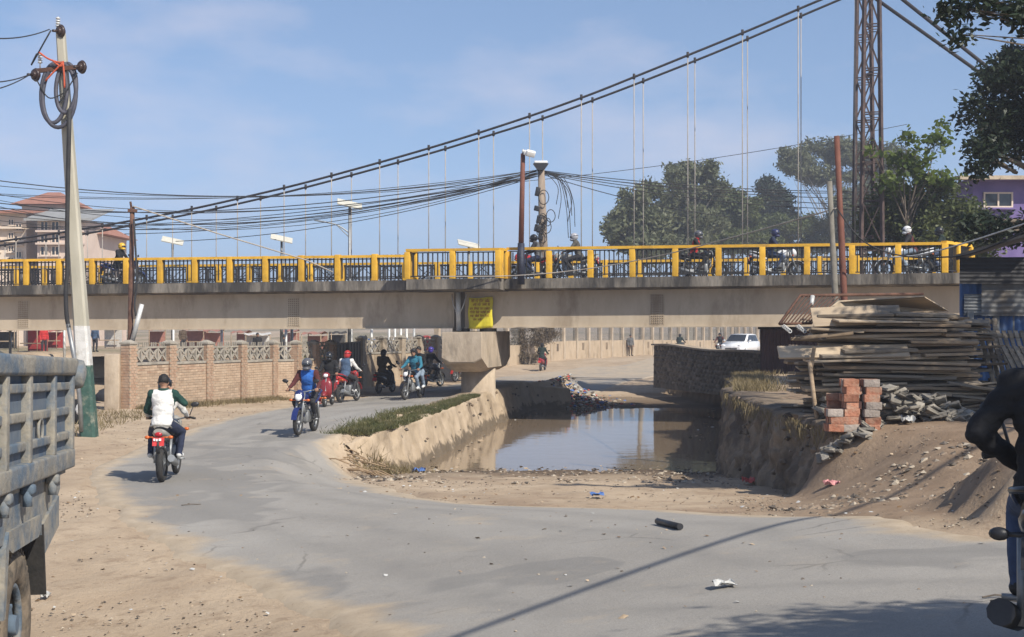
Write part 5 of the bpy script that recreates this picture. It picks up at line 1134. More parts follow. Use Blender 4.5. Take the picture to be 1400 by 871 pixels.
def person(label, pose, loc, rz, torso, arms, legs, shoes='black_shoe', head=None, group=None, sc=0.96, extra=None, thick=1.09, lean=0.0, skin_hands=None):
    t = thing('person', label, 'person', loc, (0, lean, rz), group); t.scale = (sc, sc, sc)
    J = POSES[pose]; me = body_mesh(pose, J, thick)
    b = link('body', me, t)
    for i, m in enumerate((torso, arms, legs, skin_m, shoes)):
        b.material_slots[i].link = 'OBJECT'; b.material_slots[i].material = m
    h = Vector(J['head'])
    if head and head[0] == 'helmet':
        full = len(head) > 2 and head[2] == 'full'; q = MB()
        if full: q.ell(h+Vector((0, -0.01, 0.03)), (0.122, 0.148, 0.14), 20, 12, zmin=-0.75); q.cyl(h+Vector((0, 0.0, -0.075)), h+Vector((0, 0.0, -0.065)), 0.1, 0.1, 18); q.ell(h+Vector((0, 0.05, -0.075)), (0.098, 0.10, 0.055), 16, 8)
        else:
            q.ell(h+Vector((0, -0.015, 0.035)), (0.118, 0.142, 0.132), 20, 12, (0.55, 0, 0), zmin=-0.30)
            q.ell(h+Vector((0, -0.055, -0.01)), (0.112, 0.10, 0.105), 18, 8); q.tube([h+Vector((-0.1, 0.075, 0.085)), h+Vector((-0.055, 0.14, 0.095)), h+Vector((0.055, 0.14, 0.095)), h+Vector((0.1, 0.075, 0.085))], 0.014, 6)
        hm = q.build('helmet', paint(*head[1]), t)
        if full: q = MB(); q.ell(h+Vector((0, 0.035, 0.02)), (0.114, 0.12, 0.06), 18, 8); q.build('visor', glass_m, hm)
        else: q = MB(); q.tube([h+Vector((-0.088, 0.02, -0.02)), h+Vector((-0.06, 0.05, -0.105)), h+Vector((0, 0.065, -0.125)), h+Vector((0.06, 0.05, -0.105)), h+Vector((0.088, 0.02, -0.02))], 0.008, 6); q.build('chin_strap', black_plastic, hm)
        q = MB(); q.tube([h+Vector((-0.127, -0.01, 0.06)), h+Vector((-0.10, -0.12, 0.075)), h+Vector((0, -0.165, 0.08)), h+Vector((0.10, -0.12, 0.075)), h+Vector((0.127, -0.01, 0.06))], 0.008, 6); q.build('trim', black_plastic, hm)
    elif head and head[0] == 'hair':
        q = MB(); q.ell(h+Vector((0, -0.016, 0.045)), (0.09, 0.105, 0.105), 20, 12, (-0.35, 0, 0), zmin=-0.55, noise=0.03); q.build('hair', hair_m, t)
    elif head and head[0] == 'hood':
        q = MB(); q.ell(h+Vector((0, -0.02, 0.01)), (0.115, 0.125, 0.15), 18, 10, zmin=-0.9); q.build('hood', head[1], t)
    q = MB()                                                 # eyes, brows and mouth
    for s_ in (-1, 1): q.ell(h+Vector((s_*0.031, 0.088, 0.012)), (0.013, 0.008, 0.007), 8, 6); q.box(h+Vector((s_*0.031, 0.092, 0.032)), (0.034, 0.01, 0.007), (0.2, 0, s_*-0.15))
    q.box(h+Vector((0, 0.09, -0.062)), (0.04, 0.01, 0.008)); q.build('face_features', hair_m, t)
    # collar and hem so that the jacket ends cleanly
    n = Vector(J['neck']); q = MB(); q.torus(n+Vector((0, 0.005, 0.0)), 0.075, 0.022, 'z', 18, 7, wide=1.5); q.build('collar', arms if extra == 'collar' else torso, t)
    return t
SH = {k: cloth(*v) for k, v in dict(black=('black', (0.016, 0.016, 0.018)), navy=('navy', (0.02, 0.028, 0.06)), white=('white', (0.72, 0.71, 0.68)), green=('bottle_green', (0.014, 0.055, 0.044)), blue=('bright_blue', (0.03, 0.14, 0.48)), slate=('slate_blue', (0.06, 0.10, 0.17)), maroon=('maroon', (0.09, 0.022, 0.02)), olive=('olive', (0.05, 0.04, 0.022)), teal=('teal', (0.03, 0.17, 0.25)), dkgreen=('dark_green', (0.018, 0.032, 0.028)), red=('red', (0.50, 0.03, 0.03)), jeans=('jeans', (0.06, 0.085, 0.15)), grey=('grey', (0.12, 0.12, 0.12)), brown=('brown', (0.10, 0.07, 0.045)), ltjeans=('light_jeans', (0.22, 0.28, 0.36)), charcoal=('charcoal', (0.03, 0.03, 0.034)), tan=('tan', (0.32, 0.24, 0.15)), camo=('camo', (0.09, 0.085, 0.07)), pink=('pink', (0.5, 0.16, 0.2))).items()}
shoe_b = mat('black_shoe', (0.012, 0.012, 0.012), (0.025, 0.025, 0.025), 6, 0.6, 0.05); shoe_w = mat('white_shoe', (0.6, 0.6, 0.58), (0.72, 0.72, 0.7), 6, 0.6, 0.05)
RIDERS = 'riders on the road'; BR = 'riders on the bridge'
def at(px, py): return cast(px, py)+Vector((0, 0, 0.015))
R = math.radians
# 1 pair seen from behind
p = at(231, 655); motorcycle('dusty grey motorcycle with red plate ridden away past the brick wall by two men', p, R(3), ('silver_grey', (0.30, 0.29, 0.26)), tailc=('silver_grey', (0.30, 0.29, 0.26)))
person('pillion passenger in white jacket with green sleeves, hand at his ear', 'phone', p, R(3), SH['white'], SH['green'], SH['navy'], shoe_w, ('hair',), RIDERS, extra='collar', thick=1.09)
person('rider in dark helmet hidden in front of the passenger in the white jacket', 'drive', p+Vector((-0.06, 0, 0)), R(6), SH['white'], SH['white'], SH['navy'], shoe_b, ('helmet', ('black', (0.012, 0.012, 0.014))), RIDERS)
# 2 blue bike coming
p = at(419, 594); motorcycle('blue motorcycle with white headlamp coming round the bend towards the leaning pole', p, R(180-8), ('deep_blue', (0.014, 0.025, 0.12)), group='motorcycles and scooters on the road')
person('rider in shiny blue vest over maroon sleeves, grey and red helmet', 'drive', p, R(172), SH['blue'], SH['maroon'], SH['charcoal'], shoe_b, ('helmet', ('helmet_grey', (0.10, 0.10, 0.11)), 'full'), RIDERS)
# 3 black rider behind him
p = at(449, 556); scooter('dark red scooter following the blue motorcycle', p, R(180-4), ('dark_red', (0.22, 0.02, 0.025)))
person('rider all in black with black helmet on the dark red scooter', 'scoot', p, R(176), SH['black'], SH['black'], SH['black'], shoe_w, ('helmet', ('black', (0.012, 0.012, 0.014)), 'full'), RIDERS)
# 4 red helmet, leaving
p = at(476, 550); motorcycle('red motorcycle with white stripes ridden away beside the black gate', p, R(-18), ('red', (0.45, 0.03, 0.03)), tailc=('red', (0.45, 0.03, 0.03)))
person('rider in slate blue vest, white sleeves and red helmet, seen from behind', 'drive', p, R(-18), SH['slate'], SH['white'], SH['charcoal'], shoe_w, ('helmet', ('red', (0.45, 0.03, 0.03))), RIDERS)
# 5 olive rider
p = at(527, 538); scooter('black scooter with red tail lamp ridden away under the bridge', p, R(-22), ('black', (0.012, 0.012, 0.014)))
person('rider in olive brown jacket and black helmet on the black scooter', 'scoot', p, R(-22), SH['olive'], SH['olive'], SH['charcoal'], shoe_b, ('helmet', ('black', (0.012, 0.012, 0.014))), RIDERS, thick=1.09)
# 6 pair coming
p = at(565, 546); motorcycle('black motorcycle with two people coming out from under the bridge', p, R(180-20), ('black', (0.012, 0.012, 0.014)))
person('rider in teal jacket and dark helmet carrying a passenger', 'drive', p, R(160), SH['teal'], SH['teal'], SH['ltjeans'], shoe_w, ('helmet', ('helmet_dark', (0.03, 0.03, 0.032))), RIDERS)
person('passenger in dark clothes behind the rider in the teal jacket', 'pillion', p, R(160), SH['black'], SH['black'], SH['ltjeans'], shoe_w, ('hair',), RIDERS)
# 7 blue helmet
p = at(590, 530); motorcycle('dark motorcycle beyond the pair in the teal jacket, beside the bridge pier', p, R(-30), ('black', (0.012, 0.012, 0.014)))
person('rider in black jacket with purple blue helmet beside the bridge pier', 'drive', p, R(-30), SH['black'], SH['black'], SH['charcoal'], shoe_b, ('helmet', ('violet_blue', (0.06, 0.04, 0.30))), RIDERS)
# 8 half hidden by the pier
p = at(633, 522); motorcycle('red and white motorcycle half hidden behind the bridge pier', p, R(150), ('red', (0.45, 0.03, 0.03)), ('white', (0.7, 0.7, 0.7)))
person('rider in brown jacket hidden behind the bridge pier', 'drive', p, R(150), SH['brown'], SH['brown'], SH['charcoal'], shoe_b, ('helmet', ('black', (0.012, 0.012, 0.014))), RIDERS)
# 9 scooter beyond the bridge
p = at(742, 507); scooter('dark red scooter beyond the bridge ridden away along the gravel', p, R(-14), ('crimson', (0.28, 0.015, 0.03)))
person('rider in dark green jacket with black hood on the far dark red scooter', 'scoot', p, R(-14), SH['dkgreen'], SH['dkgreen'], SH['charcoal'], shoe_b, ('hood', SH['black']), RIDERS, thick=1.09)
# 10, 11 beyond the stone wall
p = Vector((930-700, 0, 0))/FPX*112; p.y = 112; p.z = gz(p.x, p.y); motorcycle('dark motorcycle beyond the stone wall ridden away', p, R(-25), ('black', (0.012, 0.012, 0.014)))
person('rider in dark jacket and helmet passing behind the stone wall', 'drive', p, R(-25), SH['dkgreen'], SH['dkgreen'], SH['charcoal'], shoe_b, ('helmet', ('black', (0.012, 0.012, 0.014))), RIDERS)
p = Vector((984-700, 0, 0))/FPX*102; p.y = 102; p.z = gz(p.x, p.y); motorcycle('black motorcycle coming beside the white car', p, R(160), ('black', (0.012, 0.012, 0.014)))
person('rider in purple grey jacket beside the white car', 'drive', p, R(160), SH['charcoal'], SH['maroon'], SH['charcoal'], shoe_b, ('helmet', ('black', (0.012, 0.012, 0.014))), RIDERS)
# 12 walker
p = at(862, 487); person('person in grey green coat standing at the far wall', 'stand', p, R(200), SH['grey'], SH['grey'], SH['brown'], shoe_b, ('hair',))
# 13 near rider at the right edge
p = Vector((2.76, 7.15, gz(2.76, 7.15)+0.015)); motorcycle('black motorcycle with upswept silencer stopped in shade by the earth heap', p, R(-25), ('black', (0.012, 0.012, 0.014)), exl=-1, sc=1.04, dark=True)  # plate and indicators blackened to suit the shade it stands in
person('person in black quilted jacket and blue jeans sitting on the near motorcycle', 'akimbo', p, R(-25), SH['black'], SH['black'], SH['jeans'], shoe_b, ('helmet', ('black', (0.012, 0.012, 0.014))), thick=1.09, sc=1.04)
# riders on the bridge deck
def deck(px, back):
    s = s_at(px); 
    for _ in range(4):
        q = bp(s, back, -0.058); e = (q.x/q.y*FPX+CX)-px; s -= e/FPX*q.y
    return bp(s, back, -0.058)
yawR = math.atan2(BU.y, BU.x)-math.pi/2                     # riding to the right
for (px, back, dirn, bl, bc, pl, tor, arm, leg, hm, pose) in [
 (168, 2.2, 1, 'blue and black motorcycle on the bridge behind the rusty pole', ('deep_blue', (0.014, 0.025, 0.12)), 'rider in black with yellow helmet on the bridge behind the rusty pole', 'black', 'black', 'black', ('yellow', (0.7, 0.42, 0.03)), 'drive'),
 (728, 2.4, -1, 'red and white motorcycle on the bridge beside the lamp pole', ('red', (0.45, 0.03, 0.03)), 'rider in grey with dark helmet on the bridge beside the lamp pole', 'grey', 'charcoal', 'navy', ('black', (0.012, 0.012, 0.014)), 'drive'),
 (783, 2.2, -1, 'grey motorcycle on the bridge right of the telephone pole', ('silver_grey', (0.30, 0.29, 0.26)), 'rider in camouflage brown with silver helmet on the bridge right of the telephone pole', 'camo', 'camo', 'charcoal', ('silver', (0.4, 0.4, 0.42)), 'drive'),
 (957, 2.3, 1, 'black motorcycle on the bridge ridden by the person in red vest', ('black', (0.012, 0.012, 0.014)), 'rider in red vest over black sleeves with grey helmet on the bridge', 'red', 'black', 'charcoal', ('helmet_grey', (0.10, 0.10, 0.11)), 'drive'),
 (1062, 2.3, 1, 'white and black motorcycle on the bridge left of the red-brown pole', ('white', (0.7, 0.7, 0.7)), 'rider in navy with dark blue helmet on the bridge left of the red-brown pole', 'navy', 'navy', 'jeans', ('dark_blue', (0.03, 0.035, 0.10)), 'drive'),
 (1238, 2.2, -1, 'white motorcycle on the bridge near its right end', ('white', (0.7, 0.7, 0.7)), 'rider in maroon jacket and jeans with white helmet near the right end of the bridge', 'maroon', 'charcoal', 'ltjeans', ('white', (0.7, 0.7, 0.7)), 'drive'),
 (1282, 3.2, -1, 'black and white motorcycle at the right end of the bridge', ('black', (0.012, 0.012, 0.014)), 'rider in dark green jacket and jeans at the right end of the bridge', 'dkgreen', 'dkgreen', 'jeans', ('black', (0.012, 0.012, 0.014)), 'drive')]:
    q = deck(px, back); yw = yawR if dirn > 0 else yawR+math.pi
    motorcycle(bl, q, yw, bc, group='motorcycles on the bridge'); person(pl, pose, q, yw, SH[tor], SH[arm], SH[leg], shoe_b, ('helmet', hm, 'full'), BR)
# ---- tipper truck at the left edge
tg = Vector((-3.53, 10.4, 0)); tr = thing('tipper_truck', 'dusty blue-grey tipper truck with ribbed steel body standing on the earth verge', 'truck', (tg.x, tg.y, -2.80), (R(-2.2), 0, R(8.4)))
truck_b = mat('dusty_truck_paint', (0.07, 0.105, 0.155), (0.13, 0.155, 0.18), 3.0, 0.8, 0.2, c3=(0.22, 0.20, 0.165), p3=0.62, stretch=(1, 1, 0.5))
truck_r = mat('dust_caked_steel', (0.20, 0.19, 0.165), (0.31, 0.28, 0.225), 4.0, 0.9, 0.3, c3=(0.09, 0.125, 0.165), p3=0.53)
W_ = 2.3; y0, y1, zb, zt = -3.0, 1.86, 1.60, 2.49
sideb = MB(); sideb.box((-0.06, (y0+y1)/2, (zb+zt)/2), (0.05, y1-y0, zt-zb)); sideb.build('side_panel', truck_b, tr)
sideb = MB(); sideb.box((-W_+0.03, (y0+y1)/2, (zb+zt)/2), (0.05, y1-y0, zt-zb)); sideb.build('side_panel', truck_b, tr)
q = MB(); q.cbox((-0.03, (y0+y1)/2+0.03, zt-0.035), (0.15, y1-y0+0.14, 0.15), 0.03); q.build('top_rail', truck_r, tr)
q = MB(); q.cbox((-W_, (y0+y1)/2, zt-0.035), (0.15, y1-y0, 0.13), 0.025); q.build('top_rail', truck_r, tr)
q = MB(); q.cbox((-0.015, (y0+y1)/2, zb+0.07), (0.10, y1-y0-0.02, 0.16), 0.02); q.build('bottom_rail', truck_r, tr)
RY = [-2.9, -1.93, -0.98, -0.15, 0.88, 1.78]
for y in RY:
    q = MB(); q.cbox((-0.01, y, (zb+zt)/2+0.02), (0.08, 0.11, zt-zb-0.24), 0.015); q.build('rib', truck_r, tr)
for z in (2.29, 2.08, 1.87):
    for ya, yb in zip(RY, RY[1:]):
        q = MB(); q.cbox((-0.022, (ya+yb)/2, z), (0.05, yb-ya-0.115, 0.07), 0.012); q.build('stringer', truck_r, tr)
q = MB(); q.torus((-0.01, 0.42, 1.96), 0.09, 0.014, 'x', 20, 6); q.build('hoop', truck_r, tr)
q = MB(); q.box((-W_/2, y1+0.01, (zb+zt)/2-0.03), (W_-0.16, 0.06, zt-zb-0.12)); tgp = q.build('tailgate', truck_b, tr)
for x in (-0.15, -0.8, -1.5, -2.15): q = MB(); q.box((x, y1+0.06, (zb+zt)/2-0.03), (0.09, 0.06, zt-zb-0.14)); q.build('rib', truck_r, tgp)
q = MB(); q.cbox((-0.02, y1+0.10, zt-0.10), (0.24, 0.26, 0.20), 0.07, (0.5, 0, 0)); q.build('hinge_bracket', truck_r, tr)
q = MB(); q.box((-W_/2, (y0+y1)/2, zb-0.03), (W_-0.1, y1-y0, 0.06)); q.build('floor', truck_r, tr)
for x in (-0.55, -W_+0.55): q = MB(); q.box((x, -1.4, 1.18), (0.10, 6.6, 0.26)); q.build('chassis_rail', black_plastic, tr)
for x in (-0.50, -W_+0.50): q = MB(); q.box((x, (y0+y1)/2, 1.44), (0.12, y1-y0-0.1, 0.22)); q.build('sub_frame', truck_r, tr)
for y in (-1.95, -0.98, -0.15, 0.88):
    q = MB(); q.box((-W_/2, y, 1.50), (W_-0.12, 0.10, 0.12)); q.build('cross_member', truck_r, tr)
    q = MB(); q.cbox((0.0, y+0.05, zb-0.05), (0.10, 0.12, 0.08), 0.025); q.cyl((0.0, y+0.02, zb-0.06), (0.0, y+0.02, zb-0.17), 0.035, n=8); q.build('latch', truck_r, tr)
# dirty sheet-steel wheel guard with its openings: flanks and lower bar
q = MB(); q.prism([(-0.95, 1.22), (1.15, 1.22), (1.62, 1.42), (1.62, 1.585), (-0.95, 1.585)], -0.10, -0.055, 'x'); q.build('skirt', truck_r, tr)
q = MB(); q.prism([(0.62, 1.20), (1.42, 1.38), (1.42, 1.13), (0.70, 0.96)], -0.07, -0.03, 'x'); q.build('mud_guard', truck_r, tr)
q = MB(); q.prism([(-0.62, 1.30), (0.62, 1.30), (0.62, 1.20), (0.50, 1.14), (-0.50, 1.14), (-0.62, 1.18)], -0.40, -0.03, 'x'); q.build('mud_guard', truck_r, tr)
q = MB(); q.prism([(-0.72, 1.20), (-0.62, 1.30), (-0.62, 1.14), (-0.72, 0.72), (-0.80, 0.72)], -0.32, -0.03, 'x'); q.build('mud_guard', truck_r, tr)
q = MB(); q.prism([(0.62, 1.22), (0.66, 1.22), (0.80, 0.66), (0.76, 0.66)], -0.34, -0.02, 'x'); q.build('mud_flap', black_rub, tr)
def truck_wheel(x, y):
    e_ = MB(); 
    prof = [(0.30, 0.10), (0.34, 0.13), (0.46, 0.145), (0.52, 0.13), (0.55, 0.10), (0.555, 0.0)]
    prof = prof+[(r_, -h) for r_, h in reversed(prof[:-1])]; n = 40; vs_ = []
    for k in range(n):
        a = 2*math.pi*k/n
        for r_, h in prof: vs_.append((h, math.cos(a)*r_, math.sin(a)*r_))
    m = len(prof); ty = MB(); ty.add(vs_, [(i*m+j, i*m+(j+1) % m, ((i+1) % n)*m+(j+1) % m, ((i+1) % n)*m+j) for i in range(n) for j in range(m)], 0, True)
    rim = MB(); rim.torus((0.08, 0, 0), 0.29, 0.03, 'x', 36, 8); rim.cyl((-0.02, 0, 0), (0.0, 0, 0), 0.30, n=36); rim.cyl((0.0, 0, 0), (0.07, 0, 0), 0.20, 0.15, 24); rim.cyl((0.06, 0, 0), (0.13, 0, 0), 0.09, 0.07, 16)
    for k in range(8): a = k*math.pi/4; rim.cyl((0.03, math.cos(a)*0.17, math.sin(a)*0.17), (0.07, math.cos(a)*0.17, math.sin(a)*0.17), 0.018, n=6)
    o = link('wheel', rim.mesh('wheel', truck_r), tr); o.location = (x, y, 0.555); link('tyre', ty.mesh('tyre', dusty_rub), o)
    lg = MB()
    for k in range(48):
        a = 2*math.pi*k/48
        for s in (-1, 1): lg.box((s*0.07, math.cos(a+s*0.03)*0.555, math.sin(a+s*0.03)*0.555), (0.10, 0.04, 0.035), Matrix.Rotation(a-math.pi/2, 3, 'X'))
    lo = lg.build('tread_lugs', dusty_rub, o); lo['kind'] = 'stuff'
for x in (-0.22, -0.54, -W_+0.22, -W_+0.54): truck_wheel(x, 0)
for x in (-0.25, -W_+0.25): truck_wheel(x, -4.3)
q = MB(); q.cyl((-0.3, 0, 0.555), (-W_+0.3, 0, 0.555), 0.09, n=12); q.ell((-W_/2, 0, 0.555), (0.2, 0.22, 0.22), 12, 8); q.build('axle', black_plastic, tr)
q = MB(); rings = []
for z, f0, f1, w in ((0.75, -5.3, -3.25, W_), (1.6, -5.35, -3.25, W_), (1.7, -5.3, -3.25, W_-0.06), (2.55, -4.95, -3.3, W_-0.25)):
    rings.append([Vector((-W_/2-w/2, f0, z)), Vector((-W_/2+w/2, f0, z)), Vector((-W_/2+w/2, f1, z)), Vector((-W_/2-w/2, f1, z))])
q.loft(rings, smooth=False); cab = q.build('cab', truck_b, tr)
q = MB(); q.add([(-W_+0.25, -5.26, 1.78), (-0.25, -5.26, 1.78), (-0.32, -5.02, 2.42), (-W_+0.32, -5.02, 2.42)], [(0, 1, 2, 3)]); q.build('windscreen', glass_m, cab)
q = MB(); q.add([(-0.022, -5.0, 1.75), (-0.022, -3.6, 1.75), (-0.10, -3.65, 2.42), (-0.10, -4.75, 2.42)], [(0, 1, 2, 3)]); q.build('side_window', glass_m, cab)
# grey heap of sacks riding in the truck bed
q = MB(); q.ell((-0.75, 0.9, 2.40), (0.5, 0.7, 0.24), 12, 6, noise=0.08); q.build('load', mat('grey_tarpaulin', (0.06, 0.065, 0.06), (0.10, 0.105, 0.095), 5, 0.9, 0.3), tr)
# ---- white car
cp_ = P(1012, 475, 98); cp_.z = gz(cp_.x, cp_.y); cr = thing('car', 'white hatchback car on the road beyond the stone wall', 'car', cp_, (0, 0, R(180-28)))
wp_ = paint('car_white', (0.75, 0.76, 0.77)); q = MB(); rings = []
for y, w, zb_, zt_ in ((-1.95, 0.72, 0.35, 0.85), (-1.85, 0.80, 0.25, 0.95), (-0.9, 0.84, 0.22, 0.95), (0.5, 0.84, 0.22, 0.93), (1.3, 0.82, 0.22, 0.88), (1.8, 0.74, 0.28, 0.72), (1.92, 0.62, 0.35, 0.6)):
    rings.append([Vector((-w, y, zb_)), Vector((w, y, zb_)), Vector((w*1.02, y, (zb_+zt_)/2)), Vector((w*0.95, y, zt_)), Vector((-w*0.95, y, zt_)), Vector((-w*1.02, y, (zb_+zt_)/2))])
q.loft(rings); q.build('body', wp_, cr)
q = MB(); rings = []
for y, w, zt_ in ((-1.85, 0.70, 0.95), (-1.5, 0.62, 1.40), (-0.9, 0.62, 1.47), (0.15, 0.62, 1.44), (1.0, 0.72, 0.93)): rings.append([Vector((-0.78, y, 0.9)), Vector((0.78, y, 0.9)), Vector((w, y, zt_)), Vector((-w, y, zt_))])
q.loft(rings); cab = q.build('cabin', wp_, cr)
q = MB(); q.add([(-0.66, 0.95, 0.99), (0.66, 0.95, 0.99), (0.56, 0.24, 1.41), (-0.56, 0.24, 1.41)], [(0, 1, 2, 3)]); q.v = [(x, y+0.02, z+0.02) for x, y, z in q.v]; q.build('windscreen', glass_m, cab)
for s in (-1, 1):
    q = MB(); q.add([(s*0.785, 0.75, 0.98), (s*0.785, -0.5, 0.98), (s*0.655, -0.5, 1.40), (s*0.655, 0.15, 1.40)], [(0, 1, 2, 3)]); q.build('side_window', glass_m, cab)
    q = MB(); q.add([(s*0.785, -0.56, 0.98), (s*0.77, -1.55, 0.98), (s*0.655, -1.35, 1.38), (s*0.655, -0.56, 1.40)], [(0, 1, 2, 3)]); q.build('side_window', glass_m, cab)
    q = MB(); q.ell((s*0.6, 1.80, 0.70), (0.17, 0.10, 0.08), 10, 6); q.build('headlight', lens_w, cr)
    q = MB(); q.ell((s*0.92, 0.65, 1.02), (0.09, 0.06, 0.06), 10, 6); q.build('mirror', wp_, cr)
    for y in (1.2, -1.2): wheel(cr, (s*0.76, y, 0.30), 0.30, 0.08)
q = MB(); q.cbox((0, 1.88, 0.48), (0.9, 0.08, 0.18), 0.03); q.build('grille', black_plastic, cr)
# ================================================================ trees
def leaf_cloud(blobs, n, size, aspect, droop, rng):
    """leaf quads spread through clumps; returns verts, faces"""
    vol = np.array([b[3]*b[4]*b[5] for b in blobs])**0.72; cnt = (n*vol/vol.sum()).astype(int); cs = []
    for (x, y, z, a, b, c), k in zip(blobs, cnt):
        sub = max(6, k//70); d = rng.normal(size=(sub, 3)); d /= np.linalg.norm(d, axis=1)[:, None]; rr = rng.uniform(0.35, 1.05, sub)**0.6
        sc = d*rr[:, None]*np.array([a, b, c])+np.array([x, y, z]); w = rng.integers(0, sub, k)
        spread = 0.13*(a+b+c)/3+size*0.5
        cs.append(sc[w]+rng.normal(size=(k, 3))*np.array([spread, spread, spread*0.8]))
    c = np.concatenate(cs); m = len(c)
    ax = rng.normal(size=(m, 3)); ax[:, 2] = ax[:, 2]*0.6-droop; ax /= np.linalg.norm(ax, axis=1)[:, None]
    t = rng.normal(size=(m, 3)); sd_ = np.cross(ax, t); sd_ /= np.linalg.norm(sd_, axis=1)[:, None]
    L0 = size*rng.uniform(0.6, 1.25, m)[:, None]; Wd = L0*aspect
    v = np.stack([c-ax*L0*0.5, c+sd_*Wd*0.5, c+ax*L0*0.5, c-sd_*Wd*0.5], 1).reshape(-1, 3)
    return v, np.arange(m*4).reshape(m, 4)
bark_m = mat('bark', (0.10, 0.08, 0.06), (0.19, 0.155, 0.12), 4, 0.95, 0.4, stretch=(1, 1, .3)); bark_pale = mat('pale_bark', (0.24, 0.21, 0.17), (0.36, 0.33, 0.28), 4, 0.95, 0.3, stretch=(1, 1, .3))
def tree(name, label, base, blobs, n, size, lm, aspect=0.42, droop=0.35, trunk_r=0.18, bark=None, seed=1, group=None, cat='tree', limbs=True, thin=False):
    base = Vector(base); t = thing(name, label, cat, base, group=group); rng = np.random.default_rng(seed)
    bl = [(b[0]-base.x, b[1]-base.y, b[2]-base.z, b[3], b[4], b[5]) for b in blobs]
    v, f = leaf_cloud(bl, n, size, aspect, droop, rng); link('crown', mesh_np('crown', v, f, lm, False), t)
    mb = MB(); cx = sum(b[0] for b in bl)/len(bl); cy = sum(b[1] for b in bl)/len(bl); zt = max(b[2] for b in bl)
    tp = Vector((cx*0.6, cy*0.6, zt*0.75)); pth = [Vector((0, 0, -0.2)), Vector((cx*0.1+0.1, cy*0.1, zt*0.2)), Vector((cx*0.3-0.1, cy*0.3, zt*0.5)), tp]
    mb.tube(catmull(pth, 5), [trunk_r*(1-0.75*i/15) for i in range(16)], 9)
    r2 = random.Random(seed)
    if limbs:
        for b in bl:
            s = pth[0].lerp(pth[2], r2.uniform(0.5, 0.95)) if b[2] < zt*0.6 else pth[2].lerp(tp, r2.uniform(0, 0.7)); e = Vector((b[0], b[1], b[2]+b[5]*0.3)); m = s.lerp(e, 0.5)+Vector((r2.uniform(-.3, .3), r2.uniform(-.3, .3), 0.2))
            c = catmull([s, m, e], 4); mb.tube(c, [trunk_r*(0.16 if thin else 0.42)*(1-0.85*i/(len(c)-1)) for i in range(len(c))], 6)
            for _ in range(0 if thin else 4):
                q = s.lerp(e, r2.uniform(0.45, 0.95)); w = Vector((b[0]+r2.uniform(-1, 1)*b[3]*0.9, b[1]+r2.uniform(-1, 1)*b[4]*0.9, b[2]+r2.uniform(-.6, 1)*b[5]*0.9)); mb.tube([q, q.lerp(w, 0.5)+Vector((0, 0, 0.1)), w], [trunk_r*0.14, trunk_r*0.1, trunk_r*0.03], 5)
    mb.build('trunk', bark or bark_m, t); return t
euc = leafmat('eucalyptus_leaves', (0.085, 0.10, 0.05), (0.19, 0.20, 0.11), 0.5); broad = leafmat('broad_leaves', (0.06, 0.08, 0.025), (0.14, 0.16, 0.055), 0.6); darkl = leafmat('dark_glossy_leaves', (0.012, 0.022, 0.010), (0.032, 0.05, 0.022), 1.2, 0.2); lime = leafmat('lime_leaves', (0.06, 0.10, 0.015), (0.17, 0.22, 0.04), 1.5, 0.45); dryl = leafmat('dry_vine', (0.10, 0.075, 0.045), (0.20, 0.155, 0.10), 1.2, 0.2)
def pxb(px, py, d, w, h, dep=None):                         # crown clump from its centre and half-size in the picture, at distance d
    c = P(px, py, d); k = d/FPX; return (c.x, c.y, c.z, w*k, (dep or w)*k, h*k)
def split_clumps(clumps, seed, k=5):
    r3 = random.Random(seed*7+1); out = []
    for x, y, w, h in clumps:
        out.append((x, y, w*0.62, h*0.62))
        for _ in range(k):
            a = r3.uniform(0, 6.28); q = r3.uniform(0.55, 1.0); out.append((x+math.cos(a)*w*q, y+math.sin(a)*h*q*0.9, w*r3.uniform(0.2, 0.42), h*r3.uniform(0.2, 0.42)))
    return out
def far_tree(label, px, d, clumps, n, lm, seed, size=0.5, **kw):
    clumps = split_clumps(clumps, seed); n = int(n*1.15)
    b = P(px, 400, d); b.z = gz(b.x, b.y); tree('tree', label, b, [pxb(x, y, d+random.uniform(-2.2, 2.2), w, h) for x, y, w, h in clumps], n, size, lm, seed=seed, thin=True, group='trees beyond the bridge', trunk_r=0.32, **kw)
far_tree('rounded grey-green eucalyptus at the open-sky end of the row of trees', 876, 119, [(868, 288, 26, 28), (885, 262, 18, 12), (858, 318, 26, 20), (893, 305, 22, 28), (846, 300, 10, 14), (880, 335, 34, 20)], 17000, euc, 1, droop=0.6, bark=bark_pale)
far_tree('tall feathery eucalyptus standing over the road bridge riders in the tree row', 942, 133, [(925, 243, 24, 18), (958, 236, 24, 14), (940, 268, 26, 22), (972, 262, 18, 22), (920, 300, 26, 30), (955, 305, 30, 30), (938, 335, 44, 18)], 22000, euc, 2, droop=0.6, bark=bark_pale)
far_tree('mid-height olive green tree between the two tall eucalypts', 1000, 143, [(992, 275, 22, 22), (1018, 285, 20, 22), (985, 305, 24, 24), (1010, 320, 32, 24), (1030, 335, 30, 16)], 15000, broad, 3, droop=0.4)
far_tree('slim dark green tree below the tallest eucalyptus', 1052, 156, [(1050, 256, 14, 15), (1066, 275, 20, 20), (1040, 282, 16, 18), (1058, 305, 26, 22), (1080, 298, 12, 15)], 11000, darkl, 4, droop=0.3)
far_tree('tallest spreading eucalyptus with bare lower limbs behind the lattice tower', 1122, 165, [(1100, 215, 30, 18), (1135, 203, 34, 20), (1165, 205, 28, 20), (1080, 225, 14, 12), (1120, 238, 32, 13), (1190, 215, 26, 22), (1232, 222, 28, 24), (1205, 245, 30, 18), (1150, 245, 26, 10)], 22000, euc, 5, droop=0.6, bark=bark_pale)
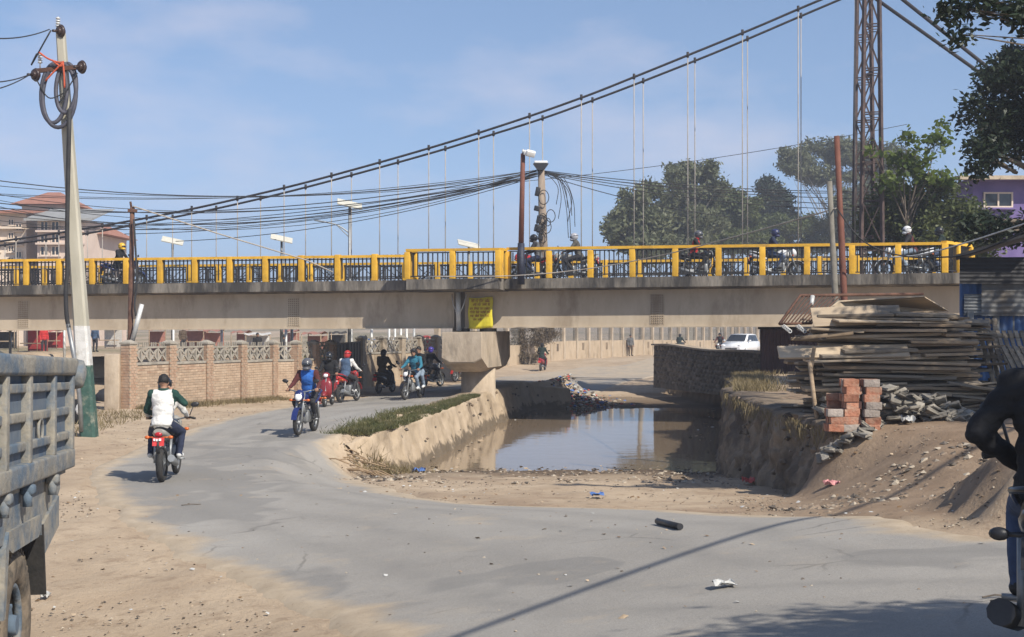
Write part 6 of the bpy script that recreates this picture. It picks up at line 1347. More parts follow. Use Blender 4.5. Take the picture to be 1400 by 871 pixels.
far_tree('grey-green eucalyptus seen through the legs of the lattice tower', 1180, 150, [(1160, 285, 24, 22), (1195, 270, 24, 24), (1215, 300, 26, 26), (1170, 315, 30, 20), (1225, 262, 18, 16), (1145, 300, 16, 16)], 14000, euc, 8, droop=0.5, bark=bark_pale)
far_tree('low broad bush of olive leaves in front of the tree row', 1070, 152, [(1050, 312, 34, 22), (1090, 308, 30, 20), (1120, 318, 30, 24), (1035, 335, 40, 14), (1085, 338, 44, 16), (1140, 330, 26, 18)], 15000, broad, 6, size=0.42)
far_tree('yellowish green bush below the mid-height tree', 985, 138, [(965, 325, 30, 16), (1000, 328, 30, 14), (930, 334, 34, 12), (880, 338, 30, 10)], 9000, broad, 7, size=0.42)
# leafy lime shrub and thicket right of the tower
def near_tree(name, label, px, d, clumps, n, lm, seed, size, cat='tree', **kw):
    b = P(px, 400, d); b.z = gz(b.x, b.y); tree(name, label, b, [pxb(x, y, d+random.uniform(-.8, .8), w, h) for x, y, w, h in clumps], n, size, lm, seed=seed, cat=cat, **kw)
near_tree('tree', 'thin young tree with large lime green leaves in front of the lattice tower', 1240, 57.0, [(1190, 205, 7, 14), (1225, 225, 18, 16), (1255, 218, 20, 22), (1280, 200, 16, 22), (1232, 190, 14, 10), (1290, 240, 20, 16), (1215, 250, 24, 12), (1262, 255, 24, 14), (1285, 175, 9, 9)], 1300, lime, 11, 0.27, aspect=0.7, trunk_r=0.10)
near_tree('bush', 'dense dusty thicket at the foot of the lattice tower behind the bridge end', 1245, 58.0, [(1200, 290, 26, 26), (1240, 280, 30, 30), (1285, 275, 30, 30), (1215, 322, 34, 20), (1265, 315, 36, 24), (1310, 300, 34, 30), (1330, 330, 40, 24)], 16000, broad, 12, 0.24, cat='bush')
# big dark tree on the right
near_tree('tree', 'big dark evergreen tree hanging over the shed and the purple house', 1455, 34.5, [(1352, 170, 34, 44), (1375, 105, 34, 34), (1345, 215, 26, 26), (1388, 175, 40, 44), (1430, 120, 50, 60), (1455, 175, 45, 40), (1338, 306, 30, 14), (1390, 312, 50, 16), (1385, 78, 20, 12), (1490, 70, 50, 50), (1540, 150, 60, 80), (1500, -20, 70, 50), (1600, 40, 70, 70)], 42000, darkl, 13, 0.17, aspect=0.45, droop=0.2, trunk_r=0.32)
bough = [pxb(1300, 12, 19.5, 20, 12), pxb(1345, 4, 19.5, 26, 12), pxb(1314, 50, 19.5, 15, 10), pxb(1385, 16, 19.5, 22, 14), pxb(1425, 26, 19.5, 28, 22), pxb(1490, 10, 19.5, 40, 30)]
tree('tree', 'roadside tree whose leafy bough hangs into the sky above the dark evergreen', (14.2, 19.6, gz(14.2, 19.6)), bough+bough+bough+[(10.2, 19.4, 4.7, 1.3, 1.3, 0.9), (12.6, 18.2, 5.0, 1.7, 1.7, 1.2), (15, 19.5, 5.6, 1.9, 1.9, 1.4), (14, 22, 5.4, 1.8, 1.8, 1.3), (12.4, 20.6, 5.2, 1.5, 1.6, 1.1), (16, 16.8, 5, 1.8, 1.8, 1.3), (16.4, 23.2, 5.4, 1.8, 1.8, 1.3), (17.6, 20.6, 5.4, 1.8, 1.8, 1.3), (13.6, 16.6, 4.6, 1.4, 1.4, 1.0), (11.9, 17.0, 4.2, 1.1, 1.1, 0.8)], 64000, 0.15, darkl, seed=14, aspect=0.45, droop=0.25, trunk_r=0.25, thin=True)
tree('tree', 'unseen tree added out of view to shade the stopped motorcycle', (6.9, 3.4, -1.72), [(5.6, 4.5, 2.5, 1.1, 1.0, 0.8), (6.5, 3.6, 3.2, 1.3, 1.2, 1.0), (7.0, 4.4, 2.6, 1.1, 1.1, 0.8), (5.6, 5.2, 1.7, 0.8, 0.8, 0.5)], 22000, 0.14, darkl, seed=15, trunk_r=0.14)  # added outside the frame to throw shade on the near rider
# dry climber on the far fence
vb = P(722, 470, 90.5); vb.z = gz(vb.x, vb.y)
tree('dry_climber', 'tangle of dry brown climbing plant on the far wall beside the pier', vb, [pxb(708, 462, 91, 12, 26, 5), (pxb(733, 460, 91, 14, 22, 5)), pxb(752, 452, 91.5, 14, 14, 5), pxb(722, 486, 90.8, 22, 8, 5)], 7000, 0.22, dryl, seed=21, cat='plant', droop=0.9, aspect=0.18, trunk_r=0.06)
# ================================================================ grass and weeds
def blades(pts, h0, h1, w, m, name, label, cat, kind='stuff', lean=0.5, seed=3):
    rng = np.random.default_rng(seed); pts = np.asarray(pts); n = len(pts); a = rng.uniform(0, 6.28, n); h = rng.uniform(h0, h1, n); dx = np.c_[np.cos(a), np.sin(a), np.zeros(n)]
    ln = rng.normal(size=(n, 3))*lean*h[:, None]; ln[:, 2] = 0; up = np.c_[np.zeros((n, 2)), h]
    v = np.stack([pts-dx*w, pts+dx*w, pts+up+ln], 1).reshape(-1, 3); o = link(name, mesh_np(name, v, np.arange(3*n).reshape(n, 3), m, False)); return tag(o, label, cat, kind=kind)
grs = leafmat('verge_grass', (0.06, 0.078, 0.02), (0.19, 0.165, 0.075), 3.0, 0.3); dry = leafmat('dry_grass', (0.16, 0.125, 0.06), (0.30, 0.24, 0.13), 1.5, 0.3)
g = []
rng = np.random.default_rng(5)
while len(g) < 30000:
    y = rng.uniform(31, 45.5); q = float(xl(y))-0.45; x = q-abs(rng.normal())*0.42*(1.2 if y < 40 else 0.6)
    if rng.random() < 0.12+1.9*(float(fbm(x*1.6, y*0.7, 91))+0.22): g.append((x, y, max(gz(x, y), float(np.interp(y, [30.2, 31.2, 44], [-2.75, -2.5, -2.5])) if x > q-0.75 else -9)+0.0))
blades(g, 0.03, 0.13, 0.012, grs, 'grass', 'short green grass along the top of the retaining wall', 'grass')
g = []
wl0 = np.array([(w0.x, w0.y), (w1.x, w1.y)]);
for _ in range(5000):
    f_ = rng.random(); p = wl0[0]*(1-f_)+wl0[1]*f_; n_ = np.array([wl0[1][1]-wl0[0][1], -(wl0[1][0]-wl0[0][0])]); n_ = n_/np.linalg.norm(n_); q = p+n_*(0.18+abs(rng.normal())*0.35); g.append((q[0], q[1], gz(*q)))
for _ in range(3500):
    x = rng.uniform(-14, -9.5); y = rng.uniform(28, 40); g.append((x, y, gz(x, y)))
blades(g, 0.05, 0.2, 0.012, dry, 'dry_grass', 'thin dry grass at the foot of the brick wall', 'grass', seed=8)
g = []
for _ in range(6000):
    y = rng.uniform(33, 46); x = float(xr(y))+0.45+abs(rng.normal())*0.5; g.append((x, y, max(gz(x, y), zt_r(Vector((x, y, 0)))-0.01)))
for _ in range(900):
    y = rng.uniform(30, 31.6); x = -2.9+rng.normal()*0.3+(y-30)*0.25; g.append((x, y, gz(x, y)))
blades(g, 0.05, 0.24, 0.012, dry, 'dry_grass', 'dry weeds along the rim of the earth bank above the pool', 'grass', seed=9)
# ================================================================ pebbles, litter
def scatter_bits(name, label, cat, pts, s0, s1, mats, seed, flat=0.5):
    rng = random.Random(seed); mb = MB()
    for x, y, z in pts:
        s = rng.uniform(s0, s1); k = rng.randrange(len(mats)); R0 = Euler((rng.uniform(-.4, .4), rng.uniform(-.4, .4), rng.uniform(0, 6))).to_matrix()
        q = [R0 @ Vector((a*s*rng.uniform(.5, 1), b*s*rng.uniform(.5, 1), c*s*flat*rng.uniform(.5, 1))) for a, b, c in ((1, 0, 0), (-1, 0, 0), (0, 1, 0), (0, -1, 0), (0, 0, 1), (0, 0, -1))]
        mb.add([v+Vector((x, y, z)) for v in q], [(0, 2, 4), (2, 1, 4), (1, 3, 4), (3, 0, 4), (2, 0, 5), (1, 2, 5), (3, 1, 5), (0, 3, 5)], k)
    o = mb.build(name, mats); return tag(o, label, cat, kind='stuff')
peb = [mat('pebble_pale', (0.33, 0.28, 0.215), (0.42, 0.36, 0.28), 8, 0.9, 0.2), mat('pebble_brown', (0.20, 0.15, 0.11), (0.28, 0.22, 0.16), 8, 0.9, 0.2), mat('pebble_dark', (0.08, 0.065, 0.05), (0.13, 0.11, 0.09), 8, 0.9, 0.2)]
lit = peb+[mat('litter_white', (0.42, 0.42, 0.40), (0.5, 0.5, 0.48), 8, 0.7, 0), mat('litter_blue', (0.06, 0.13, 0.35), (0.09, 0.18, 0.42), 8, 0.6, 0), mat('litter_tan', (0.38, 0.28, 0.18), (0.46, 0.36, 0.25), 8, 0.8, 0), mat('litter_red', (0.40, 0.06, 0.05), (0.46, 0.09, 0.07), 8, 0.7, 0), mat('litter_black', (0.02, 0.02, 0.02), (0.04, 0.04, 0.04), 8, 0.7, 0)]
pts = []
def scat(n, x0, x1, y0, y1, cond=None, up=0.0):
    k = 0
    while k < n:
        x = rng.uniform(x0, x1); y = rng.uniform(y0, y1)
        if cond is None or cond(x, y): pts.append((x, y, gz(x, y)+up)); k += 1
scat(1500, -7, 0, 9, 22, lambda x, y: not onroad(x, y)); scat(900, -3.4, 4.5, 17, 32, lambda x, y: not onroad(x, y)); scat(1400, 3, 8, 13, 21, lambda x, y: not onroad(x, y)); scat(160, -6, 6, 9, 28, onroad, 0.012); scat(700, -12, -3, 22, 42, lambda x, y: not onroad(x, y))
scatter_bits('pebbles', 'scattered pebbles and earth crumbs along the road edges', 'pebbles', pts, 0.008, 0.032, peb, 4)
pts = []
for _ in range(170):
    y = 32.7+abs(rng.normal())*0.5 if rng.random() < 0.6 else rng.uniform(33, 54); x = rng.uniform(-2, 4.4) if y < 34 else (float(xl(y))+0.1+abs(rng.normal())*0.25 if rng.random() < 0.6 else float(xr(y))-0.2-abs(rng.normal())*0.3); pts.append((x, y, WZ+0.006))
scatter_bits('floating_scum', 'scum and scraps floating along the edges of the pool', 'scum', pts, 0.02, 0.09, [peb[1], peb[2], lit[5], lit[5], lit[3]], 34, 0.06)
pts = []; scat(420, -2.6, 4.4, 26, 32.6); scat(260, 3.4, 6.2, 16.5, 19.5); scat(120, -3.6, -1.8, 27, 31)
scatter_bits('rubble', 'small stones and rubbish along the shore of the pool', 'rubble', pts, 0.03, 0.10, peb, 14)
pts = []
for _ in range(900):
    a = rng.normal(size=2); x = 2.7+a[0]*0.75; y = 57+a[1]*1.8; pts.append((x, y, gz(x, y)+max(0, 0.35-0.2*abs(a[0]))*rng.random()))
scatter_bits('rubbish_heap', 'heap of mixed rubbish on the far shore of the pool beside the wall end', 'rubbish', pts, 0.04, 0.16, lit, 6)
def litter(name, label, px, py, m, size, cat='litter', crump=0.4, seed=0):
    p = cast(px, py); rg = random.Random(seed+px); n = 6; mb = MB(); vs_ = []
    for j in range(n+1):
        for i in range(n+1): vs_.append((p.x+(i/n-.5)*size[0]+rg.uniform(-.03, .03)*size[0], p.y+(j/n-.5)*size[1]*1.0+rg.uniform(-.03, .03), p.z+0.018+rg.random()*crump*0.12+0.012))
    mb.add(vs_, [(j*(n+1)+i, j*(n+1)+i+1, (j+1)*(n+1)+i+1, (j+1)*(n+1)+i) for j in range(n) for i in range(n)], 0, False)
    o = one(name, mb, m, label, cat); s_ = o.modifiers.new('thick', 'SOLIDIFY'); s_.thickness = 0.004; return o
litter('plastic_sheet', 'crumpled blue plastic sheet lying on the earth between road and pool', 816, 680, lit[4], (0.20, 0.28), crump=0.4)
litter('paper_scrap', 'torn white paper scrap lying on the asphalt', 990, 806, lit[3], (0.17, 0.12), crump=0.35)
litter('wrapper', 'red plastic wrapper on the earth below the bricks', 1025, 662, lit[6], (0.22, 0.35), crump=0.8)
litter('wrapper', 'pale pink wrapper on the earth slope below the bricks', 1137, 668, mat('litter_pink', (0.55, 0.25, 0.25), (0.62, 0.3, 0.3), 8, 0.7, 0), (0.22, 0.18), crump=0.7)
litter('paper_scrap', 'white crumpled scrap on the shaded platform by the bricks', 1241, 580, lit[3], (0.18, 0.2), crump=0.9)
litter('wrapper', 'silver wrapper on the verge beside the truck wheel', 62, 820, lit[3], (0.09, 0.12), crump=0.4)
litter('plastic_bag', 'blue plastic bag caught at the shore end of the retaining wall', 573, 647, lit[4], (0.28, 0.4), crump=0.9)
q0 = cast(899, 719); q1 = cast(930, 727); mb = MB(); mb.cyl(q0+Vector((0, 0, 0.05)), q1+Vector((0, 0, 0.05)), 0.034, n=12); mb.torus(q0+Vector((0, 0, 0.05)), 0.028, 0.010, 'x', 12, 6); one('pipe_offcut', mb, black_plastic, 'short black plastic pipe lying on the road', 'pipe')
for px, py, ln, a in ((1362, 822, .18, .3), (1375, 826, .2, -.1), (260, 693, .25, .5)):
    q = cast(px, py); mb = MB(); mb.tube([q+Vector((-ln/2, 0, .02)), q+Vector((0, a*0.1, .03)), q+Vector((ln/2, a*0.2, .02))], 0.006, 6); one('twig', mb, bark_m, 'thin dry twig lying on the asphalt', 'twig', 'twigs on the road')
# sticks at the front of the retaining wall
for i in range(22):
    x = rng.uniform(-3.7, -2.6); y = rng.uniform(29.0, 30.9); z = gz(x, y)+0.06; a = rng.uniform(-0.5, 0.7); ln = rng.uniform(0.3, 0.8); mb = MB(); mb.tube([(x-ln/2*math.cos(a), y-ln/2*math.sin(a), z+0.04), (x, y, z+0.05), (x+ln/2*math.cos(a), y+ln/2*math.sin(a), z-0.05)], 0.014, 6); one('stick', mb, mat('dry_stick', (0.22, 0.15, 0.09), (0.33, 0.24, 0.15), 5, 0.9, 0.2), 'dry stick among others on the earth at the end of the retaining wall', 'stick', 'sticks at the wall end')
# black and white bundle behind the pole foot
q = cast(106, 580); mb = MB(); mb.ell(q+Vector((0, 0, 0.28)), (0.24, 0.22, 0.32), 14, 9, noise=0.07); b_ = mb.build('sack', SH['black'], None, q); b_.location = q; tag(b_, 'black and white cloth bundle on the ground behind the leaning pole', 'bundle')
mb = MB(); mb.ell((0.12, -0.06, 0.36), (0.17, 0.2, 0.2), 12, 8, noise=0.08); mb.build('white_cloth', SH['white'], b_)
q = cast(150, 548); mb = MB(); mb.ell(q+Vector((0, 0, 0.12)), (0.5, 0.3, 0.3), 14, 7, noise=0.15); one('sacking_heap', mb, SH['charcoal'], 'low heap of dark sacking beside the end post of the brick wall', 'heap')
# ================================================================ bricks, timber and shed on the right bank
brick_c = mat('fired_brick', (0.30, 0.12, 0.07), (0.41, 0.195, 0.125), 6, 0.92, 0.35, rnd=0.3, c3=(0.36, 0.25, 0.18), p3=0.55); bb_ = MB(); bb_.cbox((0, 0, 0), (0.232, 0.07, 0.112), 0.005); BR_L = []
for q in range(4):
    bb_ = MB(); bb_.cbox((0, 0, 0), (0.232, 0.07, 0.112), 0.009); r5 = random.Random(q); k_ = [(r5.uniform(-.006, .006), r5.uniform(-.004, .004), r5.uniform(-.006, .006)) for _ in bb_.v]; bb_.v = [(x+a, y+b, z+c) for (x, y, z), (a, b, c) in zip(bb_.v, k_)]; bb_.sm = [False]*len(bb_.sm); BR_L.append(bb_.mesh('brick', brick_c))
grey_b = mat('mortared_brick', (0.26, 0.22, 0.19), (0.36, 0.31, 0.27), 6, 0.95, 0.4, rnd=0.2); bb_ = MB(); bb_.cbox((0, 0, 0), (0.232, 0.07, 0.112), 0.005); BR_G = bb_.mesh('brick', grey_b)
bx0, by0 = 4.86, 21.35; bz = -1.70; rb = random.Random(12)
def stack(cols, x0, y0, yaw, z0, deep):
    for ci, nlev in enumerate(cols):
        for lv in range(nlev):
            for dp in range(deep):
                if lv >= nlev-1 and rb.random() < 0.3: continue
                a = yaw+rb.uniform(-.06, .06); u = Vector((math.cos(yaw), math.sin(yaw), 0)); n = Vector((-u.y, u.x, 0))
                p = Vector((x0, y0, z0+0.056+lv*0.1125))+u*(ci*0.238+rb.uniform(-.012, .012)+(0.03 if lv % 2 else 0))+n*(dp*0.078+rb.uniform(-.012, .012))
                o = link('brick', BR_G if rb.random() < (0.35 if lv > nlev-3 else 0.12) else rb.choice(BR_L)); o.location = p; o.rotation_euler = (0, rb.uniform(-.02, .02), a)
                tag(o, 'loose red brick laid on edge in the small stack on the bank rim', 'brick', 'bricks stacked on the bank')
stack([3, 7], bx0, by0, 0.05, bz, 4); stack([7], bx0+0.52, by0-0.06, -0.03, bz-0.0, 4)
stack([5, 6], bx0+0.06, by0+0.34, 0.05, bz, 2)
# slabs and rubble beside the bricks
slab_m = mat('grey_slab_stone', (0.17, 0.155, 0.13), (0.28, 0.255, 0.215), 4, 0.95, 0.4, rnd=0.25)
slabs = []
for q in range(5):
    s_ = MB(); s_.cbox((0, 0, 0), (0.30, 0.22, 0.06), 0.015); s_.v = [(x+rb.uniform(-.02, .02), y+rb.uniform(-.02, .02), z+rb.uniform(-.006, .006)) for x, y, z in s_.v]; slabs.append(s_.mesh('loose_stone', slab_m))
for i in range(120):
    f_ = rb.random()**0.8; x = 5.75+f_*1.35+rb.uniform(-.1, .1); y = 21.9+rb.uniform(-.4, .7); hgt = max(0.0, 0.55*(1-f_)+0.1-0.5*abs(y-22.1))
    o = link('loose_stone', rb.choice(slabs)); o.location = (x, y, gz(x, y)+0.03+hgt*rb.random()); o.rotation_euler = (rb.uniform(-.5, .5), rb.uniform(-.5, .5), rb.uniform(0, 3.14)); o.scale = (rb.uniform(.5, 1.0),)*3
    tag(o, 'broken grey stone slab in the rubble pile beside the brick stack', 'stone', 'stones beside the bricks')
for i in range(26):
    t_ = i/25; p = cast(1205-78*t_, 575+55*t_); o = link('loose_stone', rb.choice(slabs)); o.location = p+Vector((rb.uniform(-.1, .1), rb.uniform(-.15, .15), 0.03)); o.rotation_euler = (rb.uniform(-.5, .5), rb.uniform(-.7, .3), rb.uniform(0, 3.1)); o.scale = (rb.uniform(.5, .95),)*3
    tag(o, 'pale stone slab lining the path edge below the brick stack', 'stone', 'stones lining the slope edge')
# timber heap
wood = [mat('old_timber', (0.235, 0.17, 0.11), (0.36, 0.27, 0.18), 3, 0.9, 0.3, stretch=(0.25, 4, 4), rnd=0.3), mat('grey_timber', (0.19, 0.155, 0.115), (0.30, 0.25, 0.19), 3, 0.9, 0.3, stretch=(0.25, 4, 4), rnd=0.3), mat('pale_plywood', (0.34, 0.265, 0.185), (0.44, 0.355, 0.25), 2, 0.85, 0.15, stretch=(0.5, 3, 3), rnd=0.15)]
def board(L0, Wd, T, loc, rot, mi, label, group, name='timber_board'):
    mb = MB(); mb.cbox((0, 0, 0), (L0, Wd, T), 0.004); mb.v = [(x+(0.012 if x > 0 else -0.012)*math.sin(y*40+L0*9), y, z+0.01*math.sin(x*2.2+L0*7)) for x, y, z in mb.v]
    o = mb.build(name, wood[mi]); o.location = loc; o.rotation_euler = rot; return tag(o, label, 'board', group)
G1 = 'boards heaped in the timber pile'; L1 = 'weathered board heaped in the big timber pile behind the bricks'
def tx(px, d=25.0): return (px-CX)/FPX*d
z = -1.63; lay = 0
while z < 0.06:
    T = rb.choice((0.03, 0.035, 0.045, 0.05)); f_ = (z+1.63)/1.7
    left = tx(1072+rb.uniform(-6, 40)); right = tx(1296+rb.uniform(-14, 12)-14*f_)
    for row, y in enumerate((23.75, 24.1, 24.5, 24.95, 25.4)):
        x = left+rb.uniform(-.1, .5)
        while x < right-0.3:
            L0 = min(rb.uniform(0.9, 2.4), right-x+0.2); Wd = rb.uniform(0.18, 0.36)
            if row == 0 and rb.random() < 0.18: x += L0; continue
            board(L0, Wd, T, (x+L0/2, y+rb.uniform(-.12, .12)+(0.1 if row else 0), z+T/2+rb.uniform(0, .01)), (rb.uniform(-.08, .16), rb.uniform(-.04, .04), rb.uniform(-.2, .2)), rb.choice((0, 0, 0, 1, 1, 2)), L1, G1); x += L0*rb.uniform(0.8, 1.05)
    z += T+rb.uniform(0.012, 0.035); lay += 1
# short end-on boards on the right flank of the heap
G2 = 'boards in the darker stack by the shed'; L2 = 'dark board end in the lower stack between timber pile and blue shed'
z = -1.6
while z < -0.05:
    T = rb.choice((0.03, 0.04, 0.05)); x = tx(1268)+rb.uniform(0, .15)
    while x < tx(1330)+0.1*(-z):
        Wd = rb.uniform(0.16, 0.5); board(Wd+0.2, rb.uniform(0.8, 1.3), T, (x+Wd/2, 25.5+rb.uniform(-.3, .3), z+T/2), (rb.uniform(-.06, .06), rb.uniform(-.06, .06), rb.uniform(-.4, .4)), rb.choice((0, 1, 1)), L2, G2); x += Wd
    z += T+rb.uniform(0.02, 0.05)
# individual pieces that stand out
def board_px(a, b, d, w, t, mi, label, tilt=0.0, name='timber_board', cat='board'):
    p0 = P(*a, d); p1 = P(*b, d); m = (p0+p1)/2; L0 = (p1-p0).length; rotm = Matrix.Rotation(math.atan2((p1-p0).z, (p1-p0).x)*-1, 3, 'Y') @ Matrix.Rotation(tilt, 3, 'X')
    mb = MB(); mb.cbox((0, 0, 0), (L0, w, t), 0.004); o = mb.build(name, wood[mi]); o.location = m; o.rotation_euler = rotm.to_euler(); return tag(o, label, cat)
board_px((1064, 482), (1242, 480), 23.6, 0.28, 0.035, 2, 'long pale plank with nail holes jutting left from the timber pile', 0.75)
board_px((1095, 462), (1166, 455), 23.55, 0.09, 0.06, 0, 'thick squared beam end jutting from the timber pile above the long plank')
board_px((1108, 449), (1180, 454), 23.6, 0.14, 0.035, 2, 'narrow pale plank below the plywood sheet')
board_px((1110, 434), (1200, 430), 23.7, 0.36, 0.02, 2, 'wide tan plywood sheet lying tilted on the timber pile', 1.05, 'plywood_sheet', 'board')
board_px((1196, 432), (1232, 431), 23.75, 0.42, 0.03, 1, 'grey board offcut lying on the plywood sheet', 0.9)
p0 = P(1147, 408, 24.4); p1 = P(1263, 406, 24.4); mb = MB()
mb.add([P(1147, 411, 24.2), P(1262, 404, 24.2), P(1296, 424, 25.6), P(1112, 436, 23.9), ], [(0, 1, 2, 3)]); o = one('plywood_sheet', mb, wood[2], 'bowed plywood sheet laid as a lid on top of the timber pile', 'board'); s_ = o.modifiers.new('thick', 'SOLIDIFY'); s_.thickness = 0.025
for (a, b, lb_) in (((1116, 432), (1172, 430), 'boards'),): pass
pr_ = P(1108, 505, 23.0); mb = MB(); mb.tube([P(1119, 585, 22.6), P(1113, 545, 22.7), P(1107, 496, 23.0)], 0.035, 8); one('prop', mb, wood[0], 'round wooden prop under the overhanging planks left of the bricks', 'prop')
mb = MB(); mb.box((P(1112, 478, 23.4)+P(1110, 500, 23.4))/2, (0.06, 0.03, 0.36), (0, 0.15, 0)); one('batten', mb, wood[0], 'short upright batten leaning on the long pale plank', 'batten')
# metal grille leaning on the heap
gm_ = [P(1066, 443, 23.9), P(1094, 404, 24.6), P(1262, 402, 25.4), P(1110, 442, 23.9)]
gr = thing('metal_grille', 'rusty window grille frame lying slanted on the left end of the timber pile', 'grille', gm_[0])
mb = MB(); mb.tube([gm_[0], gm_[1], gm_[2]], 0.028, 6); mb.tube([gm_[0], gm_[3]], 0.022, 6); mb.build('frame', rust, gr, gr.location)
for k in range(1, 10):
    f_ = k/9; a = gm_[0].lerp(gm_[3], f_); b = gm_[1].lerp(P(1150, 403.5, 24.9), f_); mb = MB(); mb.cyl(a, b, 0.012, n=6); mb.build('bar', rust, gr, gr.location)
for k in range(2):
    c = P(1070+20*k, 445, 23.9); e = P(1080+20*k, 453, 23.8); mb = MB()
    for i in range(6): mb.torus(c.lerp(e, i/5), 0.028, 0.009, 'y', 10, 5)
    mb.build('scroll', galv, gr, gr.location)
mb = MB(); mb.cyl(P(1111, 405, 24.6), P(1109, 418, 24.5), 0.04, n=8); mb.build('strut', galv, gr, gr.location)
# stones under the left end of the heap
for i in range(60):
    x = 4.75+rb.random()*0.75; y = 23.0+rb.uniform(-.6, .9); o = link('loose_stone', rb.choice(slabs)); o.location = (x, y, gz(x, y)+0.04+rb.random()*0.35); o.rotation_euler = (rb.uniform(-.5, .5), rb.uniform(-.5, .5), rb.uniform(0, 3.1)); o.scale = (rb.uniform(.6, 1.3),)*3
    tag(o, 'rough stone slab packed under the left end of the timber pile', 'stone', 'stones under the timber pile')
# blue shed
sh = thing('shed', 'blue corrugated iron shed with patched grey sheets, shaded beside the timber', 'shed', (9.6, 28.0, gz(9.6, 28))); r = sh.location
bluem = mat('blue_sheet', (0.03, 0.085, 0.22), (0.045, 0.12, 0.29), 2, 0.6, 0.1, c3=(0.10, 0.11, 0.13), p3=0.6); greys = mat('grey_sheet', (0.16, 0.165, 0.165), (0.23, 0.235, 0.23), 2, 0.65, 0.1, c3=(0.10, 0.085, 0.07), p3=0.6); dks = mat('black_sheet', (0.018, 0.018, 0.02), (0.035, 0.034, 0.035), 2, 0.7, 0.1)
fl = P(1313, 440, 28); fz = gz(9.6, 28)-0.1; ztop = P(0, 352, 28).z
mb = MB(); corrug(mb, (fl.x, 28, 0), (fl.x+5, 27.2, 0), fz, ztop, 0.02, 0.13); mb.build('front_wall', bluem, sh, r)
mb = MB(); corrug(mb, (fl.x*33/28+0.25, 33, 0), (fl.x, 28, 0), fz, ztop, 0.02, 0.13); mb.build('side_wall', bluem, sh, r)
mb = MB(); corrug(mb, (fl.x+5, 27.2, 0), (fl.x+5.2, 32.5, 0), fz, ztop, 0.02, 0.13); mb.build('side_wall', bluem, sh, r)
def hcorr(px0, px1, y0, y1, d, m, nm):
    a = P(px0, y0, d); b = P(px1, y1, d); n = 26; vs_ = []
    for k in range(n+1): z_ = a.z+(b.z-a.z)*k/n; yy = d+0.012*math.sin(k*math.pi/2); vs_ += [(a.x, yy, z_), (b.x, yy-0.05, z_)]
    mb = MB(); mb.add(vs_, [(2*k, 2*k+1, 2*k+3, 2*k+2) for k in range(n)], 0, True); mb.build(nm, m, sh, r)
hcorr(1318, 1346, 402, 431, 27.90, greys, 'patch_sheet'); hcorr(1342, 1420, 384, 432, 27.80, greys, 'patch_sheet'); hcorr(1312, 1440, 352, 388, 27.70, dks, 'patch_sheet')
for px in (1327, 1362, 1385): mb = MB(); c = P(px, 470, 27.86); mb.box((c.x, 27.86, c.z), (0.12, 0.02, 1.3)); mb.build('batten', greys, sh, r)
mb = MB(); a = [P(1306, 352, 27.5), P(1440, 312, 27.0), P(1440, 318, 33), P(1308, 356, 33)]; mb.add(a+[v+Vector((0, 0, 0.05)) for v in a], [(3, 2, 1, 0), (4, 5, 6, 7), (0, 1, 5, 4), (1, 2, 6, 5), (2, 3, 7, 6), (3, 0, 4, 7)]); mb.build('roof', dks, sh, r)
# pallets and grilles leaning at the shed
def slatted(label, cx, cy, d, w, h, lean, yaw, n, name='pallet', m=1):
    c = P(cx, cy, d); t = thing(name, label, 'pallet', c, (lean, 0, yaw)); 
    for k in range(n): mb = MB(); mb.box((-w/2+w*(k+0.5)/n, 0, 0), (w/n*0.62, 0.02, h)); mb.build('slat', wood[m], t)
    for zz in (-h*0.42, 0, h*0.42): mb = MB(); mb.box((0, 0.035, zz), (w, 0.045, 0.08)); mb.build('rail', wood[m], t)
    return t
slatted('grey slatted pallet leaning against the blue shed', 1378, 488, 25.3, 0.95, 1.05, R(-28), R(12), 8)
slatted('small framed board leaning on the blue shed behind the pallet', 1352, 462, 26.6, 0.42, 0.75, R(-12), R(5), 3)
slatted('dark slatted pallet lying against the pallet heap at the shed foot', 1412, 505, 24.6, 0.9, 1.0, R(-38), R(20), 7)
for i in range(34):
    x = tx(1290+rb.uniform(0, 110), 24); y = 24+rb.uniform(-.7, .6); board(rb.uniform(.5, 1.0), rb.uniform(.12, .3), 0.035, (x, y, gz(x, y)+0.03+rb.random()*0.45), (rb.uniform(-.3, .3), rb.uniform(-.2, .2), rb.uniform(-.4, .4)), rb.choice((1, 1, 0)), 'short grey board in the loose heap at the foot of the blue shed', 'loose boards at the shed foot')
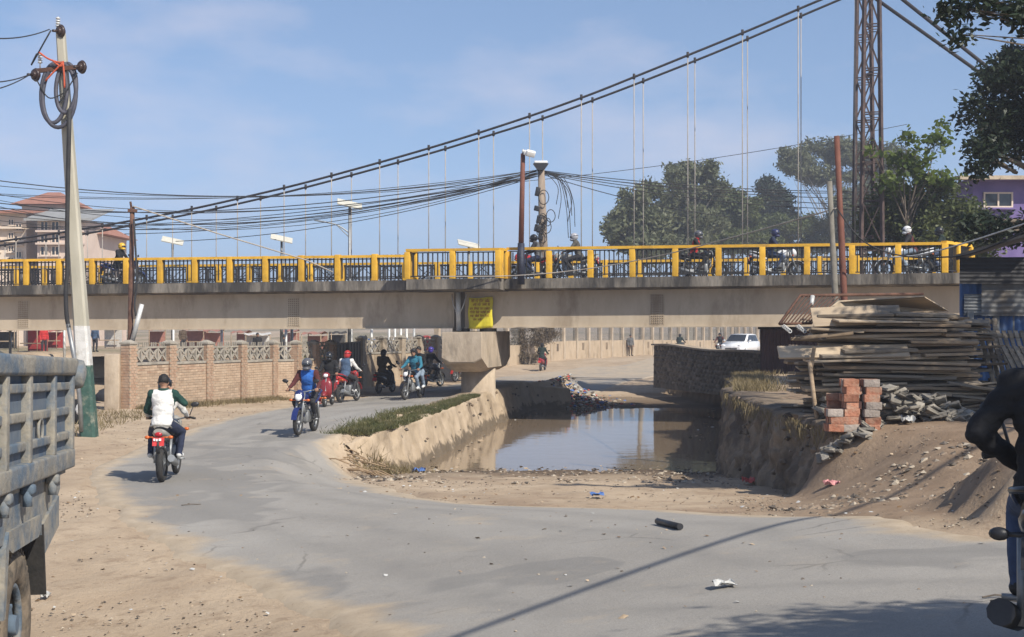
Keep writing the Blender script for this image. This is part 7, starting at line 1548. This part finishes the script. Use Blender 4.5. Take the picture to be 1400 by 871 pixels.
# ================================================================ market and field strip beyond the brick wall, seen under the bridge
redc = cloth('stall_red', (0.38, 0.04, 0.04)); stallm = [redc, cloth('stall_brick', (0.36, 0.17, 0.13)), cloth('stall_white', (0.6, 0.58, 0.54)), cloth('stall_blue', (0.08, 0.15, 0.32)), cloth('stall_dark', (0.05, 0.045, 0.04))]
names = ['red', 'brick red', 'white', 'blue', 'dark']; rs = random.Random(9); used = {}
for i, px in enumerate([8, 45, 68, 150, 215, 268, 292, 330, 352, 398, 430, 462, 505, 548, 585]):
    k = [4, 0, 0, 2, 1, 1, 1, 1, 2, 1, 1, 4, 3, 2, 0][i]; d = 92+rs.uniform(-6, 10); b = P(px, 470, d); b.z = gz(b.x, b.y); w = rs.uniform(1.0, 1.8); h = rs.uniform(1.3, 1.75)
    lm_ = ['behind the leaning pole', 'behind the truck', 'beside the truck', 'behind the pole conduit', 'beyond the first wall bay', 'beyond the second wall bay', 'beyond the third wall bay', 'beyond the fourth wall bay', 'beyond the last wall bay', 'beyond the wall corner', 'beyond the big wall pillar', 'beyond the black gate', 'beyond the plastered wall', 'beyond the middle of the plastered wall', 'left of the pier cap'][i]
    t = thing('market_stall', f'low {names[k]} cloth market stall in the field {lm_}', 'stall', b, (0, 0, rs.uniform(-.3, .3)), 'market stalls in the field')
    mb = MB(); n = 6; vs_ = []
    for a in range(n+1):
        for c in range(3): vs_.append((-w/2+w*a/n, -0.6+0.6*c, h-0.12*abs(c-1)-0.05*math.sin(a*1.9)))
    mb.add(vs_, [(a*3+c, a*3+c+1, (a+1)*3+c+1, (a+1)*3+c) for a in range(n) for c in range(2)], 0, True); mb.build('awning', stallm[k], t)
    mb = MB(); mb.box((0, 0.5, h*0.45), (w*0.95, 0.04, h*0.8)); mb.build('back_cloth', stallm[k], t)
    mb = MB(); mb.box((0, -0.1, 0.55), (w*0.85, 0.7, 0.06)); mb.build('counter', wood[0], t)
    for sx in (-1, 1):
        for sy in (-.55, .55): mb = MB(); mb.cyl((sx*w*0.46, sy, -0.05), (sx*w*0.46, sy, h-0.08), 0.03, n=6); mb.build('leg', wood[0], t)
for i, (px, d, tor, leg, lb_) in enumerate([(352, 78, 'black', 'charcoal', 'person in black standing in the field beyond the brick wall'), (388, 74, 'charcoal', 'black', 'person in dark grey standing in the field by the wall corner'), (60, 84, 'red', 'charcoal', 'person in red top in the field behind the truck'), (130, 88, 'slate', 'charcoal', 'person in slate blue in the field behind the leaning pole'), (500, 86, 'navy', 'brown', 'person in navy in the field beyond the plastered wall'), (540, 90, 'white', 'jeans', 'person in white shirt in the field beyond the plastered wall'), (250, 90, 'brown', 'charcoal', 'person in brown in the field beyond the brick wall')]):
    b = P(px, 470, d); b.z = gz(b.x, b.y); person(lb_, 'stand', b, R(rs.uniform(0, 360)), SH[tor], SH[tor], SH[leg], shoe_b, ('hair',), 'people in the field')
for i, (px, d) in enumerate([(14, 60), (237, 62), (303, 66), (391, 64), (399, 58), (480, 60), (508, 68), (532, 70), (540, 70), (548, 70), (556, 70), (566, 70), (88, 64)]):
    b = P(px, 470, d); b.z = gz(b.x, b.y)-0.1; mb = MB(); mb.cyl(b, (b.x, b.y, -0.2), 0.06, n=8); mb.cyl((b.x, b.y, -0.2), (b.x, b.y, -0.15), 0.075, n=8); one('fence_post', mb, galv, 'slim pale post in the field seen under the bridge', 'post', 'pale posts in the field')
# earth heaps and shrubs in the field
for i, (px, d, w, h, lb_) in enumerate([(60, 66, 3.0, 0.7, 'behind the truck'), (140, 58, 2.2, 0.8, 'left of the brick wall end'), (225, 62, 3.0, 0.6, 'behind the first wall bays'), (420, 72, 3.5, 0.6, 'beyond the wall corner'), (330, 70, 3.2, 0.5, 'beyond the middle of the brick wall')]):
    b = P(px, 470, d); b.z = gz(b.x, b.y)-0.1; mb = MB(); mb.ell(b, (w, 1.6, h), 22, 8, zmin=-0.1, noise=0.06); one('earth_heap', mb, dirt, f'low heap of dry earth {lb_}', 'earth heap')
for i, (px, d, c_, lb_) in enumerate([(500, 66, broad, 'green bush in the field beyond the plastered wall'), (300, 74, broad, 'low green bush in the field behind the brick wall'), (560, 72, dryl, 'dry bush in the field near the pier cap'), (440, 70, broad, 'low green bush in the field beyond the gate')]):
    b = P(px, 470, d); b.z = gz(b.x, b.y); tree('bush', lb_, b, [(b.x, b.y, b.z+0.5, 1.2, 0.8, 0.45), (b.x+1.0, b.y, b.z+0.4, 0.9, 0.7, 0.35), (b.x-1.1, b.y, b.z+0.35, 0.9, 0.7, 0.3)], 1600, 0.16, c_, seed=40+i, cat='bush', trunk_r=0.04)
# ================================================================ stones and roots in the bank faces, dropped leaves and scraps
pts = []
for p_, zb_f, zt_f, n_ in ((rpath, zb_r, zt_r, 420), (lpath, lambda p: WZ-0.1, zt_l, 26)):
    for _ in range(n_):
        i = int(rng.integers(1, len(p_)-1)); p = p_[i]; t_ = (p_[i+1]-p_[i-1]).normalized(); nr_ = Vector((t_.y, -t_.x, 0)); f_ = rng.random()**0.7; z_ = zb_f(p)+(zt_f(p)-zb_f(p))*f_; q = p-nr_*(0.33*f_-0.0)
        pts.append((q.x, q.y, z_))
scatter_bits('bank_stones', 'stones and clods sticking out of the earth faces around the pool', 'stones', pts, 0.03, 0.11, [peb[1], peb[2], bank_m], 24, 0.8)
g = []
for _ in range(2600):
    i = int(rng.integers(1, len(rpath)-1)); p = rpath[i]; t_ = (rpath[i+1]-rpath[i-1]).normalized(); nr_ = Vector((t_.y, -t_.x, 0)); q = p-nr_*(0.27+rng.normal()*0.06); g.append((q.x, q.y, zt_r(p)-abs(rng.normal())*0.12))
blades(g, -0.30, -0.06, 0.008, dry, 'hanging_roots', 'dry roots and grass hanging over the rim of the earth bank', 'roots', seed=19, lean=0.25)
pts = []
scat(420, -7.5, 0.5, 9, 30, lambda x, y: not onroad(x, y), 0.012); scat(260, -3.2, 5.5, 16.5, 31, lambda x, y: not onroad(x, y), 0.012); scat(160, 3.5, 7.5, 14, 21, lambda x, y: not onroad(x, y), 0.012); scat(90, -5, 5, 10, 26, onroad, 0.02); scat(260, -12, -5, 26, 44, lambda x, y: not onroad(x, y), 0.012)
scatter_bits('leaf_litter', 'dropped leaves and scraps strewn on the verges', 'litter', pts, 0.012, 0.045, [peb[1], peb[1], lit[5], mat('dead_leaf', (0.15, 0.09, 0.045), (0.22, 0.14, 0.07), 8, 0.9, 0), lit[3]], 44, 0.12)
# ================================================================ haze
mb = MB(); mb.box((0, 700, 12), (2200, 2000, 44)); hz = mb.build('haze', None); tag(hz, kind='stuff')
hm = bpy.data.materials.new('haze_air'); hm.use_nodes = True; hn = hm.node_tree; hn.nodes.clear(); ho = hn.nodes.new('ShaderNodeOutputMaterial'); pv = hn.nodes.new('ShaderNodeVolumePrincipled')
pv.inputs['Color'].default_value = (0.88, 0.91, 1.0, 1); pv.inputs['Density'].default_value = 0.0012; pv.inputs['Anisotropy'].default_value = 0.2; hn.links.new(pv.outputs['Volume'], ho.inputs['Volume'])
hz.data.materials.clear(); hz.data.materials.append(hm)
